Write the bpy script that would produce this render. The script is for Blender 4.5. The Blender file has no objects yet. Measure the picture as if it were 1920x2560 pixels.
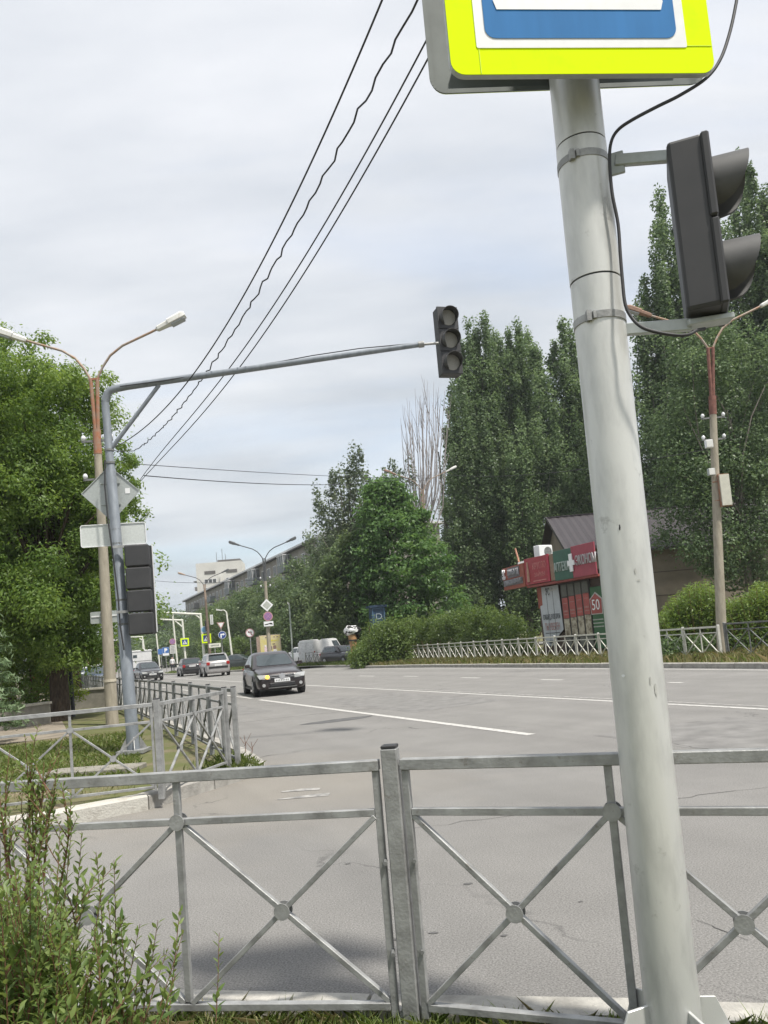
import bpy, bmesh, math, random
import numpy as np
from mathutils import Vector, Matrix
from math import sin, cos, pi, radians, sqrt, atan2

random.seed(7)
RNG = np.random.default_rng(11)
SC = bpy.context.scene
COL = SC.collection

# ------------------------------------------------------------------ camera
FPX, HCAM, PITCH, ROLL, PPX, PPY = 1960.0, 1.48, radians(5.0), radians(4.9), 960.0, 1431.57
_f = Vector((0, cos(PITCH), sin(PITCH)))
_r0 = Vector((1, 0, 0))
_u0 = Vector((0, -sin(PITCH), cos(PITCH)))
_cr = _r0 * cos(ROLL) - _u0 * sin(ROLL)
_cu = _r0 * sin(ROLL) + _u0 * cos(ROLL)
CAM = Vector((0, 0, HCAM))
cd = bpy.data.cameras.new('camera')
cd.sensor_fit = 'VERTICAL'
cd.sensor_height = 24.0
cd.lens = FPX / 2560.0 * 24.0
cd.shift_y = (PPY - 1280.0) / 2560.0
cd.clip_start = 0.05
cd.clip_end = 5000
cam = bpy.data.objects.new('camera', cd)
COL.objects.link(cam)
m = Matrix((( _cr.x, _cu.x, -_f.x, CAM.x), (_cr.y, _cu.y, -_f.y, CAM.y), (_cr.z, _cu.z, -_f.z, CAM.z), (0, 0, 0, 1)))
cam.matrix_world = m
SC.camera = cam

# ------------------------------------------------------------------ world, sun, exposure
SUN_EL, SUN_SH = radians(63), Vector((-0.76, 0.65, 0)).normalized()   # direction the shadows fall
SUN_AZ = atan2(-SUN_SH.x, -SUN_SH.y)
world = bpy.data.worlds.new('World')
SC.world = world
world.use_nodes = True
nt = world.node_tree
nt.nodes.clear()
N = nt.nodes.new
L = nt.links.new
out = N('ShaderNodeOutputWorld')
sky = N('ShaderNodeTexSky')
sky.sky_type = 'NISHITA'
sky.sun_disc = False
sky.sun_elevation = SUN_EL
sky.sun_rotation = SUN_AZ
sky.air_density = 1.2
sky.dust_density = 1.5
b1 = N('ShaderNodeBackground')
b1.inputs['Strength'].default_value = 0.09
L(sky.outputs[0], b1.inputs['Color'])
tc = N('ShaderNodeTexCoord')
sep = N('ShaderNodeSeparateXYZ')
L(tc.outputs['Generated'], sep.inputs[0])
ma = N('ShaderNodeMath'); ma.operation = 'MAXIMUM'; ma.inputs[1].default_value = 0.0
L(sep.outputs[2], ma.inputs[0])
ad = N('ShaderNodeMath'); ad.operation = 'ADD'; ad.inputs[1].default_value = 0.22
L(ma.outputs[0], ad.inputs[0])
dx = N('ShaderNodeMath'); dx.operation = 'DIVIDE'
dy = N('ShaderNodeMath'); dy.operation = 'DIVIDE'
L(sep.outputs[0], dx.inputs[0]); L(ad.outputs[0], dx.inputs[1])
L(sep.outputs[1], dy.inputs[0]); L(ad.outputs[0], dy.inputs[1])
cmb = N('ShaderNodeCombineXYZ')
L(dx.outputs[0], cmb.inputs[0]); L(dy.outputs[0], cmb.inputs[1])
mp = N('ShaderNodeMapping')
mp.inputs['Scale'].default_value = (0.55, 2.0, 1)
mp.inputs['Rotation'].default_value = (0, 0, radians(-8))
mp.inputs['Location'].default_value = (3.1, 1.7, 0)
L(cmb.outputs[0], mp.inputs[0])
n1 = N('ShaderNodeTexNoise')
n1.inputs['Scale'].default_value = 1.15
n1.inputs['Detail'].default_value = 7
n1.inputs['Roughness'].default_value = 0.52
n1.inputs['Distortion'].default_value = 0.35
L(mp.outputs[0], n1.inputs['Vector'])
r1 = N('ShaderNodeValToRGB')
r1.color_ramp.elements[0].position = 0.30
r1.color_ramp.elements[0].color = (0.66, 0.66, 0.66, 1)
r1.color_ramp.elements[1].position = 0.50
r1.color_ramp.elements[1].color = (1, 1, 1, 1)
L(n1.outputs['Fac'], r1.inputs[0])
mp2 = N('ShaderNodeMapping')
mp2.inputs['Scale'].default_value = (0.75, 1.9, 1)
mp2.inputs['Location'].default_value = (8.0, -2.0, 0)
L(cmb.outputs[0], mp2.inputs[0])
n2 = N('ShaderNodeTexNoise')
n2.inputs['Scale'].default_value = 1.9
n2.inputs['Detail'].default_value = 6
n2.inputs['Roughness'].default_value = 0.5
L(mp2.outputs[0], n2.inputs['Vector'])
r2 = N('ShaderNodeValToRGB')
r2.color_ramp.elements[0].position = 0.3
r2.color_ramp.elements[0].color = (0.585, 0.625, 0.685, 1)
r2.color_ramp.elements[1].position = 0.7
r2.color_ramp.elements[1].color = (0.85, 0.862, 0.90, 1)
L(n2.outputs['Fac'], r2.inputs[0])
b2 = N('ShaderNodeBackground')
b2.inputs['Strength'].default_value = 0.425
el_r = N('ShaderNodeValToRGB')
el_r.color_ramp.elements[0].position = 0.0
el_r.color_ramp.elements[0].color = (0.72, 0.765, 0.775, 1)
el_r.color_ramp.elements[1].position = 0.50
el_r.color_ramp.elements[1].color = (1, 1, 1, 1)
L(ma.outputs[0], el_r.inputs[0])
mulc = N('ShaderNodeMix'); mulc.data_type = 'RGBA'; mulc.blend_type = 'MULTIPLY'; mulc.inputs[0].default_value = 1.0
L(r2.outputs[0], mulc.inputs[6]); L(el_r.outputs[0], mulc.inputs[7])
L(mulc.outputs[2], b2.inputs['Color'])
mx = N('ShaderNodeMixShader')
L(r1.outputs[0], mx.inputs[0]); L(b1.outputs[0], mx.inputs[1]); L(b2.outputs[0], mx.inputs[2])
L(mx.outputs[0], out.inputs[0])

sd = bpy.data.lights.new('sun', 'SUN')
sd.energy = 2.0
sd.angle = radians(3.2)
sd.color = (1.0, 0.95, 0.87)
sun = bpy.data.objects.new('sun', sd)
COL.objects.link(sun)
_sdir = Vector((SUN_SH.x * cos(SUN_EL), SUN_SH.y * cos(SUN_EL), -sin(SUN_EL)))
sun.rotation_euler = _sdir.to_track_quat('-Z', 'Y').to_euler()
sun.location = (5, -5, 20)

SC.view_settings.view_transform = 'Standard'
SC.view_settings.look = 'None'
SC.view_settings.exposure = 1.45
SC.view_settings.gamma = 1.0
SC.view_settings.use_curve_mapping = False
SC.render.engine = 'CYCLES'
SC.cycles.max_bounces = 8
SC.cycles.diffuse_bounces = 5
SC.cycles.glossy_bounces = 3
SC.cycles.transmission_bounces = 6
SC.cycles.transparent_max_bounces = 8
SC.cycles.use_denoising = True
SC.cycles.caustics_reflective = False
SC.cycles.caustics_refractive = False

# ------------------------------------------------------------------ geometry of the place
def ray(x, y):
    return (_f * FPX + _cr * (x - PPX) + _cu * (PPY - y)).normalized()

def G(x, y, z=0.0):
    d = ray(x, y)
    return CAM + d * ((z - HCAM) / d.z)

def D(x, y, Y):
    d = ray(x, y)
    return CAM + d * (Y / d.y)

def px_of(p):
    q = Vector(p) - CAM
    z = q.dot(_f)
    return PPX + FPX * q.dot(_cr) / z, PPY - FPX * q.dot(_cu) / z

AZ = radians(-24.216)
UX = Vector((sin(AZ), cos(AZ), 0))     # along the main road, away
VX = Vector((cos(AZ), -sin(AZ), 0))    # across it, to the right
ROT = -AZ

def W(u, v, z=0.0):
    p = UX * u + VX * v
    return Vector((p.x, p.y, z))

def along(A, d, px):
    """parameter t so that A + d t projects to picture column px"""
    lo, hi = 0.0, 60.0
    s = 1 if px_of(A + d * 0.5)[0] > px_of(A)[0] else -1
    for _ in range(50):
        t = (lo + hi) / 2
        if (px_of(A + d * t)[0] - px) * s < 0: lo = t
        else: hi = t
    return t

# ------------------------------------------------------------------ materials
MATS = {}
def mat(name, col, rough=0.6, metal=0.0, var=0.12, scale=8.0, bump=0.0, bscale=60.0, spec=0.5, col2=None, thresh=None,
        coat=0.0, emit=None, detail=5.0, stretch=None):
    if name in MATS: return MATS[name]
    m_ = bpy.data.materials.new(name)
    m_.use_nodes = True
    t = m_.node_tree
    p = t.nodes['Principled BSDF']
    p.inputs['Roughness'].default_value = rough
    p.inputs['Metallic'].default_value = metal
    p.inputs['Specular IOR Level'].default_value = spec
    p.inputs['Coat Weight'].default_value = coat
    tcn = t.nodes.new('ShaderNodeTexCoord')
    src = tcn.outputs['Object']
    if stretch:
        mpn = t.nodes.new('ShaderNodeMapping')
        mpn.inputs['Scale'].default_value = stretch
        t.links.new(src, mpn.inputs[0]); src = mpn.outputs[0]
    nz = t.nodes.new('ShaderNodeTexNoise')
    nz.inputs['Scale'].default_value = scale
    nz.inputs['Detail'].default_value = detail
    nz.inputs['Roughness'].default_value = 0.6
    t.links.new(src, nz.inputs['Vector'])
    rp = t.nodes.new('ShaderNodeValToRGB')
    c2 = col2 if col2 else tuple(max(0.0, c * (1 - 2 * var)) for c in col)
    c1 = col if col2 else tuple(min(1.0, c * (1 + var)) for c in col)
    a, b = thresh if thresh else (0.3, 0.7)
    rp.color_ramp.elements[0].position = a
    rp.color_ramp.elements[0].color = (*c2, 1)
    rp.color_ramp.elements[1].position = b
    rp.color_ramp.elements[1].color = (*c1, 1)
    t.links.new(nz.outputs['Fac'], rp.inputs[0])
    t.links.new(rp.outputs[0], p.inputs['Base Color'])
    if bump:
        n3 = t.nodes.new('ShaderNodeTexNoise')
        n3.inputs['Scale'].default_value = bscale
        n3.inputs['Detail'].default_value = 4
        t.links.new(src, n3.inputs['Vector'])
        bp = t.nodes.new('ShaderNodeBump')
        bp.inputs['Strength'].default_value = bump
        bp.inputs['Distance'].default_value = 0.02
        t.links.new(n3.outputs['Fac'], bp.inputs['Height'])
        t.links.new(bp.outputs[0], p.inputs['Normal'])
    if emit:
        p.inputs['Emission Color'].default_value = (*emit[:3], 1)
        p.inputs['Emission Strength'].default_value = emit[3]
    MATS[name] = m_
    return m_

def leaf_mat(name, ca, cb, transl=0.35, rough=0.45, spec=0.35):
    if name in MATS: return MATS[name]
    m_ = bpy.data.materials.new(name)
    m_.use_nodes = True
    t = m_.node_tree
    p = t.nodes['Principled BSDF']
    o = t.nodes['Material Output']
    at = t.nodes.new('ShaderNodeAttribute')
    at.attribute_name = 'tint'
    rp = t.nodes.new('ShaderNodeValToRGB')
    rp.color_ramp.elements[0].color = (*ca, 1)
    rp.color_ramp.elements[1].color = (*cb, 1)
    t.links.new(at.outputs['Fac'], rp.inputs[0])
    t.links.new(rp.outputs[0], p.inputs['Base Color'])
    p.inputs['Roughness'].default_value = rough
    p.inputs['Specular IOR Level'].default_value = spec
    tr = t.nodes.new('ShaderNodeBsdfTranslucent')
    hs = t.nodes.new('ShaderNodeHueSaturation')
    hs.inputs['Hue'].default_value = 0.48
    hs.inputs['Saturation'].default_value = 1.1
    hs.inputs['Value'].default_value = 1.5
    t.links.new(rp.outputs[0], hs.inputs['Color'])
    t.links.new(hs.outputs[0], tr.inputs['Color'])
    ms = t.nodes.new('ShaderNodeMixShader')
    ms.inputs[0].default_value = transl
    t.links.new(p.outputs[0], ms.inputs[1])
    t.links.new(tr.outputs[0], ms.inputs[2])
    t.links.new(ms.outputs[0], o.inputs['Surface'])
    MATS[name] = m_
    return m_

# ------------------------------------------------------------------ objects
def tag(o, label=None, cat=None, group=None, kind=None):
    if label: o['label'] = label
    if cat: o['category'] = cat
    if group: o['group'] = group
    if kind: o['kind'] = kind
    return o

def thing(name, label, cat, loc=(0, 0, 0), rz=0.0, group=None):
    o = bpy.data.objects.new(name, None)
    o.empty_display_size = 0.2
    COL.objects.link(o)
    o.location = loc
    o.rotation_euler = (0, 0, rz)
    return tag(o, label, cat, group)

def place(name, me, parent=None, mw=None):
    o = bpy.data.objects.new(name, me)
    COL.objects.link(o)
    if parent is not None: o.parent = parent
    if mw is not None: o.matrix_local = mw
    return o

def copy_tree(o, parent=None):
    c = o.copy()
    COL.objects.link(c)
    if parent is not None: c.parent = parent
    for ch in list(o.children):
        copy_tree(ch, c)
    return c

class MB:
    """collects shapes and links them as one mesh object"""
    def __init__(s, off=(0, 0, 0)):
        s.v, s.f = [], []
        s.off = Vector(off)
    def add(s, vs, fs):
        k = len(s.v)
        s.v += [Vector(p) - s.off for p in vs]
        s.f += [tuple(i + k for i in f) for f in fs]
        return s
    def box(s, c, size, rot=None):
        c = Vector(c)
        hx, hy, hz = size[0] / 2, size[1] / 2, size[2] / 2
        vs = [Vector((sx * hx, sy * hy, sz * hz)) for sz in (-1, 1) for sy in (-1, 1) for sx in (-1, 1)]
        if rot is not None:
            vs = [rot @ p for p in vs]
        return s.add([p + c for p in vs], [(0, 2, 3, 1), (4, 5, 7, 6), (0, 1, 5, 4), (2, 6, 7, 3), (0, 4, 6, 2), (1, 3, 7, 5)])
    def bar(s, a, b, w, h=None, up=(0, 0, 1)):
        a, b = Vector(a), Vector(b)
        h = h or w
        d = (b - a)
        if d.length < 1e-6: return s
        d.normalize()
        x = d.cross(Vector(up))
        if x.length < 1e-4: x = d.cross(Vector((0, 1, 0)))
        x.normalize()
        z = x.cross(d)
        vs = []
        for p in (a, b):
            for sx, sz in ((-1, -1), (1, -1), (1, 1), (-1, 1)):
                vs.append(p + x * (sx * w / 2) + z * (sz * h / 2))
        return s.add(vs, [(0, 1, 2, 3), (7, 6, 5, 4), (0, 4, 5, 1), (1, 5, 6, 2), (2, 6, 7, 3), (3, 7, 4, 0)])
    def tube(s, pts, r, n=10, caps=True):
        pts = [Vector(p) for p in pts]
        rs = r if isinstance(r, (list, tuple)) else [r] * len(pts)
        vs, fs = [], []
        prev = None
        for i, p in enumerate(pts):
            d = (pts[min(i + 1, len(pts) - 1)] - pts[max(i - 1, 0)])
            if d.length < 1e-9: d = Vector((0, 0, 1))
            d.normalize()
            if prev is None:
                x = d.cross(Vector((0, 0, 1)))
                if x.length < 1e-3: x = d.cross(Vector((0, 1, 0)))
            else:
                x = prev - d * prev.dot(d)
            x.normalize()
            prev = x
            y = d.cross(x)
            for k in range(n):
                a = 2 * pi * k / n
                vs.append(p + (x * cos(a) + y * sin(a)) * rs[i])
        for i in range(len(pts) - 1):
            for k in range(n):
                k2 = (k + 1) % n
                fs.append((i * n + k, i * n + k2, (i + 1) * n + k2, (i + 1) * n + k))
        if caps:
            fs.append(tuple(range(n - 1, -1, -1)))
            fs.append(tuple((len(pts) - 1) * n + k for k in range(n)))
        return s.add(vs, fs)
    def disc(s, c, nrm, r, t=0.01, n=16):
        c, nrm = Vector(c), Vector(nrm).normalized()
        return s.tube([c - nrm * t / 2, c + nrm * t / 2], r, n)
    def prism(s, poly, t, origin=(0, 0, 0), x=(1, 0, 0), y=(0, 0, 1), nrm=None):
        """2-D outline in the (x, y) plane, extruded by t against its normal"""
        o, x, y = Vector(origin), Vector(x), Vector(y)
        n_ = Vector(nrm) if nrm is not None else x.cross(y)
        k = len(poly)
        vs = [o + x * a + y * b for a, b in poly] + [o + x * a + y * b - n_ * t for a, b in poly]
        fs = [tuple(range(k)), tuple(range(2 * k - 1, k - 1, -1))]
        for i in range(k):
            j = (i + 1) % k
            fs.append((j, i, i + k, j + k))
        return s.add(vs, fs)
    def loft(s, rings, close=True, caps=True):
        n = len(rings[0])
        vs = [p for r in rings for p in r]
        fs = []
        for i in range(len(rings) - 1):
            for k in range(n if close else n - 1):
                k2 = (k + 1) % n
                fs.append((i * n + k, i * n + k2, (i + 1) * n + k2, (i + 1) * n + k))
        if caps:
            fs.append(tuple(range(n - 1, -1, -1)))
            fs.append(tuple((len(rings) - 1) * n + k for k in range(n)))
        return s.add(vs, fs)
    def mesh(s, name, m_, smooth=False, bevel=0.0, seg=1):
        me = bpy.data.meshes.new(name)
        me.from_pydata([tuple(p) for p in s.v], [], s.f)
        bm = bmesh.new()
        bm.from_mesh(me)
        bmesh.ops.recalc_face_normals(bm, faces=bm.faces)
        if bevel:
            es = [e for e in bm.edges if len(e.link_faces) == 2 and e.calc_face_angle(0) > 0.5]
            bmesh.ops.bevel(bm, geom=es, offset=bevel, segments=seg, affect='EDGES', profile=0.5, clamp_overlap=True)
        bm.to_mesh(me)
        bm.free()
        if m_ is not None: me.materials.append(m_)
        if smooth:
            for p in me.polygons: p.use_smooth = True
            try: me.set_sharp_from_angle(angle=radians(smooth if smooth > 1 else 40))
            except Exception: pass
        return me
    def build(s, name, m_, parent=None, smooth=False, bevel=0.0, seg=1):
        return place(name, s.mesh(name, m_, smooth, bevel, seg), parent)

def rounded(w, h, r, n=4, cx=0.0, cy=0.0):
    pts = []
    for (sx, sy, a0) in ((1, 1, 0), (-1, 1, 90), (-1, -1, 180), (1, -1, 270)):
        for k in range(n + 1):
            a = radians(a0 + 90 * k / n)
            pts.append((cx + sx * (w / 2 - r) + r * cos(a), cy + sy * (h / 2 - r) + r * sin(a)))
    return pts

def circle(r, n=24, cx=0.0, cy=0.0):
    return [(cx + r * cos(2 * pi * k / n), cy + r * sin(2 * pi * k / n)) for k in range(n)]

def text_part(name, s, m_, parent, cx, cz, w, h, y, depth=0.01, base=None):
    """lettering fitted into a w x h box, facing local -y at depth y; base: extra matrix"""
    cu = bpy.data.curves.new('lettering', 'FONT')
    cu.body = s
    cu.align_x = 'CENTER'
    cu.resolution_u = 3
    cu.extrude = 0.02
    t = bpy.data.objects.new('lettering', cu)
    COL.objects.link(t)
    dg = bpy.context.evaluated_depsgraph_get()
    me = bpy.data.meshes.new_from_object(t.evaluated_get(dg))
    bpy.data.objects.remove(t)
    n = len(me.vertices)
    a = np.zeros(n * 3)
    me.vertices.foreach_get('co', a)
    a = a.reshape(-1, 3)
    lo, hi = a.min(0), a.max(0)
    sc = (hi - lo); sc[sc < 1e-6] = 1
    b = (a - lo) / sc - 0.5
    c = np.stack([cx + b[:, 0] * w, y - (b[:, 2]) * depth, cz + b[:, 1] * h], 1)
    me.vertices.foreach_set('co', c.ravel())
    me.materials.clear()
    me.materials.append(m_)
    me.name = name
    me.update()
    return place(name, me, parent, base)

# ---- numpy foliage
def np_mesh(name, verts, nper, faces_per, tints, m_):
    """verts (N*nper,3); faces_per: list of index tuples inside one element (all the same length)"""
    nel = len(verts) // nper
    fl = len(faces_per[0])
    base = (np.arange(nel) * nper)[:, None, None]
    idx = (base + np.array(faces_per)[None]).reshape(-1)
    me = bpy.data.meshes.new(name)
    me.vertices.add(len(verts))
    me.vertices.foreach_set('co', np.ascontiguousarray(verts, dtype=np.float32).ravel())
    me.loops.add(len(idx))
    me.loops.foreach_set('vertex_index', idx.astype(np.int32))
    nf = nel * len(faces_per)
    me.polygons.add(nf)
    me.polygons.foreach_set('loop_start', np.arange(0, nf * fl, fl, dtype=np.int32))
    me.polygons.foreach_set('loop_total', np.full(nf, fl, dtype=np.int32))
    at = me.attributes.new('tint', 'FLOAT', 'POINT')
    at.data.foreach_set('value', np.repeat(tints, nper).astype(np.float32))
    me.materials.append(m_)
    me.update()
    me.validate()
    return me

def unit(a):
    return a / (np.linalg.norm(a, axis=1, keepdims=True) + 1e-9)

def leaves(name, c, out_dir, L_, W_, m_, droop=0.3, jitter=0.9, tint=None, upness=0.4):
    n = len(c)
    nrm = unit(out_dir * (1 - upness) + np.array([0, 0, upness]) + RNG.normal(0, jitter * 0.5, (n, 3)))
    ax = RNG.normal(0, 1, (n, 3)) + out_dir * 0.8 - np.array([0, 0, droop])
    ax = unit(ax - nrm * (ax * nrm).sum(1, keepdims=True))
    sd_ = np.cross(nrm, ax)
    ln = (L_ * RNG.uniform(0.7, 1.25, n))[:, None]
    wd = (W_ * RNG.uniform(0.7, 1.25, n))[:, None]
    v = np.stack([c - ax * ln * 0.5, c + sd_ * wd * 0.5 - ax * ln * 0.08, c + ax * ln * 0.5 - nrm * ln * 0.08, c - sd_ * wd * 0.5 - ax * ln * 0.08], 1).reshape(-1, 3)
    if tint is None: tint = RNG.uniform(0, 1, n)
    return np_mesh(name, v, 4, [(0, 1, 2, 3)], np.clip(tint, 0, 1), m_)

def cluster_points(cl, per, shell=0.55):
    """cl: array (k,6) centre + radii; returns points, outward directions, cluster index"""
    k = len(cl)
    idx = np.repeat(np.arange(k), per if np.isscalar(per) else np.asarray(per, dtype=int))
    n = len(idx)
    d = unit(RNG.normal(0, 1, (n, 3)))
    r = RNG.uniform(shell ** 3, 1, n) ** (1 / 3)
    return cl[idx, :3] + d * r[:, None] * cl[idx, 3:6], d, idx

def blades(name, pts, hts, wd, m_, lean=0.5, tint=None):
    n = len(pts)
    a = RNG.uniform(0, 2 * pi, n)
    sd_ = np.stack([np.cos(a), np.sin(a), np.zeros(n)], 1)
    ld = np.stack([np.cos(a + 1.5), np.sin(a + 1.5), np.zeros(n)], 1) * RNG.normal(0, lean, n)[:, None]
    h = hts[:, None]
    up = np.array([0, 0, 1.0])
    w = (wd * RNG.uniform(0.6, 1.3, n))[:, None]
    v = np.stack([pts - sd_ * w / 2, pts + sd_ * w / 2, pts + sd_ * w * 0.35 + (up + ld * 0.35) * h * 0.55, pts + (up * 0.95 + ld) * h,
                  pts - sd_ * w * 0.35 + (up + ld * 0.35) * h * 0.55], 1).reshape(-1, 3)
    if tint is None: tint = RNG.uniform(0, 1, n)
    return np_mesh(name, v, 5, [(0, 1, 2, 3, 4)], np.clip(tint, 0, 1), m_)

# ------------------------------------------------------------------ palette
M_ASPH = mat('asphalt', (0.232, 0.226, 0.216), 0.92, var=0.055, scale=1.1, bump=0.55, bscale=220, spec=0.25, detail=9)
M_CONC = mat('concrete', (0.27, 0.255, 0.22), 0.9, var=0.12, scale=5, bump=0.3, bscale=40, spec=0.2)
M_KERB = mat('kerb_concrete', (0.38, 0.365, 0.335), 0.9, var=0.15, scale=6, bump=0.4, bscale=50, spec=0.2)
M_KERBW = mat('whitewashed_concrete', (0.48, 0.465, 0.42), 0.9, scale=9, bump=0.4, bscale=50, col2=(0.40, 0.38, 0.34), thresh=(0.36, 0.46), spec=0.2)
M_PAINT = mat('road_paint', (0.50, 0.49, 0.465), 0.8, scale=14, col2=(0.27, 0.265, 0.255), thresh=(0.34, 0.5), spec=0.3)
M_WORN = mat('worn_paint', (0.36, 0.35, 0.33), 0.85, scale=9, col2=(0.19, 0.187, 0.182), thresh=(0.38, 0.6), spec=0.3)
M_SEAM = mat('seam', (0.225, 0.22, 0.21), 0.9, scale=6, var=0.15, spec=0.2)
M_DARKPATCH = mat('oil_stain', (0.10, 0.10, 0.10), 0.8, scale=2, var=0.2)
M_SOIL = mat('soil', (0.20, 0.165, 0.115), 0.95, scale=1.6, col2=(0.12, 0.13, 0.055), thresh=(0.45, 0.68), bump=0.6, bscale=30, spec=0.1)
M_EARTH = mat('earth', (0.20, 0.175, 0.125), 0.95, scale=3, var=0.2, bump=0.6, bscale=40, spec=0.1)
M_LAWN = mat('turf_soil', (0.13, 0.15, 0.06), 0.95, scale=2.5, col2=(0.19, 0.16, 0.10), thresh=(0.35, 0.65), bump=0.6, bscale=40, spec=0.1)
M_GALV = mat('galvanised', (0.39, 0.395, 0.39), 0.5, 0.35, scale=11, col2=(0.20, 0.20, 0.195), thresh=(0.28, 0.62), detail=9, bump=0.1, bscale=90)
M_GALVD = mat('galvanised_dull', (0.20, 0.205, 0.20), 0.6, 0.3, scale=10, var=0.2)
M_POLE = mat('pole_grey', (0.62, 0.625, 0.60), 0.36, 0.25, scale=2.6, col2=(0.46, 0.465, 0.45), thresh=(0.26, 0.56), detail=9, bump=0.05, bscale=70, stretch=(6, 6, 1.5))
M_MAST = mat('mast_grey', (0.235, 0.26, 0.29), 0.5, 0.2, scale=4, var=0.12, stretch=(3, 3, 1))
M_CPOLE = mat('pole_concrete', (0.36, 0.325, 0.26), 0.92, scale=4, var=0.12, bump=0.3, bscale=40, spec=0.2, stretch=(3, 3, 0.7))
M_RUST = mat('rusty_steel', (0.34, 0.15, 0.085), 0.85, scale=7, col2=(0.30, 0.22, 0.17), thresh=(0.35, 0.65), spec=0.2)
M_RUST2 = mat('red_oxide', (0.215, 0.105, 0.085), 0.8, scale=7, var=0.2, spec=0.2)
M_ARM = mat('weathered_arm', (0.34, 0.30, 0.26), 0.7, 0.2, scale=10, col2=(0.36, 0.22, 0.14), thresh=(0.35, 0.6))
M_LAMPW = mat('lamp_white', (0.66, 0.66, 0.63), 0.5, scale=9, col2=(0.42, 0.36, 0.30), thresh=(0.25, 0.42))
M_LAMPR = mat('lamp_rusty', (0.27, 0.165, 0.12), 0.8, scale=9, var=0.2)
M_GLASSLAMP = mat('lamp_glass', (0.35, 0.37, 0.38), 0.2, var=0.05)
M_BLACK = mat('black_plastic', (0.035, 0.035, 0.038), 0.5, scale=6, var=0.15)
M_SIGH = mat('signal_housing', (0.030, 0.031, 0.034), 0.55, scale=5, col2=(0.045, 0.045, 0.047), thresh=(0.35, 0.75))
M_LENS = mat('signal_lens', (0.30, 0.29, 0.255), 0.4, scale=90, var=0.08, bump=0.25, bscale=160)
M_VISOR = mat('signal_visor', (0.075, 0.075, 0.075), 0.6, scale=8, var=0.15)
M_WIRE = mat('wire_black', (0.03, 0.03, 0.033), 0.6, var=0.1)
M_CERAM = mat('insulator_white', (0.75, 0.76, 0.78), 0.25, var=0.05)
M_SIGNBACK = mat('sign_back', (0.42, 0.45, 0.44), 0.5, 0.3, scale=30, var=0.06)
M_SIGNBACKD = mat('sign_back_dull', (0.17, 0.19, 0.185), 0.6, 0.2, scale=6, var=0.12)
M_WHITE = mat('sign_white', (0.80, 0.81, 0.82), 0.4, scale=20, var=0.03)
M_YELLOW = mat('fluorescent_yellow', (0.74, 0.95, 0.003), 0.8, spec=0.08, scale=7, col2=(0.62, 0.86, 0.003), thresh=(0.2, 0.45))
M_BLUE = mat('sign_blue', (0.045, 0.19, 0.45), 0.7, spec=0.12, scale=3, var=0.06, stretch=(4, 4, 0.6))
M_NAVY = mat('sign_navy', (0.03, 0.075, 0.28), 0.4, scale=5, var=0.06)
M_RED = mat('sign_red', (0.62, 0.05, 0.05), 0.45, scale=5, var=0.08)
M_PINKRED = mat('faded_red', (0.52, 0.25, 0.27), 0.5, scale=5, var=0.08)
M_VIOLET = mat('faded_violet', (0.30, 0.17, 0.36), 0.5, scale=30, var=0.15)
M_INK = mat('ink_black', (0.02, 0.02, 0.022), 0.5, var=0.1)
M_GREYINK = mat('ink_grey', (0.25, 0.25, 0.24), 0.5, var=0.1)
M_RUBBER = mat('tyre_rubber', (0.025, 0.025, 0.027), 0.85, var=0.1)
M_RIM = mat('rim_silver', (0.48, 0.48, 0.49), 0.35, 0.7, var=0.08)
M_CARGLASS = mat('car_glass', (0.035, 0.05, 0.055), 0.06, var=0.15, scale=1.2, spec=0.9)
M_LIGHTGLASS = mat('headlamp', (0.40, 0.41, 0.41), 0.12, var=0.12, scale=30, spec=0.9)
M_TAIL = mat('tail_lamp', (0.42, 0.03, 0.03), 0.2, var=0.1, scale=20)
M_AMBER = mat('amber_lit', (0.9, 0.45, 0.02), 0.3, var=0.05, emit=(1.0, 0.5, 0.05, 1.6))
M_CHROME = mat('chrome', (0.72, 0.72, 0.74), 0.2, 0.9, var=0.04)
M_TRIM = mat('black_trim', (0.022, 0.022, 0.024), 0.5, var=0.1)
M_BARK = mat('bark', (0.085, 0.065, 0.05), 0.95, scale=12, var=0.3, bump=0.9, bscale=16, spec=0.1, stretch=(2, 2, 0.5))
M_BARKG = mat('bark_grey', (0.22, 0.20, 0.175), 0.95, scale=10, var=0.25, bump=0.6, bscale=16, spec=0.1)
M_DEADWOOD = mat('dead_wood', (0.36, 0.325, 0.315), 0.95, scale=10, var=0.2, spec=0.1)
M_TWIG = mat('twig', (0.17, 0.085, 0.05), 0.85, var=0.2, scale=10)
M_KERBN = mat('near_kerb_concrete', (0.42, 0.405, 0.37), 0.9, scale=7, var=0.18, bump=0.4, bscale=50, spec=0.2)
LF_POPLAR = leaf_mat('poplar_leaf', (0.066, 0.116, 0.044), (0.215, 0.300, 0.145), 0.44)
LF_POPLAR2 = leaf_mat('poplar_leaf_dark', (0.054, 0.098, 0.040), (0.185, 0.260, 0.125), 0.42)
LF_CHEST = leaf_mat('chestnut_leaf', (0.054, 0.128, 0.036), (0.150, 0.255, 0.080), 0.45)
LF_MAPLE = leaf_mat('ash_leaf', (0.090, 0.165, 0.036), (0.220, 0.315, 0.080), 0.50)
LF_ASPEN = leaf_mat('aspen_leaf', (0.070, 0.108, 0.056), (0.200, 0.240, 0.145), 0.34)
LF_FAR = leaf_mat('far_leaf', (0.064, 0.112, 0.042), (0.165, 0.222, 0.094), 0.40)
LF_BUSH = leaf_mat('bush_leaf', (0.066, 0.120, 0.028), (0.175, 0.240, 0.072), 0.42)
LF_FEATHER = leaf_mat('feathery_leaf', (0.090, 0.155, 0.030), (0.200, 0.285, 0.075), 0.42)
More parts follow.
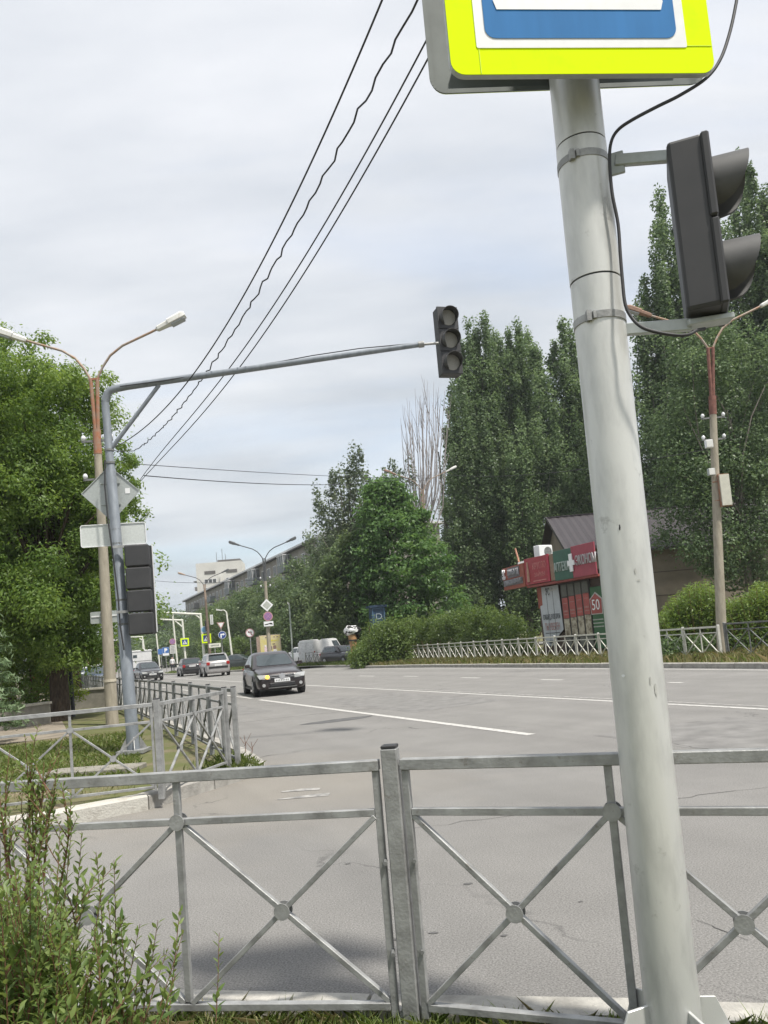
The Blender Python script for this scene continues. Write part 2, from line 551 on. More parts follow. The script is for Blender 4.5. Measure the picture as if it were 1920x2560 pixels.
LF_SPRUCE = leaf_mat('spruce_needle', (0.095, 0.155, 0.070), (0.230, 0.310, 0.170), 0.3)
LF_SHRUB = leaf_mat('shrub_leaf', (0.075, 0.135, 0.035), (0.230, 0.300, 0.095), 0.40, rough=0.45)
LF_GRASS = leaf_mat('grass_blade', (0.085, 0.140, 0.030), (0.230, 0.290, 0.090), 0.38)
LF_DRY = leaf_mat('dry_grass_blade', (0.130, 0.150, 0.045), (0.360, 0.320, 0.170), 0.30)
LF_SPIREA = leaf_mat('yellow_green_leaf', (0.15, 0.22, 0.02), (0.30, 0.38, 0.04), 0.4)

# asphalt: dust towards the kerbed corner and fine cracks are part of the surface
def rework_asphalt():
    t = M_ASPH.node_tree
    p = t.nodes['Principled BSDF']
    base = p.inputs['Base Color'].links[0].from_socket
    tcn = t.nodes.new('ShaderNodeTexCoord')
    src = tcn.outputs['Object']
    # dust
    c = G(610, 1975)
    vm = t.nodes.new('ShaderNodeVectorMath'); vm.operation = 'DISTANCE'
    vm.inputs[1].default_value = (c.x, c.y, 0)
    t.links.new(src, vm.inputs[0])
    nz = t.nodes.new('ShaderNodeTexNoise'); nz.inputs['Scale'].default_value = 1.3; nz.inputs['Detail'].default_value = 6
    t.links.new(src, nz.inputs['Vector'])
    a1 = t.nodes.new('ShaderNodeMath'); a1.operation = 'MULTIPLY_ADD'; a1.inputs[1].default_value = 2.6
    t.links.new(nz.outputs['Fac'], a1.inputs[0]); t.links.new(vm.outputs['Value'], a1.inputs[2])
    mr = t.nodes.new('ShaderNodeMapRange'); mr.inputs[1].default_value = 1.9; mr.inputs[2].default_value = 4.2
    mr.inputs[3].default_value = 0.55; mr.inputs[4].default_value = 0.0
    t.links.new(a1.outputs[0], mr.inputs[0])
    mx1 = t.nodes.new('ShaderNodeMix'); mx1.data_type = 'RGBA'
    t.links.new(mr.outputs[0], mx1.inputs[0]); t.links.new(base, mx1.inputs[6])
    mx1.inputs[7].default_value = (0.29, 0.265, 0.225, 1)
    # cracks
    mpn = t.nodes.new('ShaderNodeMapping'); mpn.inputs['Rotation'].default_value = (0, 0, radians(70)); mpn.inputs['Scale'].default_value = (0.22, 0.10, 1)
    nd = t.nodes.new('ShaderNodeTexNoise'); nd.inputs['Scale'].default_value = 2.2; nd.inputs['Detail'].default_value = 5
    t.links.new(src, nd.inputs['Vector'])
    va = t.nodes.new('ShaderNodeVectorMath'); va.operation = 'MULTIPLY_ADD'; va.inputs[1].default_value = (0.9, 0.9, 0)
    t.links.new(nd.outputs['Color'], va.inputs[0]); t.links.new(src, va.inputs[2])
    t.links.new(va.outputs[0], mpn.inputs[0])
    vo = t.nodes.new('ShaderNodeTexVoronoi'); vo.feature = 'DISTANCE_TO_EDGE'; vo.inputs['Scale'].default_value = 1.0
    t.links.new(mpn.outputs[0], vo.inputs['Vector'])
    lt = t.nodes.new('ShaderNodeMapRange'); lt.inputs[1].default_value = 0.0; lt.inputs[2].default_value = 0.0035
    lt.inputs[3].default_value = 0.75; lt.inputs[4].default_value = 0.0
    t.links.new(vo.outputs['Distance'], lt.inputs[0])
    nb = t.nodes.new('ShaderNodeTexNoise'); nb.inputs['Scale'].default_value = 0.7
    t.links.new(src, nb.inputs['Vector'])
    mb_ = t.nodes.new('ShaderNodeMapRange'); mb_.inputs[1].default_value = 0.48; mb_.inputs[2].default_value = 0.62
    t.links.new(nb.outputs['Fac'], mb_.inputs[0])
    mu = t.nodes.new('ShaderNodeMath'); mu.operation = 'MULTIPLY'
    t.links.new(lt.outputs[0], mu.inputs[0]); t.links.new(mb_.outputs[0], mu.inputs[1])
    mx2 = t.nodes.new('ShaderNodeMix'); mx2.data_type = 'RGBA'
    t.links.new(mu.outputs[0], mx2.inputs[0]); t.links.new(mx1.outputs[2], mx2.inputs[6])
    mx2.inputs[7].default_value = (0.06, 0.06, 0.06, 1)
    # aggregate speckle
    sp = t.nodes.new('ShaderNodeTexNoise'); sp.inputs['Scale'].default_value = 105; sp.inputs['Detail'].default_value = 3
    t.links.new(src, sp.inputs['Vector'])
    ms = t.nodes.new('ShaderNodeMapRange'); ms.inputs[1].default_value = 0.3; ms.inputs[2].default_value = 0.7; ms.inputs[3].default_value = 0.64; ms.inputs[4].default_value = 1.36
    t.links.new(sp.outputs['Fac'], ms.inputs[0])
    # wheel tracks along the road
    sx = t.nodes.new('ShaderNodeVectorMath'); sx.operation = 'DOT_PRODUCT'; sx.inputs[1].default_value = tuple(VX)
    t.links.new(src, sx.inputs[0])
    nt2 = t.nodes.new('ShaderNodeTexNoise'); nt2.noise_dimensions = '1D'; nt2.inputs['Scale'].default_value = 0.9; nt2.inputs['Detail'].default_value = 3
    t.links.new(sx.outputs['Value'], nt2.inputs['W'])
    mt = t.nodes.new('ShaderNodeMapRange'); mt.inputs[1].default_value = 0.3; mt.inputs[2].default_value = 0.7; mt.inputs[3].default_value = 0.93; mt.inputs[4].default_value = 1.06
    t.links.new(nt2.outputs['Fac'], mt.inputs[0])
    mm = t.nodes.new('ShaderNodeMath'); mm.operation = 'MULTIPLY'
    t.links.new(ms.outputs[0], mm.inputs[0]); t.links.new(mt.outputs[0], mm.inputs[1])
    vm2 = t.nodes.new('ShaderNodeVectorMath'); vm2.operation = 'SCALE'
    t.links.new(mx2.outputs[2], vm2.inputs[0]); t.links.new(mm.outputs[0], vm2.inputs['Scale'])
    t.links.new(vm2.outputs[0], p.inputs['Base Color'])
rework_asphalt()

def weather(m_, rust=(0.20, 0.105, 0.06), at=(0.66, 0.72), scale=26, amount=0.75):
    t = m_.node_tree
    p = t.nodes['Principled BSDF']
    base = p.inputs['Base Color'].links[0].from_socket
    tcn = t.nodes.new('ShaderNodeTexCoord')
    nz = t.nodes.new('ShaderNodeTexNoise'); nz.inputs['Scale'].default_value = scale; nz.inputs['Detail'].default_value = 8; nz.inputs['Roughness'].default_value = 0.7
    t.links.new(tcn.outputs['Object'], nz.inputs['Vector'])
    mr = t.nodes.new('ShaderNodeMapRange'); mr.inputs[1].default_value = at[0]; mr.inputs[2].default_value = at[1]; mr.inputs[4].default_value = amount
    t.links.new(nz.outputs['Fac'], mr.inputs[0])
    mx = t.nodes.new('ShaderNodeMix'); mx.data_type = 'RGBA'
    t.links.new(mr.outputs[0], mx.inputs[0]); t.links.new(base, mx.inputs[6]); mx.inputs[7].default_value = (*rust, 1)
    t.links.new(mx.outputs[2], p.inputs['Base Color'])
weather(M_GALV, (0.15, 0.125, 0.10), (0.60, 0.70), 18, 0.7)
weather(M_POLE, (0.27, 0.265, 0.245), (0.62, 0.72), 9, 0.7)
weather(M_MAST, (0.16, 0.15, 0.14), (0.60, 0.72), 9, 0.6)

# ------------------------------------------------------------------ setting
def sheet(name, pts, z, m_, parent=None, kind='structure', thick=0.0):
    b = MB()
    k = len(pts)
    if thick:
        b.add([Vector((p.x, p.y, z)) for p in pts] + [Vector((p.x, p.y, z - thick)) for p in pts],
              [tuple(range(k)), tuple(range(2 * k - 1, k - 1, -1))] + [((i + 1) % k, i, i + k, (i + 1) % k + k) for i in range(k)])
    else:
        b.add([Vector((p.x, p.y, z)) for p in pts], [tuple(range(k))])
    o = b.build(name, m_, parent)
    if parent is None: tag(o, kind=kind)
    return o

sheet('ground', [Vector((-700, -150, 0)), Vector((700, -150, 0)), Vector((700, 1500, 0)), Vector((-700, 1500, 0))], -0.08, M_LAWN)
road = sheet('road', [W(-60, -70), W(-60, 40), W(430, 75), W(430, -70)], 0.0, M_ASPH)

FARK = [G(2700, 1682), G(1920, 1672), G(1500, 1669.5), G(1100, 1668.5), G(905, 1671)]      # far kerb, foot
KERB2 = [G(884, 1668.5), G(838, 1668.5), G(758, 1670.5), G(600, 1679), G(480, 1685), G(400, 1688.5)]
KERB2 = [Vector(p) for p in KERB2]
LEFTK = [W(8.0, -14), W(8.1, -3), G(60, 2085), G(330, 2035), G(480, 1992), G(600, 1952), G(668, 1928), W(11.2, 2.62), W(14, 2.66), W(40, 2.7), W(420, 2.7)]
NEARK = [W(-30, 4.3), W(-6, 4.1), W(0.6, 3.3), G(1920, 2505, .13), G(1340, 2492, .13), G(1000, 2478, .13), G(300, 2462, .13), G(-250, 2468, .13), W(4.0, -3), W(4.05, -14)]

def smooth_line(pts, step):
    """resample a polyline (rounded by Catmull-Rom) into equal steps"""
    P = [Vector((p.x, p.y, 0)) for p in pts]
    Q = []
    for i in range(len(P) - 1):
        p0, p1, p2, p3 = P[max(i - 1, 0)], P[i], P[i + 1], P[min(i + 2, len(P) - 1)]
        if (p2 - p1).length > 12:
            n = 2
        else:
            n = 10
        for k in range(n):
            t = k / n
            if n == 2:
                Q.append(p1.lerp(p2, t)); continue
            Q.append(0.5 * ((2 * p1) + (-p0 + p2) * t + (2 * p0 - 5 * p1 + 4 * p2 - p3) * t * t + (-p0 + 3 * p1 - 3 * p2 + p3) * t ** 3))
    Q.append(P[-1])
    R, acc = [Q[0]], 0.0
    for a, b in zip(Q, Q[1:]):
        d = (b - a).length
        while acc + d >= step:
            t = (step - acc) / d
            a = a.lerp(b, t)
            R.append(a)
            d = (b - a).length
            acc = 0.0
        acc += d
    return R

def kerb(line, inward, h, w, m_pick, limit, parent, step=1.0):
    """single stones laid end to end; those beyond the limit are left to one joined strip"""
    pts = smooth_line(line, step)
    strip = MB()
    for i, (a, b) in enumerate(zip(pts, pts[1:])):
        d = (b - a).normalized()
        n_ = Vector((-d.y, d.x, 0)) * inward
        mid = (a + b) / 2
        if (mid - CAM).length < limit:
            e = 0.008
            jz = random.uniform(-0.006, 0.006)
            q = [a + d * e, b - d * e, b - d * e + n_ * w, a + d * e + n_ * w]
            c = MB()
            hh = h + jz
            q2 = [a + d * e + n_ * 0.025, b - d * e + n_ * 0.025]
            c.add([Vector((p.x, p.y, -0.05)) for p in q] + [Vector((p.x, p.y, hh - 0.02)) for p in q[:2]] + [Vector((p.x, p.y, hh)) for p in q2 + q[2:]],
                  [(3, 2, 1, 0), (0, 1, 5, 4), (4, 5, 7, 6), (6, 7, 8, 9), (1, 2, 8, 7, 5), (0, 4, 6, 9, 3), (2, 3, 9, 8)])
            o = c.build('kerb_stone', m_pick(i, mid), parent)
        else:
            q = [a, b, b + n_ * w, a + n_ * w]
            strip.add([Vector((p.x, p.y, -0.05)) for p in q] + [Vector((p.x, p.y, h)) for p in q],
                      [(0, 1, 5, 4), (4, 5, 6, 7), (2, 3, 7, 6)])
    if strip.v:
        strip.build('kerb_strip', m_pick(999, W(400, 0)), parent)
    return pts

kerbs = bpy.data.objects.new('kerb', None)
COL.objects.link(kerbs)
tag(kerbs, kind='structure')
farline = kerb(FARK, -1, 0.15, 0.16, lambda i, p: M_KERB, 62, kerbs)
kerb2line = kerb(KERB2, -1, 0.15, 0.16, lambda i, p: M_KERB, 95, kerbs, 2.0)
leftline = kerb(LEFTK, 1, 0.15, 0.17, lambda i, p: M_KERBW if p.y < 8.25 else M_KERB, 34, kerbs)
nearline = kerb(NEARK, 1, 0.13, 0.16, lambda i, p: M_KERBN, 9, kerbs)

def slab(name, line, inward, w, extra, z, m_):
    pts = []
    for i, a in enumerate(line):
        b = line[min(i + 1, len(line) - 1)]
        c = line[max(i - 1, 0)]
        d = (b - c).normalized()
        n_ = Vector((-d.y, d.x, 0)) * inward
        pts.append(a + n_ * (w - 0.012))
    return sheet(name, pts + extra, z, m_, thick=0.3)

slab('far_verge', farline, -1, 0.16, [W(58, 24), W(58, 60), W(-20, 60)], 0.115, M_LAWN)
slab('far_verge', kerb2line, -1, 0.16, [kerb2line[-1] + VX * 2.2, kerb2line[0] + VX * 1.6], 0.12, M_LAWN)
sheet('far_ground', [W(70, 27.5), W(430, 70), W(430, 400), W(70, 400)], 0.1, M_LAWN, thick=0.3)
slab('left_verge', leftline, 1, 0.17, [W(420, -70), W(8, -70)], 0.10, M_SOIL)
slab('near_verge', nearline, 1, 0.16, [W(4, -40), W(-30, -40)], 0.085, M_LAWN)
# asphalt footpath on the left verge
sheet('footpath', [W(17.5, -30), W(17.5, 0.55), W(300, 0.55), W(300, -5.5), W(21.5, -5.5), W(21.5, -30)], 0.106, mat('footpath_asphalt', (0.27, 0.235, 0.19), 0.95, scale=2, var=0.15, bump=0.3, spec=0.1))

# painted markings
def stripe(name, pts_pairs, m_, z=0.004, parent=road):
    b = MB()
    for q in pts_pairs:
        k = len(q)
        b.add([Vector((p.x, p.y, z)) for p in q], [tuple(range(k))])
    o = b.build(name, m_, parent)
    return o

def vline(u0, u1, v, w=0.13):
    return [W(u0, v - w / 2), W(u1, v - w / 2), W(u1, v + w / 2), W(u0, v + w / 2)]

stripe('lane_line', [vline(9.45, 24.3, 6.3, 0.15)], M_PAINT)
stripe('lane_line', [vline(25.4, 33, 6.35, 0.14)], M_PAINT)
for u in (36, 44, 52, 60, 68, 76, 84, 92):
    stripe('lane_dash', [vline(u, u + 3, 6.3)], M_PAINT)
stripe('centre_line', [vline(-6, 24, 10.10, 0.10)], M_WORN)
stripe('centre_line', [vline(-6, 110, 9.82, 0.12)], M_PAINT)
for (x0, x1, y) in ((897, 936, 1690), (1010, 1046, 1690.5), (1153, 1199, 1694.5), (1352, 1407, 1699.5), (1672, 1706, 1706.5), (1985, 2060, 1715)):
    a, b = G(x0, y), G(x1, y + (x1 - x0) * 0.012)
    n_ = Vector((-(b - a).y, (b - a).x, 0)).normalized() * 0.08
    stripe('lane_dash', [[a - n_, b - n_, b + n_, a + n_]], M_PAINT)
for u in (52, 62, 72, 82, 92):
    stripe('lane_dash', [vline(u, u + 3, 13.9)], M_PAINT)
el = []
for a, b in zip(farline, farline[1:]):
    d = (b - a).normalized(); n_ = Vector((-d.y, d.x, 0))
    el.append([a + n_ * 0.30, b + n_ * 0.30, b + n_ * 0.42, a + n_ * 0.42])
stripe('edge_line', el, M_PAINT)
a, b = G(704, 1980), G(800, 1972.5)
n_ = Vector((-(b - a).y, (b - a).x, 0)).normalized()
stripe('worn_arrow', [[a - n_ * 0.03, b - n_ * 0.06, b + n_ * 0.05, a.lerp(b, .6) + n_ * 0.10, a + n_ * 0.03]], M_WORN)
a, b = G(694, 1999.5), G(824, 1986)
stripe('worn_arrow', [[a - n_ * 0.02, b - n_ * 0.08, b + n_ * 0.07, a.lerp(b, .6) + n_ * 0.08, a + n_ * 0.02]], M_WORN)
sm = [G(560, 1812), G(680, 1797), (G(800, 1784)), G(920, 1772), G(1040, 1756), G(1120, 1744), G(1197, 1732)]
stripe('sealed_seam', [[p - UX * 0.05, q - UX * 0.05, q + UX * 0.05, p + UX * 0.05] for p, q in zip(sm, sm[1:])], M_SEAM, 0.003)
st = G(845, 1801)
stripe('patch', [[st + UX * (0.28 * sin(a)) + VX * (0.75 * cos(a) * (1 + .12 * sin(3 * a))) for a in [2 * pi * k / 20 for k in range(20)]]], mat('asphalt_patch', (0.105, 0.105, 0.105), 0.9, scale=5, var=0.2), 0.0032)
cr_ = random.Random(3)
def crack(pts, w):
    P = [G(*p) for p in pts]
    Q = []
    for a, b in zip(P, P[1:]):
        n = max(2, int((b - a).length / 0.12))
        for k in range(n):
            Q.append(a.lerp(b, k / n) + Vector((cr_.uniform(-.035, .035), cr_.uniform(-.035, .035), 0)))
    Q.append(P[-1])
    quads = []
    for a, b in zip(Q, Q[1:]):
        d = (b - a).normalized(); n_ = Vector((-d.y, d.x, 0)) * w * cr_.uniform(.35, 1.0)
        quads.append([a - n_, b - n_, b + n_, a + n_])
    stripe('crack', quads, mat('crack_dark', (0.085, 0.083, 0.08), 0.95, var=.2), 0.0028)
crack([(1030, 2072), (1120, 2060), (1210, 2048), (1320, 2034)], .004)
crack([(1690, 1998), (1790, 1984), (1920, 1968)], .005)
crack([(1500, 1840), (1640, 1852), (1920, 1900)], .008)
crack([(1740, 2300), (1800, 2325), (1870, 2352)], .004)
for px_, py_, s_ in ((1085, 2333, .035), (1260, 2340, .03), (985, 2350, .03), (1450, 2255, .02), (1170, 2210, .04), (870, 2160, .03), (1600, 2120, .03)):
    st = G(px_, py_)
    stripe('tar_spot', [[st + Vector((s_ * .8 * cos(a) * cr_.uniform(.5, 1.2), s_ * .5 * sin(a) * cr_.uniform(.5, 1.2), 0)) for a in [2 * pi * k / 12 for k in range(12)]]], mat('tar_spot', (.11, .108, .105), .8, var=.2), 0.0031)
for u0, u1, v0, v1 in ((5.4, 8.6, 6.6, 8.9), (14.5, 21, 6.9, 9.3), (19, 30, 3.2, 5.4)):
    stripe('patch', [[W(u0, v0), W(u1, v0 + .1), W(u1 - .2, v1), W(u0 + .15, v1 - .1)]], mat('patched_asphalt', (0.205, 0.20, 0.192), 0.92, scale=3, var=0.14, bump=.4, bscale=200), 0.0018)
slabp = G(415 / 2.074 + 30, 1850 + 175 / 2.074, 0.1)
sl = MB()
sl.box((slabp.x, slabp.y + 0.1, 0.125), (1.25, 0.42, 0.07), Matrix.Rotation(radians(-6), 3, 'Z'))
tag(sl.build('concrete_slab', M_CONC, bevel=0.012), 'pale concrete slab lying in the dry grass behind the left railing', 'slab')

# ------------------------------------------------------------------ railings
_PC = {}
def panel(parent, p, q, zb, H=0.93, mats_=None, off=Vector((0, 0, 0)), detail=True, end_posts=True, key='n', zb2=None, r_=1.0):
    """one bay of the railing between p and q (posts stand at p and q)"""
    M1 = mats_ or M_GALV
    zb2 = zb if zb2 is None else zb2
    a = Vector((p.x, p.y, zb)); b = Vector((q.x, q.y, zb2))
    Lg = round((Vector((q.x - p.x, q.y - p.y, 0))).length, 2)
    ck = (key, Lg, round(H, 3), M1.name)
    z1, z2, z3 = H, H - 0.172, 0.105
    if ck not in _PC:
        d = {}
        g = 0.055          # gap of the bay's frame to the post axis
        x0, x1, xm = g, Lg - g, Lg / 2
        d['top_rail'] = MB().box((Lg / 2, 0, z1), (Lg - 2 * g + 0.03, 0.040 * r_, 0.040 * r_)).mesh('top_rail', M1, bevel=0.003)
        d['middle_rail'] = MB().box((Lg / 2, 0, z2), (Lg - 2 * g - 0.028, 0.024 * r_, 0.026 * r_)).mesh('middle_rail', M1, bevel=0.002)
        d['bottom_rail'] = MB().box((Lg / 2, 0, z3), (Lg - 2 * g - 0.028, 0.030 * r_, 0.026 * r_)).mesh('bottom_rail', M1, bevel=0.002)
        d['centre_upright'] = MB().box((0, 0, (z3 + z1) / 2), (0.026 * r_, 0.022 * r_, z1 - z3 - 0.036)).mesh('centre_upright', M1, bevel=0.002)
        d['side_upright'] = MB().box((0, 0, (z3 + z1) / 2 - 0.03), (0.026 * r_, 0.026 * r_, z1 - z3 + 0.02)).mesh('side_upright', M1, bevel=0.002)
        wh, hh = xm - x0 - 0.03, z2 - z3 - 0.026
        d['cross_bar'] = MB().bar((-wh / 2, 0, -hh / 2), (wh / 2, 0, hh / 2), 0.020 * r_, 0.024 * r_, up=(0, 1, 0)).mesh('cross_bar', M1, bevel=0.002)
        d['rosette'] = (MB().disc((0, -0.019, 0), (0, 1, 0), 0.031, 0.004, 18).disc((0, 0.019, 0), (0, 1, 0), 0.031, 0.004, 18).disc((0, 0, 0), (0, 1, 0), 0.012, 0.03, 6)).mesh('rosette', M1)
        d['geo'] = (x0, x1, xm, z1, z2, z3)
        _PC[ck] = d
    d = _PC[ck]
    x0, x1, xm, z1, z2, z3 = d['geo']
    dirv = (b - a)
    ang = atan2(dirv.y, dirv.x)
    slope = atan2(dirv.z, sqrt(dirv.x ** 2 + dirv.y ** 2))
    mw = Matrix.Translation(a - off) @ Matrix.Rotation(ang, 4, 'Z') @ Matrix.Rotation(-slope, 4, 'Y')
    def put(n, x=0, z=0, mir=False):
        mm = mw @ Matrix.Translation((x, 0, z))
        if mir: mm = mm @ Matrix.Scale(-1, 4, (1, 0, 0))
        place(n, d[n], parent, mm)
    put('top_rail'); put('middle_rail'); put('bottom_rail')
    put('centre_upright', xm)
    for sx in ((x0 + xm) / 2, (xm + x1) / 2):
        zc = (z2 + z3) / 2
        mmw = mw @ Matrix.Translation((sx, -0.003, zc))
        place('cross_bar', d['cross_bar'], parent, mmw)
        place('cross_bar', d['cross_bar'], parent, mw @ Matrix.Translation((sx, 0.003, zc)) @ Matrix.Scale(-1, 4, (1, 0, 0)))
        if detail: put('rosette', sx, zc)
    if detail:
        put('rosette', xm, z2)
    put('side_upright', x0); put('side_upright', x1)

_PP = {}
def rail_post(parent, p, zb, H, off=Vector((0, 0, 0)), w=0.06, m_=None, cap=True, lean=0.0, capm=None):
    m_ = m_ or M_GALV
    k = (round(H, 2), w, m_.name, cap)
    if k not in _PP:
        _PP[k] = MB().box((0, 0, H / 2), (w, w, H)).mesh('post', m_, bevel=0.004)
    mw = Matrix.Translation(Vector((p.x, p.y, zb)) - off) @ Matrix.Rotation(ROT * 0 + lean, 4, 'Y')
    o = place('post', _PP[k], parent, mw)
    if cap:
        k2 = ('cap', round(H, 2), w, (capm or M_BLACK).name)
        if k2 not in _PP:
            _PP[k2] = MB().box((0, 0, H + 0.006), (w * 0.96, w * 0.96, 0.012)).mesh('post_cap', capm or M_BLACK, bevel=0.003)
        place('post_cap', _PP[k2], o)
    return o

# near railing, right in front of the camera
ZN = 0.06
NP = [Vector((-3.40, 3.545, 0)), Vector((-1.715, 3.255, 0)), Vector((-0.035, 2.965, 0)), Vector((1.42, 2.40, 0)), Vector((2.90, 1.80, 0))]
nr = thing('pedestrian_railing', 'grey galvanised crossbar railing nearest the camera, in front of the side road', 'railing', (NP[2].x, NP[2].y, ZN))
for i, (p, q) in enumerate(zip(NP, NP[1:])):
    panel(nr, p, q, ZN, 0.965, off=nr.location, key='near')
for p in NP:
    o = rail_post(nr, p, ZN - 0.02, 1.045, nr.location)
    o.rotation_euler = (0, 0, radians(-12))
bl = MB()
for z in (0.30, 0.62):
    bl.disc((-0.05, -0.02, z), (0, 1, 0), 0.008, 0.05, 6).disc((0.055, -0.02, z), (0, 1, 0), 0.008, 0.05, 6)
bl.build('bolt', M_GALVD, nr)
gs = MB()
gs.prism([(0, 0), (0.06, 0), (0.0, 0.14)], 0.006, (0.03, -0.01, -0.03), (1, 0, 0), (0, 0, 1))
gs.prism([(0, 0), (-0.06, 0), (0.0, 0.14)], 0.006, (-0.03, -0.01, -0.03), (1, 0, 0), (0, 0, 1))
gs.build('gusset', M_GALV, nr)

# left corner railing: front bays parallel to the side road
ZL = 0.11
c0 = G(573, 1926, ZL); c1 = G(405, 1992, ZL)
dd = (c1 - c0).normalized()
LP = [c0, c1]
dl = (G(0, 2042, ZL) - c1).normalized()
for k in range(1, 4):
    LP.append(c1 + dl * 1.68 * k)
fr = thing('pedestrian_railing', 'short railing across the left corner, facing the camera beyond the side road', 'railing', (c1.x, c1.y, ZL))
for p, q in zip(LP, LP[1:]):
    panel(fr, q, p, ZL, 0.93, off=fr.location, key='left')
for p in LP:
    rail_post(fr, p, ZL - 0.02, 1.0, fr.location)

# left roadside railing running away along the main road
RP = [c0 + UX * 0.12 + VX * 0.14]
RP[0] = Vector((RP[0].x, RP[0].y, 0))
for k in range(1, 27):
    u = RP[0].dot(UX) + 1.72 * k
    RP.append(W(u, 2.16 + 0.05 * min(k, 2)))
rr = thing('pedestrian_railing', 'long dark-sided railing along the left kerb of the main road, running away from the corner', 'railing', (RP[0].x, RP[0].y, ZL))
for i, (p, q) in enumerate(zip(RP, RP[1:])):
    if i < 22:
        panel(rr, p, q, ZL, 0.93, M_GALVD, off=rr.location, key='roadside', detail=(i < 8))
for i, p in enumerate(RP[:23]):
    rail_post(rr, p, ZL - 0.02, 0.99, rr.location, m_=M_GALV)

# far railing along the other side of the road
ZF = 0.13
A_, B_ = G(1003, 1653, ZF), G(1477, 1647.5, ZF)
dF = (B_ - A_).normalized()
M_FARW = mat('railing_pale', (0.60, 0.59, 0.53), 0.6, 0.0, scale=8, var=0.1)
fp = [A_ + dF * (1.57 * k) for k in range(0, 19)]
ff = thing('pedestrian_railing', 'pale railing with white post caps on the far verge before kiosk and hedge', 'railing', (A_.x, A_.y, ZF))
for i, (p, q) in enumerate(zip(fp, fp[1:])):
    panel(ff, p, q, ZF, 0.93, M_FARW, off=ff.location, key='far', detail=False, r_=1.35)
for p in fp:
    rail_post(ff, p, ZF - 0.02, 1.0, ff.location, w=0.075, m_=M_FARW, capm=M_WHITE)
q0 = fp[-1]
dF2 = Vector((0.42, -0.907, 0)).normalized()
fg = [q0 + dF2 * 0.25 + dF2 * (1.70 * k) for k in range(0, 9)]
f2 = thing('pedestrian_railing', 'grey railing on the far verge in front of the light green bushes at right', 'railing', (fg[0].x, fg[0].y, ZF))
for p, q in zip(fg, fg[1:]):
    panel(f2, p, q, ZF, 1.0, M_GALVD, off=f2.location, key='far2', detail=False, r_=1.2)
for i, p in enumerate(fg):
    rail_post(f2, p, ZF - 0.02, 1.06, f2.location, w=0.075, m_=M_GALVD, capm=M_WHITE if i == 2 else M_GALV)
# short railing by the parked van
k2 = [G(850, 1657, 0.13), G(765, 1660.5, 0.13)]
dk = (k2[1] - k2[0]); nb_ = 4
kp = [k2[0] + dk * (i / nb_) for i in range(nb_ + 1)]
f3 = thing('pedestrian_railing', 'short weathered railing on the verge in front of the parked white van', 'railing', (kp[0].x, kp[0].y, 0.13))
for p, q in zip(kp, kp[1:]):
    panel(f3, p, q, 0.13, 0.93, M_GALVD, off=f3.location, key='van', detail=False, r_=1.3)
for p in kp:
    rail_post(f3, p, 0.11, 1.0, f3.location, w=0.07, m_=M_FARW, cap=False)

# ------------------------------------------------------------------ main pole with its signs and signal
PB = G(1700, 2700, 0.05)
mp_ = thing('traffic_pole', 'thick silver-grey steel pole in the right foreground carrying the yellow sign', 'pole', (PB.x, PB.y, 0.05))
def zof(y):        # height on the pole axis seen at picture row y
    d = ray(1440 + (y - 190) * 0.105, y)
    k = (PB.x * d.x + PB.y * d.y) / (d.x ** 2 + d.y ** 2)
    return CAM.z + d.z * k - 0.05
zs = [0.0, 1.2, zof(705), zof(365), 4.6]
RB, RT = 0.0845, 0.0825
def rad(z): return RB + (RT - RB) * z / 4.6
lx = 0.012
def axis(z): return Vector((lx * z / 3.3 * 1.8, 0, z))
for i, (z0, z1) in enumerate(((0.0, zs[2] - 0.003), (zs[2] + 0.003, zs[3] - 0.003), (zs[3] + 0.003, 4.6))):
    MB().tube([axis(z0 + (z1 - z0) * k / 6) for k in range(7)], [rad(z0 + (z1 - z0) * k / 6) + (0.0012 if i == 1 else 0) for k in range(7)], 40).build('shaft', M_POLE, mp_, smooth=50)
for z in (zs[2], zs[3]):
    MB().tube([axis(z - 0.003), axis(z + 0.003)], rad(z) - 0.002, 40).build('joint', M_BLACK, mp_, smooth=50)
for y in (412, 806):
    z = zof(y)
    b = MB().tube([axis(z - 0.012), axis(z + 0.012)], rad(z) + 0.0035, 40)
    b.box(axis(z) + Vector((-0.055, -rad(z) * 0.78 - 0.006, 0)), (0.016, 0.02, 0.034))
    b.box(axis(z) + Vector((-0.038, -rad(z) * 0.86 - 0.006, 0)), (0.010, 0.016, 0.024))
    b.build('clamp_band', M_GALV, mp_, smooth=40)
MB().disc((0, 0, 0.012), (0, 0, 1), 0.24, 0.024, 28).build('base_plate', M_POLE, mp_)
for k, a in enumerate((190, 285, 8, 60, 120)):
    d = Vector((cos(radians(a)), sin(radians(a)), 0))
    MB().prism([(0.078, 0), (0.20, 0), (0.195, 0.10), (0.15, 0.205), (0.078, 0.215)], 0.010, (0, 0, 0.024), d, (0, 0, 1)).build('base_fin', M_POLE, mp_, bevel=0.0015)
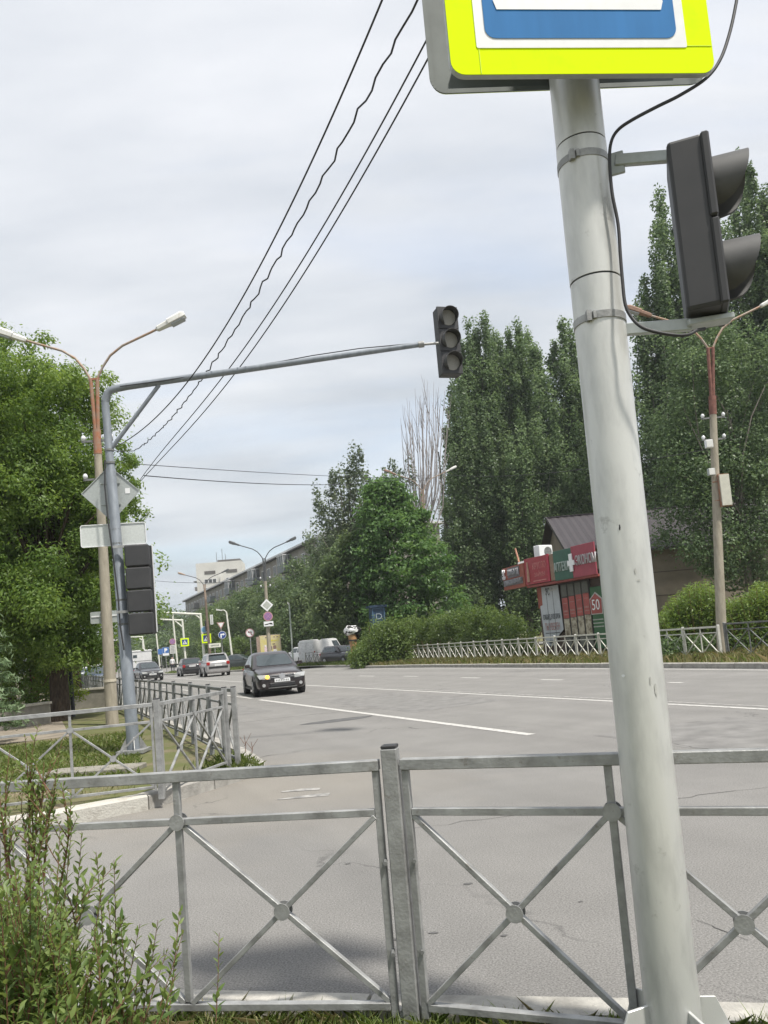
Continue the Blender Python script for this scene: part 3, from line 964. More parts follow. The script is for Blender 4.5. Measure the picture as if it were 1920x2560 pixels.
# scuffs where old stickers were torn off
def scuff(y, dxm, w, h, m_, seed):
    rr_ = random.Random(seed)
    z = zof(y)
    b = MB()
    n = 14
    pts = []
    for k in range(n):
        a = 2 * pi * k / n
        r_ = rr_.uniform(0.6, 1.0)
        pts.append((dxm + cos(a) * w / 2 * r_, z + sin(a) * h / 2 * r_))
    R_ = rad(z) + 0.0018
    def onp(x, zz):
        x = max(-R_ * 0.98, min(R_ * 0.98, x))
        return axis(zz) + Vector((x, -sqrt(R_ * R_ - x * x), 0))
    c_ = onp(dxm, z)
    vs = [c_] + [onp(x, zz) for x, zz in pts]
    b.add(vs, [(0, 1 + k, 1 + (k + 1) % n) for k in range(n)])
    b.build('sticker_trace', m_, mp_)
M_SCUFF = mat('scuffed_paint', (0.60, 0.60, 0.57), 0.6, scale=20, col2=(0.36, 0.36, 0.34), thresh=(0.3, 0.75))
M_SCUFFD = mat('grimy_paint', (0.36, 0.365, 0.345), 0.7, scale=26, col2=(0.50, 0.50, 0.47), thresh=(0.35, 0.6))
scuff(1325, -0.030, 0.006, 0.022, M_INK, 5); scuff(1683, -0.062, 0.010, 0.012, M_WHITE, 6); scuff(1432, 0.004, 0.008, 0.024, M_SCUFFD, 8); scuff(1455, 0.012, 0.014, 0.006, M_SCUFFD, 9); scuff(1722, 0.030, 0.010, 0.06, M_SCUFFD, 4); scuff(1700, 0.014, 0.006, 0.035, M_SCUFFD, 11)
# loose black cable down the right side of the pole
cp = [(1930, -1500, 3.6), (1890, -700, 2.9), (1865, -300, 2.6), (1845, -40, 2.50), (1838, 20, 2.48), (1822, 90, 2.46), (1800, 150, 2.44), (1765, 196, 2.43), (1700, 238, 2.43), (1640, 268, 2.43), (1580, 300, 2.43), (1545, 325, 2.45), (1528, 355, 2.46), (1524, 400, 2.47),
      (1530, 480, 2.47), (1545, 560, 2.47), (1551, 640, 2.465), (1556, 700, 2.46), (1563, 760, 2.45), (1580, 795, 2.44), (1605, 818, 2.42), (1640, 830, 2.41), (1690, 838, 2.41), (1722, 836, 2.42), (1742, 826, 2.44), (1762, 822, 2.46)]
def spline(P, n=6):
    Q = []
    for i in range(len(P) - 1):
        p0, p1, p2, p3 = P[max(i - 1, 0)], P[i], P[i + 1], P[min(i + 2, len(P) - 1)]
        for k in range(n):
            t = k / n
            Q.append(0.5 * ((2 * p1) + (p2 - p0) * t + (2 * p0 - 5 * p1 + 4 * p2 - p3) * t * t + (3 * p1 - p0 - 3 * p2 + p3) * t ** 3))
    return Q + [P[-1]]
MB(mp_.location).tube(spline([D(*c) for c in cp]), 0.0055, 8).build('cable', M_WIRE, mp_, smooth=60)

# front sign: fluorescent square with a blue pedestrian crossing field
YL, YR = 2.30, 2.395
sl_, sr_ = D(1128, 187, YL), D(1790, 187, YR)
w_ = (Vector((sr_.x, sr_.y, 0)) - Vector((sl_.x, sl_.y, 0))).length
zb_ = (sl_.z + sr_.z) / 2
cs = (sl_ + sr_) / 2
sg = thing('crosswalk_sign', 'fluorescent yellow framed blue crosswalk sign on the front of the foreground pole', 'road sign', (cs.x, cs.y, zb_), atan2(sr_.y - sl_.y, sr_.x - sl_.x))
S_ = w_
def face(name, poly, y, m_, parent, t=0.003):
    return MB().prism(poly, t, (0, y, 0), (1, 0, 0), (0, 0, 1), nrm=(0, -1, 0)).build(name, m_, parent)
MB().prism(rounded(S_, S_, 0.045, 6, 0, S_ / 2), 0.018, (0, 0, 0), (1, 0, 0), (0, 0, 1), nrm=(0, -1, 0)).build('sign_board', M_SIGNBACK, sg)
yb = 0.098 * S_ / 0.9
# four strips of reflective film, mitre seams left visible
e = S_ / 2
yel = MB()
face('yellow_film', rounded(S_ - 0.004, S_ - 0.004, 0.044, 6, 0, S_ / 2), -0.0022, M_YELLOW, sg, 0.0016)
for (x0, x1, zz, hh) in ((-e + yb, -e + yb + 0.0018, 0.004, yb - 0.006), (e - yb - 0.002, e - 0.004, yb - 0.001, 0.0018)):
    MB().box(((x0 + x1) / 2, -0.0032, zz + hh / 2), (abs(x1 - x0), 0.0012, hh)).build('film_seam', mat('film_seam', (0.55, 0.72, 0.02), 0.5), sg)
W2 = S_ - 2 * yb + 0.012
face('white_frame', rounded(W2, W2, 0.006, 3, 0.0, S_ / 2), -0.0045, M_WHITE, sg, 0.0015)
W3 = W2 - 0.062
face('blue_field', rounded(W3, W3, 0.034, 5, 0.0, S_ / 2), -0.0065, M_BLUE, sg, 0.0015)
tz = yb + 0.028 + 0.093
th = W3 * 0.70
tri = [(-W3 * 0.43, tz), (W3 * 0.43, tz), (W3 * 0.445, tz + 0.03), (0.02, tz + th), (-0.02, tz + th), (-W3 * 0.445, tz + 0.03)]
face('white_triangle', tri, -0.0085, M_WHITE, sg, 0.0015)
pg = MB()
pg.disc((0.0, -0.0105, tz + th * 0.68), (0, 1, 0), 0.035, 0.001, 16)
for a_, b_, w in (((0, tz + th * .6), (-0.01, tz + th * .34), 0.05), ((-0.01, tz + th * .36), (-0.09, tz + 0.10), 0.036), ((0, tz + th * .36), (0.075, tz + 0.09), 0.036), ((0, tz + th * .57), (-0.09, tz + th * .42), 0.026), ((0.01, tz + th * .57), (0.08, tz + th * .40), 0.026)):
    pg.bar((a_[0], -0.0105 - 0.0003, a_[1]), (b_[0], -0.0105 - 0.0003, b_[1]), w, 0.001, up=(0, 1, 0))
for k in range(5):
    x = -0.2 + 0.1 * k
    pg.bar((x, -0.0105, tz + 0.075), (x * 0.9, -0.0105, tz + 0.125), 0.05, 0.001, up=(0, 1, 0))
pg.build('walking_figure', M_INK, sg)
for x in (-0.18, 0.18):
    MB().box((x, 0.035, 0.30), (0.03, 0.045, 0.03)).build('bracket', M_GALV, sg)
MB().box((0, 0.045, 0.30), (0.50, 0.022, 0.035)).build('mounting_rail', M_GALV, sg)

# back sign, seen from behind
YL2, YR2 = 2.63, 2.70
a, b = D(1082, 247, YL2), D(1758, 198, YR2)
zb2 = (a.z + b.z) / 2
b2 = b
cs2 = (a + b) / 2
w2 = (Vector((a.x, a.y, 0)) - Vector((b.x, b.y, 0))).length
sb = thing('crosswalk_sign', 'grey back of the second square sign behind the yellow one on the foreground pole', 'road sign', (cs2.x, cs2.y, zb2), atan2(b.y - a.y, b.x - a.x))
MB().prism(rounded(w2, w2, 0.05, 6, 0, w2 / 2), 0.004, (0, 0, 0), (1, 0, 0), (0, 0, 1), nrm=(0, -1, 0)).build('sign_board', M_SIGNBACKD, sb)
MB().prism(rounded(w2 - 0.004, w2 - 0.004, 0.05, 6, 0, w2 / 2), 0.002, (0, 0.0065, 0), (1, 0, 0), (0, 0, 1), nrm=(0, -1, 0)).build('yellow_film', M_YELLOW, sb)
fl = MB()
ring = rounded(w2 - 0.003, w2 - 0.003, 0.05, 6, 0, w2 / 2)
for (x0, z0), (x1, z1) in zip(ring, ring[1:] + ring[:1]):
    fl.bar((x0, -0.009, z0), (x1, -0.009, z1), 0.016, 0.003, up=(0, 1, 0)) if abs(x1 - x0) + abs(z1 - z0) > 1e-5 else None
fl.build('folded_edge', M_SIGNBACKD, sb)
for z in (0.10, 0.6):
    MB().box((0, -0.018, z), (w2 * 0.82, 0.025, 0.03)).build('stiffener', M_SIGNBACKD, sb)

# traffic signal on the right of the pole, seen from the side
def signal_head(name, label, loc, rz, n=3, w=0.34, sec=0.34, dep=0.13, visor=0.16, lens_r=0.115, group=None, m_body=None, visor_m=None, back=True, lens_m=None, short_visor=False):
    """faces local -y; origin at its foot"""
    o = thing(name, label, 'traffic light', loc, rz, group)
    mb = m_body or M_SIGH
    H_ = n * sec
    MB().box((0, dep / 2 - 0.004, H_ / 2), (w * 0.94, dep + 0.006, H_ - 0.008)).build('housing', mb, o, bevel=0.012, seg=2)
    for k in range(n):
        z = sec * (k + 0.5)
        MB().box((0, -0.012, z), (w, 0.026, sec - 0.006)).build('door', mb, o, bevel=0.006)
        MB().tube([(0, -0.026, z), (0, -0.03, z)], [lens_r, lens_r * 0.97], 24).build('lens', lens_m or M_LENS, o, smooth=30)
        v = MB()
        nn = 22
        rings_o, rings_i = [], []
        for j in range(nn + 1):
            t = j / nn
            a_ = radians(-58 + 296 * t)
            top = max(0.0, min(1.0, (sin(a_) + 0.85) / 1.85))
            lng = 0.02 + (visor - 0.02) * sqrt(max(0.0, 1 - (1 - top) ** 2))
            c_, s_ = cos(a_), sin(a_)
            r1_, r2_ = lens_r + 0.010, lens_r + 0.004
            rings_o.append([Vector((c_ * r1_, -0.025, z + s_ * r1_)), Vector((c_ * r1_, -0.025 - lng, z + s_ * r1_ * 0.97)), Vector((c_ * r2_, -0.025 - lng, z + s_ * r2_ * 0.97)), Vector((c_ * r2_, -0.025, z + s_ * r2_))])
        v.loft(rings_o)
        v.build('visor', visor_m or M_VISOR, o, smooth=50)
    return o

sc_ = D(1800, 792, 2.50)
st_ = D(1790, 372, 2.50)
hh_ = st_.z - sc_.z
th_ = signal_head('traffic_light', 'dark two-lamp traffic light in side view right of the foreground pole', (sc_.x, 2.50, sc_.z), radians(70), n=2, w=0.235, sec=hh_ / 2, dep=0.105, visor=0.115, lens_r=0.088, visor_m=M_VISOR)
# brackets from the pole to the back of the head
for (y0_, y1_, x1_) in ((402, 388, 1712), (826, 812, 1730)):
    z = D(1540, y0_, PB.y).z
    p0 = Vector((D(1538, y0_, PB.y).x, PB.y, z)) - th_.location
    p1 = D(x1_, y1_, 2.50) - th_.location
    inv = Matrix.Rotation(-th_.rotation_euler.z, 3, 'Z')
    b = MB()
    b.bar(inv @ p0, inv @ p1, 0.022, 0.040)
    b.bar(inv @ (p0 + Vector((0.004, 0, -0.05))), inv @ (p0 + Vector((0.004, 0, 0.03))), 0.05, 0.012, up=(1, 0, 0))
    if y0_ > 600:
        b.bar(inv @ (p1 - Vector((0.02, 0, 0.0))), inv @ (p1 + Vector((0.13, 0, 0.012))), 0.06, 0.02)
    b.build('bracket', M_SIGNBACK, th_, bevel=0.003)

# ------------------------------------------------------------------ signal mast with the long arm, left
MBS = G(335, 1882, 0.11)
ms_ = thing('signal_mast', 'blue-grey signal mast on the left corner with a long arm over the road', 'pole', (MBS.x, MBS.y, 0.11))
o_ = ms_.location
top_ = D(263, 1005, MBS.y - 0.02)
elb = D(267, 979, MBS.y - 0.02)
armend = D(1046, 862, MBS.y - 0.25)
bm_ = Vector((MBS.x, MBS.y, 0.11))
shaft = [bm_, bm_.lerp(top_, 0.35), bm_.lerp(top_, 0.352), bm_.lerp(top_, 0.8), bm_.lerp(top_, 0.81), top_]
MB(o_).tube(shaft, [0.096, 0.092, 0.086, 0.078, 0.064, 0.060], 20).build('shaft', M_MAST, ms_, smooth=50)
el_ = [top_, top_.lerp(elb, 0.7) + Vector((0.012, 0, 0)), D(275, 976, MBS.y - 0.02), D(293, 971, MBS.y - 0.02), D(320, 966, MBS.y - 0.03)]
MB(o_).tube(el_ + [el_[-1].lerp(armend, 0.4), armend], [0.062, 0.062, 0.060, 0.058, 0.056, 0.050, 0.040], 16).build('arm', M_MAST, ms_, smooth=50)
MB(o_).tube([D(278, 1122, MBS.y - 0.02), D(398, 962, MBS.y - 0.04)], 0.032, 12).build('brace', M_MAST, ms_, smooth=50)
MB(o_).tube([armend, D(1060, 860, armend.y)], 0.05, 10).tube([armend, D(1104, 857, armend.y)], 0.022, 8).build('arm_tip', M_GALV, ms_, smooth=40)
wv = MB(o_)
pp = [D(x, y, MBS.y - 0.12) for x, y in ((300, 966), (420, 950), (560, 926), (700, 904), (780, 889), (900, 871), (1040, 858), (1095, 861))]
MB(o_).tube(pp, 0.008, 6).build('cable', M_WIRE, ms_)
bp_ = MB(o_)
bp_.box(bm_ + Vector((0, 0, 0.03)), (0.42, 0.42, 0.05))
bp_.build('base_plate', M_GALV, ms_)
for a in (20, 110, 200, 290):
    d = Vector((cos(radians(a)), sin(radians(a)), 0))
    MB(o_).prism([(0.09, 0), (0.20, 0), (0.19, 0.03), (0.10, 0.19)], 0.012, bm_ + Vector((0, 0, 0.055)), d, (0, 0, 1)).build('base_fin', M_GALV, ms_)
for px_, py_ in ((281, 1126), (277, 1158), (290, 1325), (292, 1360), (315, 1560), (308, 1500)):
    p = D(px_, py_, MBS.y)
    k = (p.z - 0.11) / (top_.z - 0.11)
    p = bm_.lerp(top_, max(0, min(1, k)))
    MB(o_).disc(p, (0, 0, 1), 0.10 - 0.03 * k, 0.03, 16).build('clamp_band', M_GALVD, ms_)
MB(o_).tube([D(x, y, MBS.y - 0.13) for x, y in ((262, 1150), (262, 1215), (270, 1300), (284, 1400), (296, 1500), (300, 1562), (306, 1600), (310, 1625))], 0.012, 6).build('cable', M_WIRE, ms_)

# traffic light at the end of the arm
tl_c = D(1131, 935, armend.y + 0.05)
tl_t = D(1121, 767, armend.y + 0.05)
sec = (tl_t.z - tl_c.z) / 3 * 1.0
signal_head('traffic_light', 'three-lamp traffic light with unlit grey lenses at the tip of the mast arm', (tl_c.x, tl_c.y - 0.02, tl_c.z - 0.01), radians(16), n=3, w=0.345, sec=sec, dep=0.20, visor=0.15, lens_r=0.128)

# big dark head on the mast, seen from behind
q = D(352, 1588, MBS.y - 0.10); q2 = D(338, 1362, MBS.y - 0.10)
tb = thing('traffic_light', 'dark back of the tall traffic light fixed low on the left signal mast', 'traffic light', (q.x + 0.02, q.y, q.z), radians(10))
Hq = q2.z - q.z
for k in range(4):
    MB().box((0, 0, Hq * (k + 0.5) / 4), (0.37, 0.16, Hq / 4 - 0.012)).build('housing_section', M_SIGH, tb, bevel=0.02)
MB().box((0.155, 0.115, Hq / 2 + 0.0), (0.10, 0.06, Hq * 0.985)).build('door_edge', M_SIGH, tb, bevel=0.006)
MB().box((0.215, 0.12, Hq / 2 + 0.02), (0.014, 0.02, Hq * 0.98)).build('reflective_border', M_WHITE, tb)
for z in (Hq * 0.27, Hq * 0.99):
    MB().bar((-0.36, 0.0, z), (0.0, 0.0, z), 0.03, 0.04).build('bracket', M_GALV, tb)
for k in range(3):
    MB().tube([(0.03, 0.09, Hq * (k + 1.5) / 4), (0.03, 0.28, Hq * (k + 1.5) / 4 + 0.02)], 0.13, 16).build('visor', M_VISOR, tb, smooth=50)

# sign backs on the mast
def sign_thing(name, label, loc, rz, poly, back_m, face_m=None, t=0.006, flip=True, group=None):
    o = thing(name, label, 'road sign', loc, rz, group)
    MB().prism(poly, t, (0, 0, 0), (1, 0, 0), (0, 0, 1), nrm=(0, -1, 0)).build('sign_board', back_m, o)
    return o
c = D(277, 1234, MBS.y + 0.10)
dm = [(-0.445, 0.02), (0.0, -0.445), (0.445, 0.02), (0.0, 0.445)]
sgd = sign_thing('priority_sign', 'grey back of a diamond shaped sign on the left mast', (c.x, c.y, c.z), radians(8), dm, M_SIGNBACK)
for z in (-0.17, 0.17):
    MB().box((0, -0.012, z), (0.30, 0.012, 0.03)).build('mounting_rail', M_SIGNBACK, sgd)
MB().box((0.26, -0.005, 0.03), (0.075, 0.002, 0.085)).build('sticker', M_WHITE, sgd)
ed = MB()
for (x0, z0), (x1, z1) in zip(dm, dm[1:] + dm[:1]):
    ed.bar((x0, -0.008, z0), (x1, -0.008, z1), 0.012, 0.012, up=(0, 1, 0))
ed.build('folded_edge', M_SIGNBACK, sgd)
c = D(284, 1337, MBS.y + 0.10)
pr = rounded(0.99, 0.345, 0.03, 4)
sgp = sign_thing('plate_sign', 'grey back of a wide rectangular plate under the diamond sign', (c.x, c.y, c.z), radians(9), pr, mat('sign_back_pale', (0.60, 0.63, 0.61), 0.5, 0.15, scale=30, var=0.06))
ed = MB()
for (x0, z0), (x1, z1) in zip(pr, pr[1:] + pr[:1]):
    ed.bar((x0, -0.008, z0), (x1, -0.008, z1), 0.012, 0.010, up=(0, 1, 0))
ed.build('folded_edge', M_WHITE, sgp)
# plate on its own thin post behind the concrete lamp post
pb = G(281, 1800, 0.1)
tp = thing('sign_post', 'thin grey tube post standing between the concrete lamp post and the mast', 'post', (pb.x, pb.y, 0.1))
pt = D(256, 1528, pb.y)
MB(tp.location).tube([Vector((pb.x, pb.y, 0.1)), pt], 0.045, 12).build('tube', mat('post_dark', (0.26, 0.27, 0.27), 0.6, 0.2), tp, smooth=50)
MB(tp.location).tube([pt, pt + Vector((0, 0, 0.02))], 0.05, 12).build('cap', M_GALVD, tp)
c = D(262, 1542, pb.y - 0.07)
pr = rounded(0.80, 0.30, 0.03, 4)
sgq = sign_thing('plate_sign', 'grey back of a small rectangular plate on the thin tube post', (c.x, c.y + 0.13, c.z), radians(8), pr, M_SIGNBACK)
MB().box((0, -0.012, 0.03), (0.74, 0.012, 0.03)).build('mounting_rail', M_WHITE, sgq)
# dark thin post by the trunk
pb = G(184, 1792, 0.1)
dp = thing('post', 'dark bare steel post right beside the big tree trunk', 'post', (pb.x, pb.y, 0.1))
MB(dp.location).tube([Vector((pb.x, pb.y, 0.1)), D(174, 1660, pb.y)], 0.055, 10).build('tube', mat('post_black', (0.06, 0.062, 0.065), 0.6, 0.2), dp, smooth=50)
MB(dp.location).tube([D(174, 1660, pb.y), D(173.6, 1657, pb.y)], 0.06, 10).build('cap', M_BLACK, dp)

# ------------------------------------------------------------------ street lamps
def lamp(label, base, fork, zc, arms, r0=0.145, r1=0.085, pole_m=M_CPOLE, fork_m=M_RUST, arm_m=M_ARM, lum_m=(M_LAMPW, M_LAMPW), lum_len=0.78, insul=True, scale=1.0, group='twin-arm street lamps'):
    o = thing('street_lamp', label, 'street lamp', (base.x, base.y, base.z), 0, group)
    ax = fork - base
    def at(z): return base + ax * ((z - base.z) / ax.z)
    MB(base).tube([base, at(zc)], [r0, r1], 16).build('pole', pole_m, o, smooth=50)
    f = MB(base)
    f.tube([at(zc - 0.35), at(zc + 0.25)], r1 * 1.12, 14)
    f.tube([at(zc + 0.2) + Vector((-0.03, 0, 0)), fork + Vector((-0.08, 0, 0))], 0.045 * scale, 10)
    f.tube([at(zc + 0.2) + Vector((0.03, 0, 0)), fork + Vector((0.08, 0, 0))], 0.045 * scale, 10)
    f.build('bracket', fork_m, o, smooth=50)
    MB(base).box(fork, (0.26, 0.05, 0.05)).build('bracket_tie', fork_m, o)
    for s, lm, prof in arms:
        pts = [fork + Vector((0.08 * s, 0, 0))] + [fork + Vector(p) for p in prof]
        MB(base).tube(pts, 0.03 * scale, 8).build('arm', arm_m, o, smooth=60)
        d = (pts[-1] - pts[-2]).normalized()
        e0 = pts[-1] - d * 0.05
        up = Vector((0, 0, 1)); up = (up - d * up.dot(d)).normalized()
        sd_ = d.cross(up)
        def ring(t, w, h, off=0.0):
            c_ = e0 + d * t + up * off
            return [c_ + sd_ * (w / 2 * cx) + up * (h / 2 * cz) for cx, cz in ((-1, -.7), (-.6, -1), (.6, -1), (1, -.7), (1, .4), (.6, 1), (-.6, 1), (-1, .4))]
        l1 = lum_len * 0.42
        lb = MB(base).loft([ring(0, .09, .08), ring(0.04, .15, .12), ring(l1 - .02, .19, .14), ring(l1, .2, .15)])
        o1 = lb.build('lamp_neck', lm, o, smooth=30)
        lh = MB(base).loft([ring(l1 + .004, .24, .17, .01), ring(lum_len * .9, .27, .19, .01), ring(lum_len, .2, .13, .01)])
        lh.build('lamp_head', lm, o, smooth=30)
        MB(base).loft([ring(l1 + .05, .2, .05, -.085), ring(lum_len * .93, .2, .05, -.085)]).build('lamp_glass', M_GLASSLAMP, o)
    if insul:
        for z in insul:
            p = at(z)
            MB(base).box(p, (0.75, 0.05, 0.05)).build('crossarm', M_GALVD, o)
            for sx in (-0.33, 0.33):
                MB(base).tube([p + Vector((sx, 0, 0.02)), p + Vector((sx, 0, 0.06)), p + Vector((sx, 0, 0.10)), p + Vector((sx, 0, 0.15))], [0.03, 0.055, 0.06, 0.03], 10).build('insulator', M_CERAM, o, smooth=40)
    return o

AP = [(.23, .29), (.42, .55), (.73, .77), (1.48, 1.06), (1.62, 1.12)]
def arms_of(m1, m2, k=1.0, tilt=0.0, kx=1.0):
    return [(1, m1, [Vector((x * k * kx, x * tilt, z * k)) for x, z in AP]), (-1, m2, [Vector((-x * k * kx, -x * tilt, z * k)) for x, z in AP])]
cb = G(281, 1812, 0.1)
fk = D(235, 948, cb.y)
zc = D(243, 1100, cb.y).z
lamp('concrete lamp post with rusty fork and two white lamp heads behind the left mast', cb, fk, zc, arms_of(M_LAMPW, M_LAMPW, 1.0), insul=(zc - 0.02, zc - 0.95))
band = MB().disc((0, 0, 1.02), (0, 0, 1), 0.15, 0.06, 16).build('paint_band', mat('pale_band', (0.55, 0.50, 0.40), 0.9), bpy.data.objects['street_lamp'])
# right-hand concrete post
rb = D(1807, 1648, 24.6); rb.z = 0.115
rf = D(1776, 870, 24.6)
zr = D(1782, 1010, 24.6).z
rl = lamp('concrete lamp post with dark red fork and rusty lamp head before right poplars', rb, rf, zr, arms_of(M_LAMPW, M_LAMPR, 1.12, 0.0), r0=0.16, r1=0.105, fork_m=M_RUST2, lum_m=(M_LAMPW, M_LAMPR), insul=(zr - 0.45, zr - 1.15), scale=1.2, lum_len=0.85)
bx = D(1812, 1225, 24.4)
b = MB().box((0, 0, 0), (0.30, 0.16, 0.98)).build('side_panel', mat('panel_cream', (0.55, 0.54, 0.46), 0.7, var=0.06), None)
o = thing('panel_box', 'tall cream box hanging on the right concrete lamp post', 'box', (bx.x, bx.y, bx.z), 0)
b.parent = o; b.name = 'front_panel'
MB().box((0, 0.03, 0.0), (0.335, 0.10, 1.03)).build('rusty_rim', M_RUST, o)
for z in (-0.3, 0.3):
    MB().bar((-0.17, 0.05, z), (-0.30, 0.12, z), 0.03).build('bracket', M_RUST, o)
bx = D(1778, 1180, 24.4)
o = thing('junction_box', 'small pale junction box strapped to the right concrete lamp post', 'box', (bx.x, bx.y, bx.z), 0)
MB().box((0, 0, 0), (0.20, 0.14, 0.22)).build('case', M_SIGNBACK, o, bevel=0.01)
MB().box((0, -0.074, 0), (0.17, 0.008, 0.19)).build('lid', M_LAMPW, o)
bx = D(1772, 1110, 24.4)
o = thing('junction_box', 'white box high on the right concrete lamp post between the insulators', 'box', (bx.x, bx.y, bx.z), 0)
MB().box((0, 0, 0), (0.22, 0.14, 0.25)).build('case', M_WHITE, o, bevel=0.01)
MB().box((0, -0.074, 0), (0.19, 0.008, 0.21)).build('lid', M_LAMPW, o)

# lamp in the middle distance
mbp = D(677, 1684, 55.0); mbp.z = 0.12
mf = D(660, 1397, 55.0); mz = D(664, 1440, 55).z
M_MLAMP = mat('lamp_dark', (0.10, 0.105, 0.11), 0.6, 0.2)
lamp('slim lamp post with two dark lamp heads standing behind the dark brown car', mbp, mf, mz, arms_of(M_MLAMP, M_MLAMP, 0.98, 0.15, 1.05), r0=0.17, r1=0.10, pole_m=M_CPOLE, fork_m=M_MLAMP, arm_m=M_MLAMP, insul=(D(664, 1447, 55).z, D(665, 1467, 55).z), scale=1.15)
# lamp behind the chestnut
q = D(1078, 1640, 61.0); q.z = 0.1
lamp('lamp post mostly hidden by the chestnut with one pale lamp head showing', q, D(1056, 1226, 61.0), D(1060, 1300, 61).z, arms_of(M_LAMPW, M_LAMPR, 1.25, 0.2, 1.0), r0=0.18, r1=0.11, fork_m=M_ARM, scale=1.3, lum_len=1.0, insul=None)
# far lamp before the white tower block
q = D(528, 1680, 78.0); q.z = 0.1
lamp('thin far lamp post in front of the pale tower block', q, D(511, 1462, 78.0), D(514, 1490, 78).z, arms_of(M_MLAMP, M_ARM, 1.0, 0.2, 1.1), r0=0.16, r1=0.11, pole_m=mat('pole_brown', (0.19, 0.145, 0.11), .9), fork_m=M_ARM, arm_m=M_MLAMP, insul=None, scale=1.2)

# single white lamp pole and thin posts far along the road
def thin_pole(label, bx_, by_, tx, ty, Y, r_, m_, head=None, name='lamp_pole'):
    b = D(bx_, by_, Y); b.z = 0.08
    t = D(tx, ty, Y)
    o = thing(name, label, 'pole', (b.x, b.y, b.z), 0)
    MB(b).tube([b, t], [r_, r_ * 0.8], 10).build('pole', m_, o, smooth=50)
    if head:
        h = D(head[0], head[1], Y); h2 = D(head[2], head[3], Y)
        d = (h2 - h).normalized()
        MB(b).tube([t, t.lerp(h2, 0.5) + Vector((0, 0, .12)), h2], r_ * 0.5, 8).build('arm', m_, o)
        MB(b).loft([[h + Vector((0, sy * .16, sz * .09)) for sy, sz in ((-1, -1), (1, -1), (1, 1), (-1, 1))], [h2 + Vector((0, sy * .12, sz * .06)) for sy, sz in ((-1, -1), (1, -1), (1, 1), (-1, 1))]]).build('lamp_head', M_LAMPW, o)
    else:
        MB(b).tube([t, t + Vector((0, 0, .08))], r_ * 0.95, 10).build('cap', m_, o)
    return o
M_WPOLE = mat('pole_white', (0.74, 0.74, 0.66), 0.6, var=0.06)
thin_pole('white lamp pole with a short bright lamp head right of the far signal gantry', 583, 1655, 566, 1530, 84, 0.11, M_WPOLE, (541, 1524, 554, 1526))
thin_pole('thin green-grey lamp pole in front of the dark tree row left of the white van', 733, 1655, 723, 1510, 66, 0.075, mat('pole_green', (0.42, 0.47, 0.42), 0.7), (719, 1507.5, 723, 1511))
thin_pole('bare white pole leaning left of the blue parking signs', 400, 1662, 389, 1570, 95, 0.10, M_WPOLE)
thin_pole('tall bare white pole behind the far yellow crosswalk sign', 445, 1672, 431, 1532, 88, 0.10, M_WPOLE)
thin_pole('short white pole half hidden behind the left mast near the white truck', 366, 1650, 358, 1600, 92, 0.08, M_WPOLE)

# far signal gantries
def gantry(label, bx_, by_, tx, ty, ex, ey, br, Y, r_, m_):
    b = D(bx_, by_, Y); b.z = 0.08
    t = D(tx, ty, Y); e = D(ex, ey, Y)
    o = thing('signal_mast', label, 'pole', (b.x, b.y, b.z), 0, 'far white signal masts')
    MB(b).tube([b, t], [r_, r_ * .8], 10).build('shaft', m_, o, smooth=50)
    MB(b).tube([t + Vector((0.1, 0, 0)), e], [r_ * .8, r_ * .6], 10).build('arm', m_, o, smooth=50)
    MB(b).tube([D(*br[0], Y), D(*br[1], Y)], r_ * .55, 8).build('brace', m_, o)
    return o
gantry('white signal mast whose long arm reaches left above the silver SUV', 513, 1668, 501, 1536, 378, 1530, ((489, 1537), (504, 1549)), 80, 0.14, M_WPOLE)
gantry('farther white signal mast carrying a yellow crosswalk sign', 466, 1672, 456, 1551, 384, 1548, ((438, 1552), (459, 1570)), 90, 0.13, M_WPOLE)
gantry('lowest farthest white signal mast beside the white truck', 360, 1655, 356, 1592, 322, 1593, ((345, 1594), (357, 1601)), 125, 0.13, M_WPOLE)

# small traffic light with white board, far left
sp = G(300, 1715, 0.1)
c = D(293, 1637, 46.0)
o = signal_head('traffic_light', 'small far traffic light with white backing board left of the mast', (c.x, c.y, c.z), radians(8), n=3, w=0.30, sec=0.28, dep=0.2, visor=0.15, lens_r=0.10)
MB().prism(rounded(0.48, 1.0, 0.03, 3, 0, 0.42), 0.01, (0, 0.01, 0), (1, 0, 0), (0, 0, 1), nrm=(0, -1, 0)).build('backing_board', M_WHITE, o)
MB().tube([(0.03, 0.12, -c.z + 0.1), (0.03, 0.12, 0.9)], 0.05, 10).build('post', M_GALV, o)

# ------------------------------------------------------------------ far road signs
def far_sign(label, px_, py_, Y, shape, size, name='road_sign', post=True, cat='road sign', group=None, extra=None, rz=ROT * 0.6, post_h=None):
    c = D(px_, py_, Y)
    o = thing(name, label, cat, (c.x, c.y, c.z), rz, group)
    if shape == 'circle': poly = circle(size / 2)
    elif shape == 'square': poly = rounded(size, size, 0.04, 3)
    elif shape == 'diamond': poly = [(-size / 2, 0), (0, -size / 2), (size / 2, 0), (0, size / 2)]
    elif shape == 'tri_down': poly = [(-size / 2, size * .42), (0, -size * .45), (size / 2, size * .42)]
    else: poly = rounded(shape[0], shape[1], 0.03, 3)
    MB().prism(poly, 0.01, (0, 0, 0), (1, 0, 0), (0, 0, 1), nrm=(0, -1, 0)).build('sign_board', M_SIGNBACK, o)
    def layer(n_, poly_, k, m_):
        MB().prism(poly_, 0.004, (0, -0.004 - 0.006 * k, 0), (1, 0, 0), (0, 0, 1), nrm=(0, -1, 0)).build(n_, m_, o)
    if extra: extra(o, layer, size)
    if post:
        MB().tube([(0, 0.05, -c.z + 0.08 if post_h is None else post_h), (0, 0.05, 0.2)], 0.04, 8).build('post', M_GALV, o)
    return o
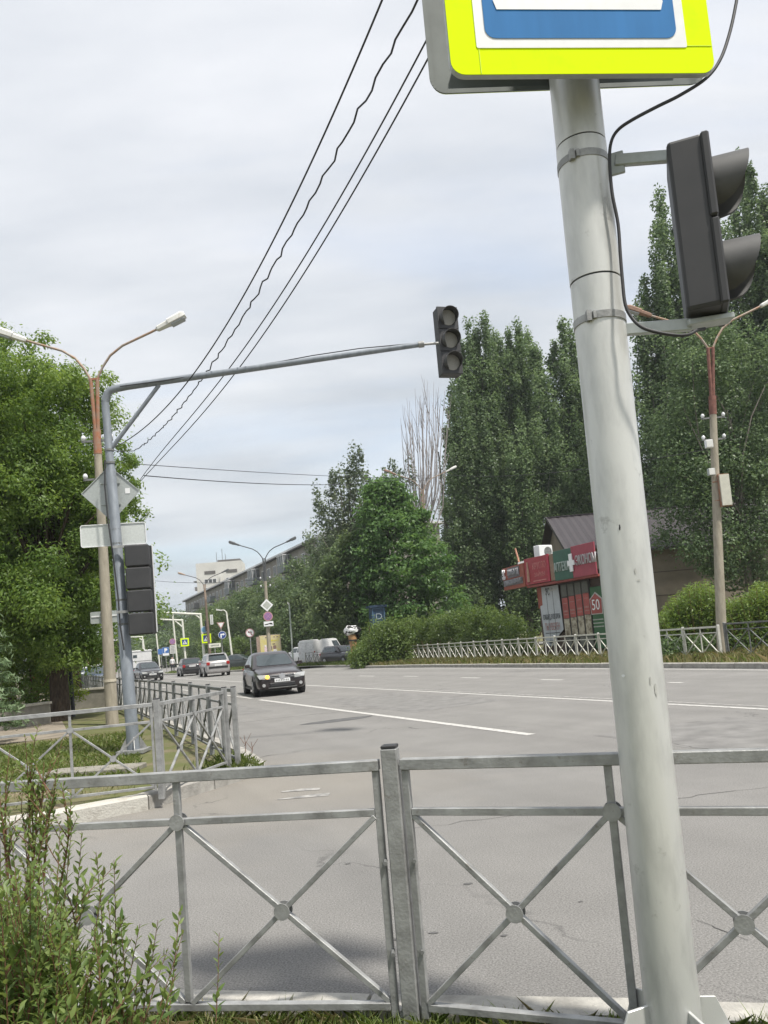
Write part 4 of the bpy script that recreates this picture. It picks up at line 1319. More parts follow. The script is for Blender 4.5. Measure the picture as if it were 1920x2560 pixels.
def sc_poly(poly, k): return [(a * k, b * k) for a, b in poly]
def ex_priority(o, layer, s):
    d = [(-s / 2, 0), (0, -s / 2), (s / 2, 0), (0, s / 2)]
    layer('white_border', sc_poly(d, .98), 0, M_WHITE); layer('faded_centre', sc_poly(d, .66), 1, mat('faded_centre', (0.46, 0.48, 0.44), 0.6))
def ex_nostop(o, layer, s):
    layer('faded_rim', circle(s * .49), 0, M_PINKRED); layer('violet_field', circle(s * .40), 1, M_VIOLET)
    for k, a in enumerate((45, -45)):
        c_, s_ = cos(radians(a)), sin(radians(a))
        p = [(-s * .38, -.025), (s * .38, -.025), (s * .38, .025), (-s * .38, .025)]
        layer('cross_bar', [(x * c_ - y * s_, x * s_ + y * c_) for x, y in p], 2 + k, mat('faded_bar', (0.42, 0.22, 0.40), 0.6))
def ex_tow(o, layer, s):
    layer('white_field', rounded(.66, .33, .03, 3), 0, M_WHITE)
    layer('tow_truck_symbol', [(-.28, -.07), (-.10, -.07), (-.10, -.02), (.04, -.02), (.08, .06), (.2, .06), (.28, -.01), (.28, -.07), (.1, -.04), (-.02, .02), (-.2, -.02), (-.28, -.02)], 1, M_INK)
def ex_noleft(o, layer, s):
    layer('red_rim', circle(s * .49), 0, M_PINKRED); layer('white_field', circle(s * .41), 1, M_WHITE)
    layer('turn_arrow', [(.06, -.17), (.11, -.17), (.11, .08), (-.06, .08), (-.06, .13), (-.16, .05), (-.06, -.02), (-.06, .03), (.06, .03)], 2, M_INK)
    p = [(-s * .40, -.022), (s * .40, -.022), (s * .40, .022), (-s * .40, .022)]
    c_, s_ = cos(radians(-45)), sin(radians(-45))
    layer('slash', [(x * c_ - y * s_, x * s_ + y * c_) for x, y in p], 3, M_PINKRED)
def ex_yield(o, layer, s):
    t_ = [(-s / 2, s * .42), (0, -s * .45), (s / 2, s * .42)]
    layer('red_rim', sc_poly(t_, .98), 0, mat('faded_rim', (0.55, 0.33, 0.30), 0.6)); layer('white_field', [(a * .66, b * .66 + .03) for a, b in t_], 1, M_WHITE)
def ex_right(o, layer, s):
    layer('white_rim', circle(s * .49), 0, M_WHITE); layer('blue_field', circle(s * .45), 1, M_NAVY)
    layer('white_arrow', [(-.14, -.22), (-.04, -.22), (-.04, .0), (.06, .0), (.06, -.06), (.22, .05), (.06, .16), (.06, .10), (-.14, .10)], 2, M_WHITE)
def ex_cross(o, layer, s):
    layer('yellow_film', rounded(s * .98, s * .98, .04, 3), 0, M_YELLOW)
    layer('blue_field', rounded(s * .66, s * .66, .03, 3), 1, M_NAVY)
    layer('white_triangle', [(-s * .26, -s * .24), (s * .26, -s * .24), (0, s * .26)], 2, M_WHITE)
    layer('walking_figure', [(-.10, -.16), (-.03, -.05), (-.06, .04), (0, .08), (.05, .02), (.02, -.05), (.09, -.16), (.03, -.15), (-.01, -.08), (-.05, -.16)], 3, M_INK)
SP = thing  # post carrying three signs is the lamp post itself
far_sign('faded white priority diamond topmost on the lamp post behind the dark brown car', 667, 1513, 54.7, 'diamond', .90, 'priority_sign', False, extra=ex_priority)
far_sign('faded violet no stopping disc under the white diamond on the lamp post', 670, 1541, 54.7, 'circle', .66, 'no_stopping_sign', False, extra=ex_nostop)
far_sign('small white tow truck plate under the violet disc on the lamp post', 671.5, 1559.5, 54.7, (.68, .36), .68, 'tow_plate', False, extra=ex_tow)
far_sign('white no left turn disc on a thin post left of the billboard', 625, 1582, 56, 'circle', .62, 'no_turn_sign', True, extra=ex_noleft)
far_sign('white yield triangle with pale rim above the blue arrow disc', 552, 1564, 62, 'tri_down', .62, 'yield_sign', True, extra=ex_yield)
far_sign('blue disc with white right turn arrow under the yield triangle', 555.5, 1587.5, 61.8, 'circle', .62, 'turn_right_sign', False, extra=ex_right)
far_sign('far yellow framed crosswalk sign on the second white mast', 462, 1605.5, 89.7, 'square', .95, 'crosswalk_sign', False, extra=ex_cross)
o = far_sign('white information board with a grey line of lettering above the silver SUV', 537, 1613.5, 66, (1.0, .36), 1.0, 'name_board', True,
             extra=lambda o, layer, s: (layer('white_field', rounded(.97, .33, .02, 3), 0, mat('board_cream', (0.75, 0.75, 0.65), .6)), [layer('lettering', rounded(.07, .12, .01, 2, -.3 + .1 * k, .0), 1, M_GREYINK) for k in range(7)]))
far_sign('yellow framed crosswalk sign half hidden by the far lamp post', 516, 1596, 79.5, 'square', .95, 'crosswalk_sign', False, extra=ex_cross, rz=radians(10))
far_sign('pale blue mandatory disc high on the first white mast', 511, 1574, 79.6, 'circle', .70, 'mandatory_sign', False, extra=lambda o, layer, s: (layer('white_rim', circle(s * .49), 0, M_WHITE), layer('blue_field', circle(s * .44), 1, mat('pale_blue', (0.20, 0.42, 0.62), .5))))
far_sign('white upright board right of the first white mast', 529, 1549, 79.5, (.30, 1.0), 1.0, 'board', False, extra=lambda o, layer, s: (layer('white_border', rounded(.28, .97, .02, 2), 0, M_WHITE), layer('grey_field', rounded(.18, .85, .02, 2), 1, mat('board_grey', (.5, .52, .48), .6))))
o = signal_head('traffic_light', 'dark far traffic light standing on the first white mast', (D(519, 1578, 79.3).x, 79.3, D(519, 1578, 79.3).z), radians(10), n=3, w=0.42, sec=0.36, dep=0.2, visor=0.15, lens_r=0.12)
far_sign('far blue parking board with a white panel beneath, left one of two', 402.5, 1629, 94, (.75, .70), .75, 'parking_sign', True, extra=lambda o, layer, s: layer('blue_field', rounded(.70, .65, .03, 3), 0, mat('parking_blue', (.06, .17, .45), .5)))
o = far_sign('larger far blue parking board right of the small one', 414, 1626, 92, (.80, .75), .8, 'parking_sign', True, extra=lambda o, layer, s: (layer('blue_field', rounded(.75, .70, .03, 3), 0, MATS['parking_blue']), layer('letter', [(-.14, -.25), (-.04, -.25), (-.04, -.05), (.12, -.05), (.2, .05), (.2, .16), (.1, .25), (-.14, .25)], 1, M_WHITE)))
far_sign('white plate right under the larger blue parking board', 415, 1636, 92, (.75, .30), .75, 'plate_sign', False, extra=lambda o, layer, s: layer('white_field', rounded(.7, .27, .02, 2), 0, M_WHITE))
far_sign('dull violet no stopping disc far beside a white pole', 431, 1604, 87, 'circle', .68, 'no_stopping_sign', True, extra=ex_nostop)
far_sign('greyish white plate with print under the far violet disc', 431.5, 1623.5, 87, (.6, .95), .6, 'plate_sign', False, extra=lambda o, layer, s: (layer('white_field', rounded(.56, .9, .02, 2), 0, mat('plate_grey', (.6, .61, .58), .6)), [layer('lettering', rounded(.4, .06, .01, 2, 0, .3 - .15 * k), 1, M_GREYINK) for k in range(5)]))

# billboard
c = D(676, 1612, 66)
bb = thing('billboard', 'yellow and pink lightbox billboard behind the lamp post and dark brown car', 'billboard', (c.x, c.y, c.z), ROT * 0.7)
MB().box((0, 0.06, 0.05), (1.80, 0.16, 1.55)).build('case', mat('billboard_case', (0.45, 0.36, 0.28), .6), bb, bevel=0.02)
MB().box((-1.02, 0.12, 0.0), (0.22, 0.3, 1.5)).build('side_case', mat('billboard_side', (0.36, 0.27, 0.22), .6), bb)
face('poster', rounded(1.68, 1.45, 0.02, 2, 0, 0.05), -0.024, mat('poster_cream', (.62, .54, .36), .5, scale=2, col2=(.62, .55, .20), thresh=(.40, .6)), bb)
PM = {'pink': mat('poster_pink', (.74, .58, .62), .6), 'dark': mat('poster_dark', (.16, .11, .13), .6), 'white': mat('poster_white', (.8, .78, .78), .6), 'yellow': mat('poster_yellow', (.60, .54, .08), .6), 'brown': mat('poster_brown', (.30, .20, .18), .6)}
for k, (x, z, w, h, n_) in enumerate(((-.35, -.38, .36, .50, 'pink'), (-.02, -.28, .30, .36, 'dark'), (-.42, -.06, .16, .14, 'white'), (.34, -.22, .28, .30, 'brown'), (.36, -.52, .30, .22, 'white'), (-.05, -.55, .26, .20, 'white'), (.0, .35, .5, .14, 'yellow'), (-.3, .62, .22, .07, 'dark'), (.35, .64, .14, .07, 'brown'), (.62, .64, .16, .08, 'brown'), (.4, .32, .3, .06, 'yellow'), (.28, .05, .22, .08, 'dark'))):
    face('print', rounded(w, h, min(w, h) * .3, 3, x, z), -0.029 - 0.001 * k, PM[n_], bb, 0.0008)
for sx in (-0.5, 0.5):
    MB().box((sx, .06, -1.2), (.1, .1, 1.9)).build('leg', M_GALVD, bb)

# ------------------------------------------------------------------ wires
def wire(label, a, b, sag, r_=0.008, wob=0.0, n=60, group=None, ext=None):
    pts = []
    rw = random.Random(int(a.x * 100) + int(b.z * 77))
    for k in range(n + 1):
        t = k / n
        p = a.lerp(b, t)
        p.z -= sag * 4 * t * (1 - t)
        if wob: p += Vector((rw.uniform(-wob, wob), 0, rw.uniform(-wob, wob)))
        pts.append(p)
    o = MB().tube(pts, r_, 6, caps=False).build('overhead_wire', M_WIRE, None, smooth=60)
    return tag(o, label, 'wire', None, group)
def toward(px0, py0, Y0, px1, py1, Y1, tt):
    a, b = D(px0, py0, Y0), D(px1, py1, Y1)
    return a, a + (b - a) * tt
def wire_px(label, pts, z_end=6.6, ext_far=None, r_=0.009, group='overhead wires from the left lamp post', wob=0.0):
    a, b = G(*pts[-1], z_end), G(*pts[0], z_end)
    d = Vector((b.x - a.x, b.y - a.y, 0)).normalized()
    nn_ = Vector((-d.y, d.x, 0))
    P = []
    for x, y in pts[::-1]:
        r_ay = ray(x, y)
        t = (a - CAM).dot(nn_) / r_ay.dot(nn_)
        P.append(CAM + r_ay * t)
    # smooth in the vertical plane: fit z as a quadratic of the run
    s_ = np.array([(p - a).dot(d) for p in P]); z_ = np.array([p.z for p in P])
    co = np.polyfit(s_, z_, 3)
    S0 = s_[0] if ext_far is None else -ext_far
    out_ = []
    rw = random.Random(len(label))
    n = 110
    send = s_[-1]
    slope_end = np.polyval(np.polyder(co), send)
    for k in range(n + 1):
        s = S0 + (send - S0) * k / n
        z = float(np.polyval(co, s)) if s >= 0 else float(z_[0] + s * np.polyval(np.polyder(co), 0.0))
        p = Vector((a.x, a.y, 0)) + d * s
        p.z = z
        if wob: p += Vector((0, 0, wob * sin(k * 2.3 + sin(k * 0.7) * 2))) + nn_ * (wob * cos(k * 1.9))
        out_.append(p)
    for k in range(1, 12):                       # on over the camera to the next post
        s = send + k * 2.0
        p = Vector((a.x, a.y, 0)) + d * s
        p.z = out_[n].z + slope_end * (k * 2.0) * 0.5 + 0.004 * (k * 2.0) ** 2
        out_.append(p)
    return tag(MB().tube(out_, r_, 6, caps=False).build('overhead_wire', M_WIRE, None, smooth=60), label, 'wire', None, group), out_

w1, P1 = wire_px('leftmost of the four wires rising from the left lamp post to the top', [(965, 0), (860, 200), (725, 500), (590, 800), (420, 1000), (350, 1080), (300, 1115), (268, 1126)], 6.7, r_=0.0098)
w2, P2 = wire_px('wavy wire wrapped with a thin cable, second from the left', [(1045, 0), (970, 130), (890, 300), (730, 580), (560, 870), (440, 1030), (380, 1095), (335, 1127)], 6.65, r_=0.0098, wob=0.016)
w3, P3 = wire_px('third wire from the left, running into the leaves of the left tree', [(1065, 92), (900, 420), (720, 710), (560, 930), (440, 1090), (370, 1172)], 6.6, ext_far=3.5, r_=0.0092)
w4, P4 = wire_px('rightmost of the four wires, just below and beside the third', [(1070, 140), (900, 460), (720, 745), (560, 965), (440, 1110), (372, 1180)], 6.6, ext_far=3.5, r_=0.0092)
# short lead from the second wire back to the lamp post
lp = bpy.data.objects['street_lamp'].location
tag(MB().tube([P2[0], P2[0].lerp(Vector((lp.x + 0.05, lp.y, P2[0].z + 0.02)), 0.5) + Vector((0, 0, -0.06)), Vector((lp.x + 0.06, lp.y, P2[0].z + 0.05))], 0.01, 6).build('overhead_wire', M_WIRE), 'short lead tying the wavy wire to the left lamp post', 'wire')
wire('upper thin wire crossing level from the left tree towards the chestnut', D(340, 1160, 24), D(1078, 1195, 60.5), 0.15, 0.012)
wire('lower thicker wire crossing level from the left tree towards the chestnut', D(360, 1189, 24), D(1060, 1188, 60.5), 0.5, 0.016)
wire('wire from the hidden lamp post to the right concrete post across the poplars', D(1100, 1184, 60.8), D(1775, 1122, 24.6), 0.5, 0.013)
wire('far thin wire passing in front of the pale tower block', D(378, 1451, 70), D(665, 1447, 55), 0.25, 0.017)

# ------------------------------------------------------------------ cars
def car(label, u=None, v=None, pos=None, rz=0.0, kind='sedan', paint=None, lit=None, plate=True, glassm=None, group=None, name='car', trim2=None, rack=False):
    S = {'sedan': dict(L=4.38, W=1.70, H=1.465, belt=0.95, hood=0.85, cab0=-1.02, cab1=1.80, roof0=0.10, roof1=0.85, trunk=0.98, wb=2.55, clear=0.17),
         'hatch': dict(L=4.20, W=1.76, H=1.48, belt=0.97, hood=0.92, cab0=-0.95, cab1=2.02, roof0=-0.15, roof1=1.55, trunk=0.97, wb=2.60, clear=0.16),
         'suv': dict(L=4.55, W=1.82, H=1.66, belt=1.08, hood=1.02, cab0=-1.05, cab1=2.20, roof0=-0.25, roof1=1.72, trunk=1.05, wb=2.66, clear=0.21),
         'van': dict(L=5.10, W=1.98, H=2.18, belt=1.20, hood=1.12, cab0=-1.75, cab1=2.52, roof0=-0.95, roof1=2.46, trunk=1.2, wb=3.00, clear=0.20)}[kind]
    L_, W_, H_ = S['L'], S['W'], S['H']
    if pos is None: pos = W(u, v)
    o = thing(name, label, 'van' if kind == 'van' else 'car', (pos.x, pos.y, 0.006), rz, group)
    y0, y1 = -L_ / 2, L_ / 2
    hw = W_ / 2
    cl, hood, belt = S['clear'], S['hood'], S['belt']
    def ring(y, w, zb, zt, crown=0.02, sh=0.86):
        zm = zb + (zt - zb) * 0.45
        half = [(0, zb), (w * .86, zb), (w * .97, zb + .08), (w, zm), (w * .985, zt - .14), (w * sh, zt - .015), (w * .5, zt + crown * .7), (0, zt + crown)]
        return [Vector((x, y, z)) for x, z in half] + [Vector((-x, y, z)) for x, z in half[-2:0:-1]]
    st = [(y0, hw * .72, cl + .10, hood - .24), (y0 + .035, hw * .84, cl + .05, hood - .16), (y0 + .13, hw * .94, cl + .02, hood - .08), (y0 + .42, hw * .985, cl, hood - .03),
          (S['cab0'], hw, cl, belt), (0.2, hw, cl, belt + .01), (1.1, hw, cl, belt + .02)]
    if kind == 'sedan':
        st += [(1.72, hw * .99, cl, S['trunk']), (y1 - .18, hw * .95, cl + .03, S['trunk'] - .02), (y1 - .05, hw * .88, cl + .08, S['trunk'] - .06), (y1, hw * .78, cl + .16, S['trunk'] - .16)]
    else:
        st += [(y1 - .30, hw * .985, cl, belt + .01), (y1 - .08, hw * .93, cl + .04, belt - .0), (y1, hw * .86, cl + .12, belt - .10)]
    body = MB().loft([ring(*q) for q in st])
    b_o = body.build('body', paint, o, smooth=60)
    if kind != 'van':
        sbm = b_o.modifiers.new('round', 'SUBSURF'); sbm.levels = 2; sbm.render_levels = 2
    # cabin
    zr = H_
    inset_b, inset_r = 0.955, {'van': 0.88, 'sedan': 0.70}.get(kind, 0.76)
    def cab_ring(z, ya, yb, w):
        r_ = 0.13
        pts = []
        for (sx, yy, sy) in ((1, ya, -1), (1, yb, 1), (-1, yb, 1), (-1, ya, -1)):
            c_ = [(sx * w * .80, yy), (sx * w * .95, yy - sy * .07), (sx * w, yy - sy * .26)]
            if (sx, sy) in ((1, 1), (-1, -1)): c_ = c_[::-1]
            pts += c_
        return [Vector((x, y, z)) for x, y in pts]
    kz = (zr - belt)
    c0 = cab_ring(belt - .05, S['cab0'], S['cab1'], hw * inset_b)
    c1 = cab_ring(belt + kz * .80, S['cab0'] + (S['roof0'] - S['cab0']) * .80, S['cab1'] + (S['roof1'] - S['cab1']) * .80, hw * (inset_b + (inset_r - inset_b) * .72))
    c2 = cab_ring(belt + kz * .955, S['roof0'] - .02, S['roof1'] + .02, hw * inset_r * .985)
    c3 = cab_ring(zr, S['roof0'] + .22, S['roof1'] - .22, hw * inset_r * .72)
    MB().loft([c0, c1, c2, c3]).build('cabin', paint, o, smooth=50)
    gm = glassm or M_CARGLASS
    # glass: windscreen, rear window, side windows, all a little proud
    def lerp3(a, b, t): return a + (b - a) * t
    def gquad(n_, A, B, C_, Dq, push, corner=0.07):
        """A,B bottom; C_,Dq top, inset and pushed outwards"""
        b = MB()
        p = [A, B, C_, Dq]
        cen = (A + B + C_ + Dq) / 4
        nrm = (B - A).cross(Dq - A).normalized()
        if nrm.dot(push) < 0: nrm = -nrm
        q = []
        for i in range(4):
            a_, b_, c_ = p[i - 1], p[i], p[(i + 1) % 4]
            q += [b_ + (a_ - b_) * corner, b_ + (c_ - b_) * corner]
        q = [x + nrm * 0.010 for x in q]
        k = len(q)
        b.add(q + [x - nrm * 0.02 for x in q], [tuple(range(k))] + [((i + 1) % k, i, i + k, (i + 1) % k + k) for i in range(k)])
        return b.build(n_, gm, o)
    def onface(yb_, yt_, s, z0f, z1f, x0, x1):
        pass
    zl, zh = belt + kz * .06, belt + kz * .78
    def edge(ring_b, ring_t, i, z):
        a, b = ring_b[i], ring_t[i]
        return a.lerp(b, (z - a.z) / (b.z - a.z))
    # ring order: (+,front): idx 0..2 ; (+,rear): 3..5 (reversed) ; (-,rear): 6..8 ; (-,front): 9..11 (reversed)
    gquad('windscreen', edge(c0, c1, 11, zl), edge(c0, c1, 0, zl), edge(c0, c1, 0, zh), edge(c0, c1, 11, zh), Vector((0, -1, .5)))
    if kind != 'van':
        gquad('rear_window', edge(c0, c1, 5, zl + .02), edge(c0, c1, 6, zl + .02), edge(c0, c1, 6, zh), edge(c0, c1, 5, zh), Vector((0, 1, .5)))
    for (f_, r_, s) in ((2, 3, 1), (9, 8, -1)):
        A, B = edge(c0, c1, f_, zl + .01), edge(c0, c1, r_, zl + .01)
        C_, Dq = edge(c0, c1, r_, zh), edge(c0, c1, f_, zh)
        n_w = 1 if kind == 'van' else 2
        ends = [(0.02, 0.48), (0.52, 0.97)] if n_w == 2 else [(0.0, 0.26)]
        for t0, t1 in ends:
            gquad('side_window', A.lerp(B, t0), A.lerp(B, t1), Dq.lerp(C_, t1), Dq.lerp(C_, t0), Vector((s, 0, 0)), .05)
    # wheels
    wr = 0.315 if kind in ('sedan', 'hatch') else 0.345
    yf = -S['wb'] / 2 - 0.05
    for (yy) in (yf, yf + S['wb']):
        for s in (-1, 1):
            ar = MB().disc((s * (hw - 0.085), yy, wr + .015), (1, 0, 0), wr + 0.045, 0.184, 24)
            ar.build('wheel_arch', M_TRIM, o)
            t_ = MB()
            prof = [(-.10, wr - .05), (-.09, wr - .01), (-.06, wr), (.06, wr), (.09, wr - .01), (.10, wr - .05)]
            cx = s * (hw - 0.075)
            t_.tube([(cx + dx_, yy, wr - .004) for dx_, _ in prof], [q for _, q in prof], 24)
            wo = t_.build('tyre', M_RUBBER, o, smooth=40)
            wo.name = 'wheel'
            ri = MB().disc((cx + s * .098, yy, wr - .004), (1, 0, 0), wr * .62, .012, 18)
            for k in range(5):
                a = 2 * pi * k / 5
                ri.bar((cx + s * .106, yy + cos(a) * wr * .12, wr + sin(a) * wr * .12), (cx + s * .106, yy + cos(a) * wr * .58, wr + sin(a) * wr * .58), .05, .012, up=(1, 0, 0))
            ri.build('rim', M_RIM, wo)
    # lights, grille, plate, mirrors
    zf = hood - .22
    for s in (-1, 1):
        lpoly = [(0, -.07), (.30, -.05), (.36, .06), (.12, .055), (0, .03)]
        b = MB()
        pts = []
        for a_, c_ in lpoly:
            x = s * (hw * .48 + a_ * hw * 1.30)
            fr_ = min(1.0, max(0, abs(x) / hw - .55) / .45)
            pts.append(Vector((x, y0 - .035 + fr_ ** 2 * .15 + (.075 if c_ > 0.03 else 0.0), zf + .01 + c_ * 1.25)))
        b.add(pts + [p + Vector((-s * .06, .16, -.02)) for p in pts], [tuple(range(5)), (9, 8, 7, 6, 5)] + [((i + 1) % 5, i, i + 5, (i + 1) % 5 + 5) for i in range(5)])
        b.build('headlight', M_LIGHTGLASS, o)
        if lit == s:
            MB().disc((s * hw * .58, y0 - .04, zf + .01), (0, 1, 0), .06, .03, 12).build('turn_signal', M_AMBER, o)
        MB().disc((s * hw * .72, y0 + .022, cl + .20), (0, 1, 0), .055, .05, 14).build('fog_lamp', M_LIGHTGLASS, o)
        zt = (S['trunk'] if kind == 'sedan' else belt) - .14
        hh = .12 if kind == 'sedan' else .22
        MB().box((s * hw * .78, y1 - .055, zt), (hw * .26, .10, hh), Matrix.Rotation(-s * .35, 3, 'Z')).build('tail_light', M_TAIL, o, bevel=.02)
        m2 = MB().box((s * (hw + .07), S['cab0'] + .42, belt + .06), (.17, .10, .13))
        m2.bar((s * (hw - .06), S['cab0'] + .42, belt + .0), (s * (hw + .04), S['cab0'] + .42, belt + .03), .05)
        m2.build('mirror', paint if kind != 'van' else M_TRIM, o, bevel=.02)
        for k, yy in enumerate((0.12, 1.02)):
            if kind == 'van' and k: continue
            MB().box((s * (hw + .004), yy, belt - .13), (.02, .18, .03)).build('door_handle', trim2 or paint, o, bevel=.006)
        MB().box((s * (hw - .005), 0.0, cl + .08), (.03, S['wb'] - .75, .07)).build('sill_strip', M_TRIM, o)
    g = MB()
    g.box((0, y0 + .012, zf + .005), (hw * .98, .05, .125))
    g.build('grille', M_TRIM, o, bevel=.02)
    for z in (zf - .025, zf + .035):
        MB().box((0, y0 - .014, z), (hw * .96, .015, .018)).build('chrome_bar', M_CHROME, o)
    MB().disc((0, y0 - .022, zf + .005), (0, 1, 0), .10, .02, 18).build('badge', M_CHROME, o)
    MB().box((0, y0 + .005, cl + .20), (hw * 1.0, .06, .13)).build('lower_intake', M_TRIM, o, bevel=.02)
    MB().box((0, y0 + .004, cl + .105), (hw * 1.1, .05, .022)).build('chin_strip', M_GALVD, o)
    if plate:
        for yy, zz, s in ((y0 - .016, cl + .335, -1), (y1 + .012, (.80 if kind != 'sedan' else .62) * 1.0, 1)):
            po = MB().box((0, yy, zz), (.52, .014, .115)).build('licence_plate', M_WHITE, o, bevel=.006)
            sb_ = MB()
            for k in range(8):
                sb_.box((-.20 + .056 * k, yy + s * .0085, zz), (.030, .003, .055))
            sb_.build('plate_characters', M_GREYINK, po)
    if kind != 'sedan':
        MB().box((0, y1 - .01, belt - .42), (hw * 1.5, .06, .16)).build('rear_bumper_insert', M_TRIM, o, bevel=.02)
    if rack:
        for s in (-1, 1):
            MB().bar((s * hw * .66, S['roof0'] + .25, H_ + .03), (s * hw * .66, S['roof1'] - .1, H_ + .03), .04, .03).build('roof_rail', M_CHROME, o)
        MB().box((0, S['roof1'] + .08, H_ - .05), (hw * 1.25, .25, .05)).build('spoiler', paint, o, bevel=.02)
    return o

def paint(name, c, rough=0.3, coat=0.6):
    return mat(name, c, rough, 0.25, var=0.04, scale=3, coat=coat)
P_BROWN = paint('paint_dark_brown', (0.026, 0.0185, 0.0195))
P_SILVER = paint('paint_silver', (0.40, 0.39, 0.39))
P_GREY = paint('paint_dark_grey', (0.04, 0.038, 0.043))
P_BLACK = paint('paint_black', (0.016, 0.015, 0.018))
P_WHITE = paint('paint_white', (0.78, 0.78, 0.78), .35, .3)
P_NAVY = paint('paint_navy', (0.06, 0.09, 0.15))
OUT = ROT            # local -y faces the camera: oncoming
AWAY = ROT + pi
fl, fr_ = G(650, 1744), G(764, 1730)
pc = W(27.4, 7.62)
car('dark brown sedan with its amber turn signal lit, nearest car on the road', pos=pc, rz=OUT - radians(7), kind='sedan', paint=P_BROWN, lit=-1)
car('silver SUV seen from behind with white plate, right of the dark hatchback', 59.5, 12.15, rz=AWAY + radians(-4), kind='suv', paint=P_SILVER, rack=True)
car('dark grey hatchback seen from behind, just left of the silver SUV', 68.6, 11.9, rz=AWAY + radians(-3), kind='hatch', paint=P_GREY)
car('black sedan with bright headlamps coming on just right of the left mast', 64.0, 7.9, rz=OUT + radians(2), kind='sedan', paint=P_BLACK)
q = D(243, 1694, 50)
car('dark blue car mostly hidden behind the concrete lamp post and left railing', pos=Vector((q.x, q.y, 0)), rz=OUT, kind='sedan', paint=P_NAVY)
q = D(203, 1688, 72)
car('small white car far off at the left end of the left railing', pos=Vector((q.x, q.y, 0)), rz=OUT, kind='hatch', paint=P_WHITE)
q = D(187, 1690, 95)
car('farthest dark car beyond the small white car at left', pos=Vector((q.x, q.y, 0)), rz=OUT, kind='sedan', paint=P_GREY)
# parked group on the right, in the side pocket
q = D(812, 1660, 71)
car('white panel van parked with its rear doors to the camera', pos=Vector((q.x, q.y, 0)), rz=radians(148), kind='van', paint=P_WHITE)
vo = bpy.data.objects[[o.name for o in bpy.data.objects if o.get('label', '').startswith('white panel van')][0]]
for s in (-1, 1):
    d = MB().prism(rounded(.82, 1.45, .06, 3), .02, (s * .43, 2.575, 1.28), (-1, 0, 0), (0, 0, 1), nrm=(0, 1, 0)).build('rear_door', mat('van_door', (0.70, 0.71, 0.71), .5), vo)
    MB().prism(rounded(.62, .50, .05, 3), .012, (s * .43, 2.585, 1.62), (-1, 0, 0), (0, 0, 1), nrm=(0, 1, 0)).build('door_panel', mat('van_panel', (0.76, 0.77, 0.77), .5), d)
q = D(756, 1661, 76)
car('white boxy car with red lamps seen from behind, left of the white van', pos=Vector((q.x, q.y, 0)), rz=AWAY + radians(10), kind='suv', paint=P_WHITE)
q = D(724, 1661, 84)
car('pale silver car roof just showing between the brown sedan and white boxy car', pos=Vector((q.x, q.y, 0)), rz=AWAY, kind='hatch', paint=P_SILVER)
q = D(858, 1664, 62)
car('dark car with white trim parked nose out right of the white van', pos=Vector((q.x, q.y, 0)), rz=radians(38), kind='hatch', paint=P_GREY)
q = D(890, 1662, 64)
car('bright silver car half hidden by the hedge end', pos=Vector((q.x, q.y, 0)), rz=radians(30), kind='sedan', paint=P_SILVER)
q = D(604, 1668, 76)
car('dark green car behind the short railing between the SUV and the brown sedan', pos=Vector((q.x, q.y, 0)), rz=radians(80), kind='sedan', paint=paint('paint_green_grey', (0.05, 0.06, 0.058)))
# white truck far left
q = D(350, 1692, 88)
tk = thing('truck', 'white box truck behind the black sedan at the left mast', 'truck', (q.x, q.y, 0.006), AWAY)
MB().box((0, -.2, 1.75), (2.3, 4.2, 2.1)).build('cargo_box', P_WHITE, tk, bevel=.04)
MB().box((0, -3.2, 1.35), (2.05, 1.6, 1.7)).build('cab', P_WHITE, tk, bevel=.12)
MB().box((0, 0, .55), (1.0, 6.6, .25)).build('chassis', M_TRIM, tk)
MB().box((0, 1.905, 2.72), (2.42, .1, .1)).build('roof_edge', P_WHITE, tk)
MB().box((.62, 1.91, 2.15), (.42, .03, .32)).build('rear_window', M_CARGLASS, tk)
MB().box((0, 1.91, 1.62), (2.28, .02, .05)).build('seam_strip', M_GALVD, tk)
MB().box((0, 1.93, .8), (2.2, .08, .22)).build('bumper', M_TRIM, tk)
for yy in (-3.0, 1.1):
    for s in (-1, 1):
        MB().tube([(s * .75, yy, .42), (s * 1.02, yy, .42)], .42, 20).build('wheel', M_RUBBER, tk, smooth=40)
# small brown kiosk far left
q = D(252, 1672, 120)
bk = thing('kiosk', 'small far brown kiosk with red sign beyond the dark blue car', 'kiosk', (q.x, q.y, 0.05), ROT)
MB().box((0, 0, 1.5), (4.2, 3, 3.0)).build('wall', mat('kiosk_brown', (.30, .20, .16), .8), bk)
MB().box((0, 0, 3.1), (4.6, 3.4, .18)).build('roof', M_GALVD, bk)
MB().box((-1.0, -1.54, 2.3), (1.6, .06, .6)).build('red_sign', M_RED, bk)
MB().box((-1.0, -1.54, 1.5), (1.8, .06, .5)).build('white_sign', M_WHITE, bk)
# patterned lump over the parked cars
q = D(880, 1590, 53)
M_COW = mat('black_white_patches', (.8, .8, .8), .6, scale=3.2, col2=(.015, .015, .015), thresh=(.47, .50), detail=1)
lt_ = thing('patterned_ornament', 'black and white patched lump on a tan stem above the parked cars', 'ornament', (q.x, q.y, 0.0), 0)
zc_ = D(880, 1576, 53).z
bm = bmesh.new(); bmesh.ops.create_icosphere(bm, subdivisions=3, radius=.5)
for v_ in bm.verts:
    n_ = v_.co.copy()
    v_.co = Vector((n_.x * 1.05, n_.y * .8, n_.z * .72)) * (1 + .16 * sin(n_.x * 9 + 1) * cos(n_.z * 8)) + Vector((0, 0, zc_))
    if n_.x > .42 and abs(n_.z) < .2: v_.co.x += .18
me = bpy.data.meshes.new('patched_top'); bm.to_mesh(me); bm.free(); me.materials.append(M_COW)
for p in me.polygons: p.use_smooth = True
place('patched_top', me, lt_)
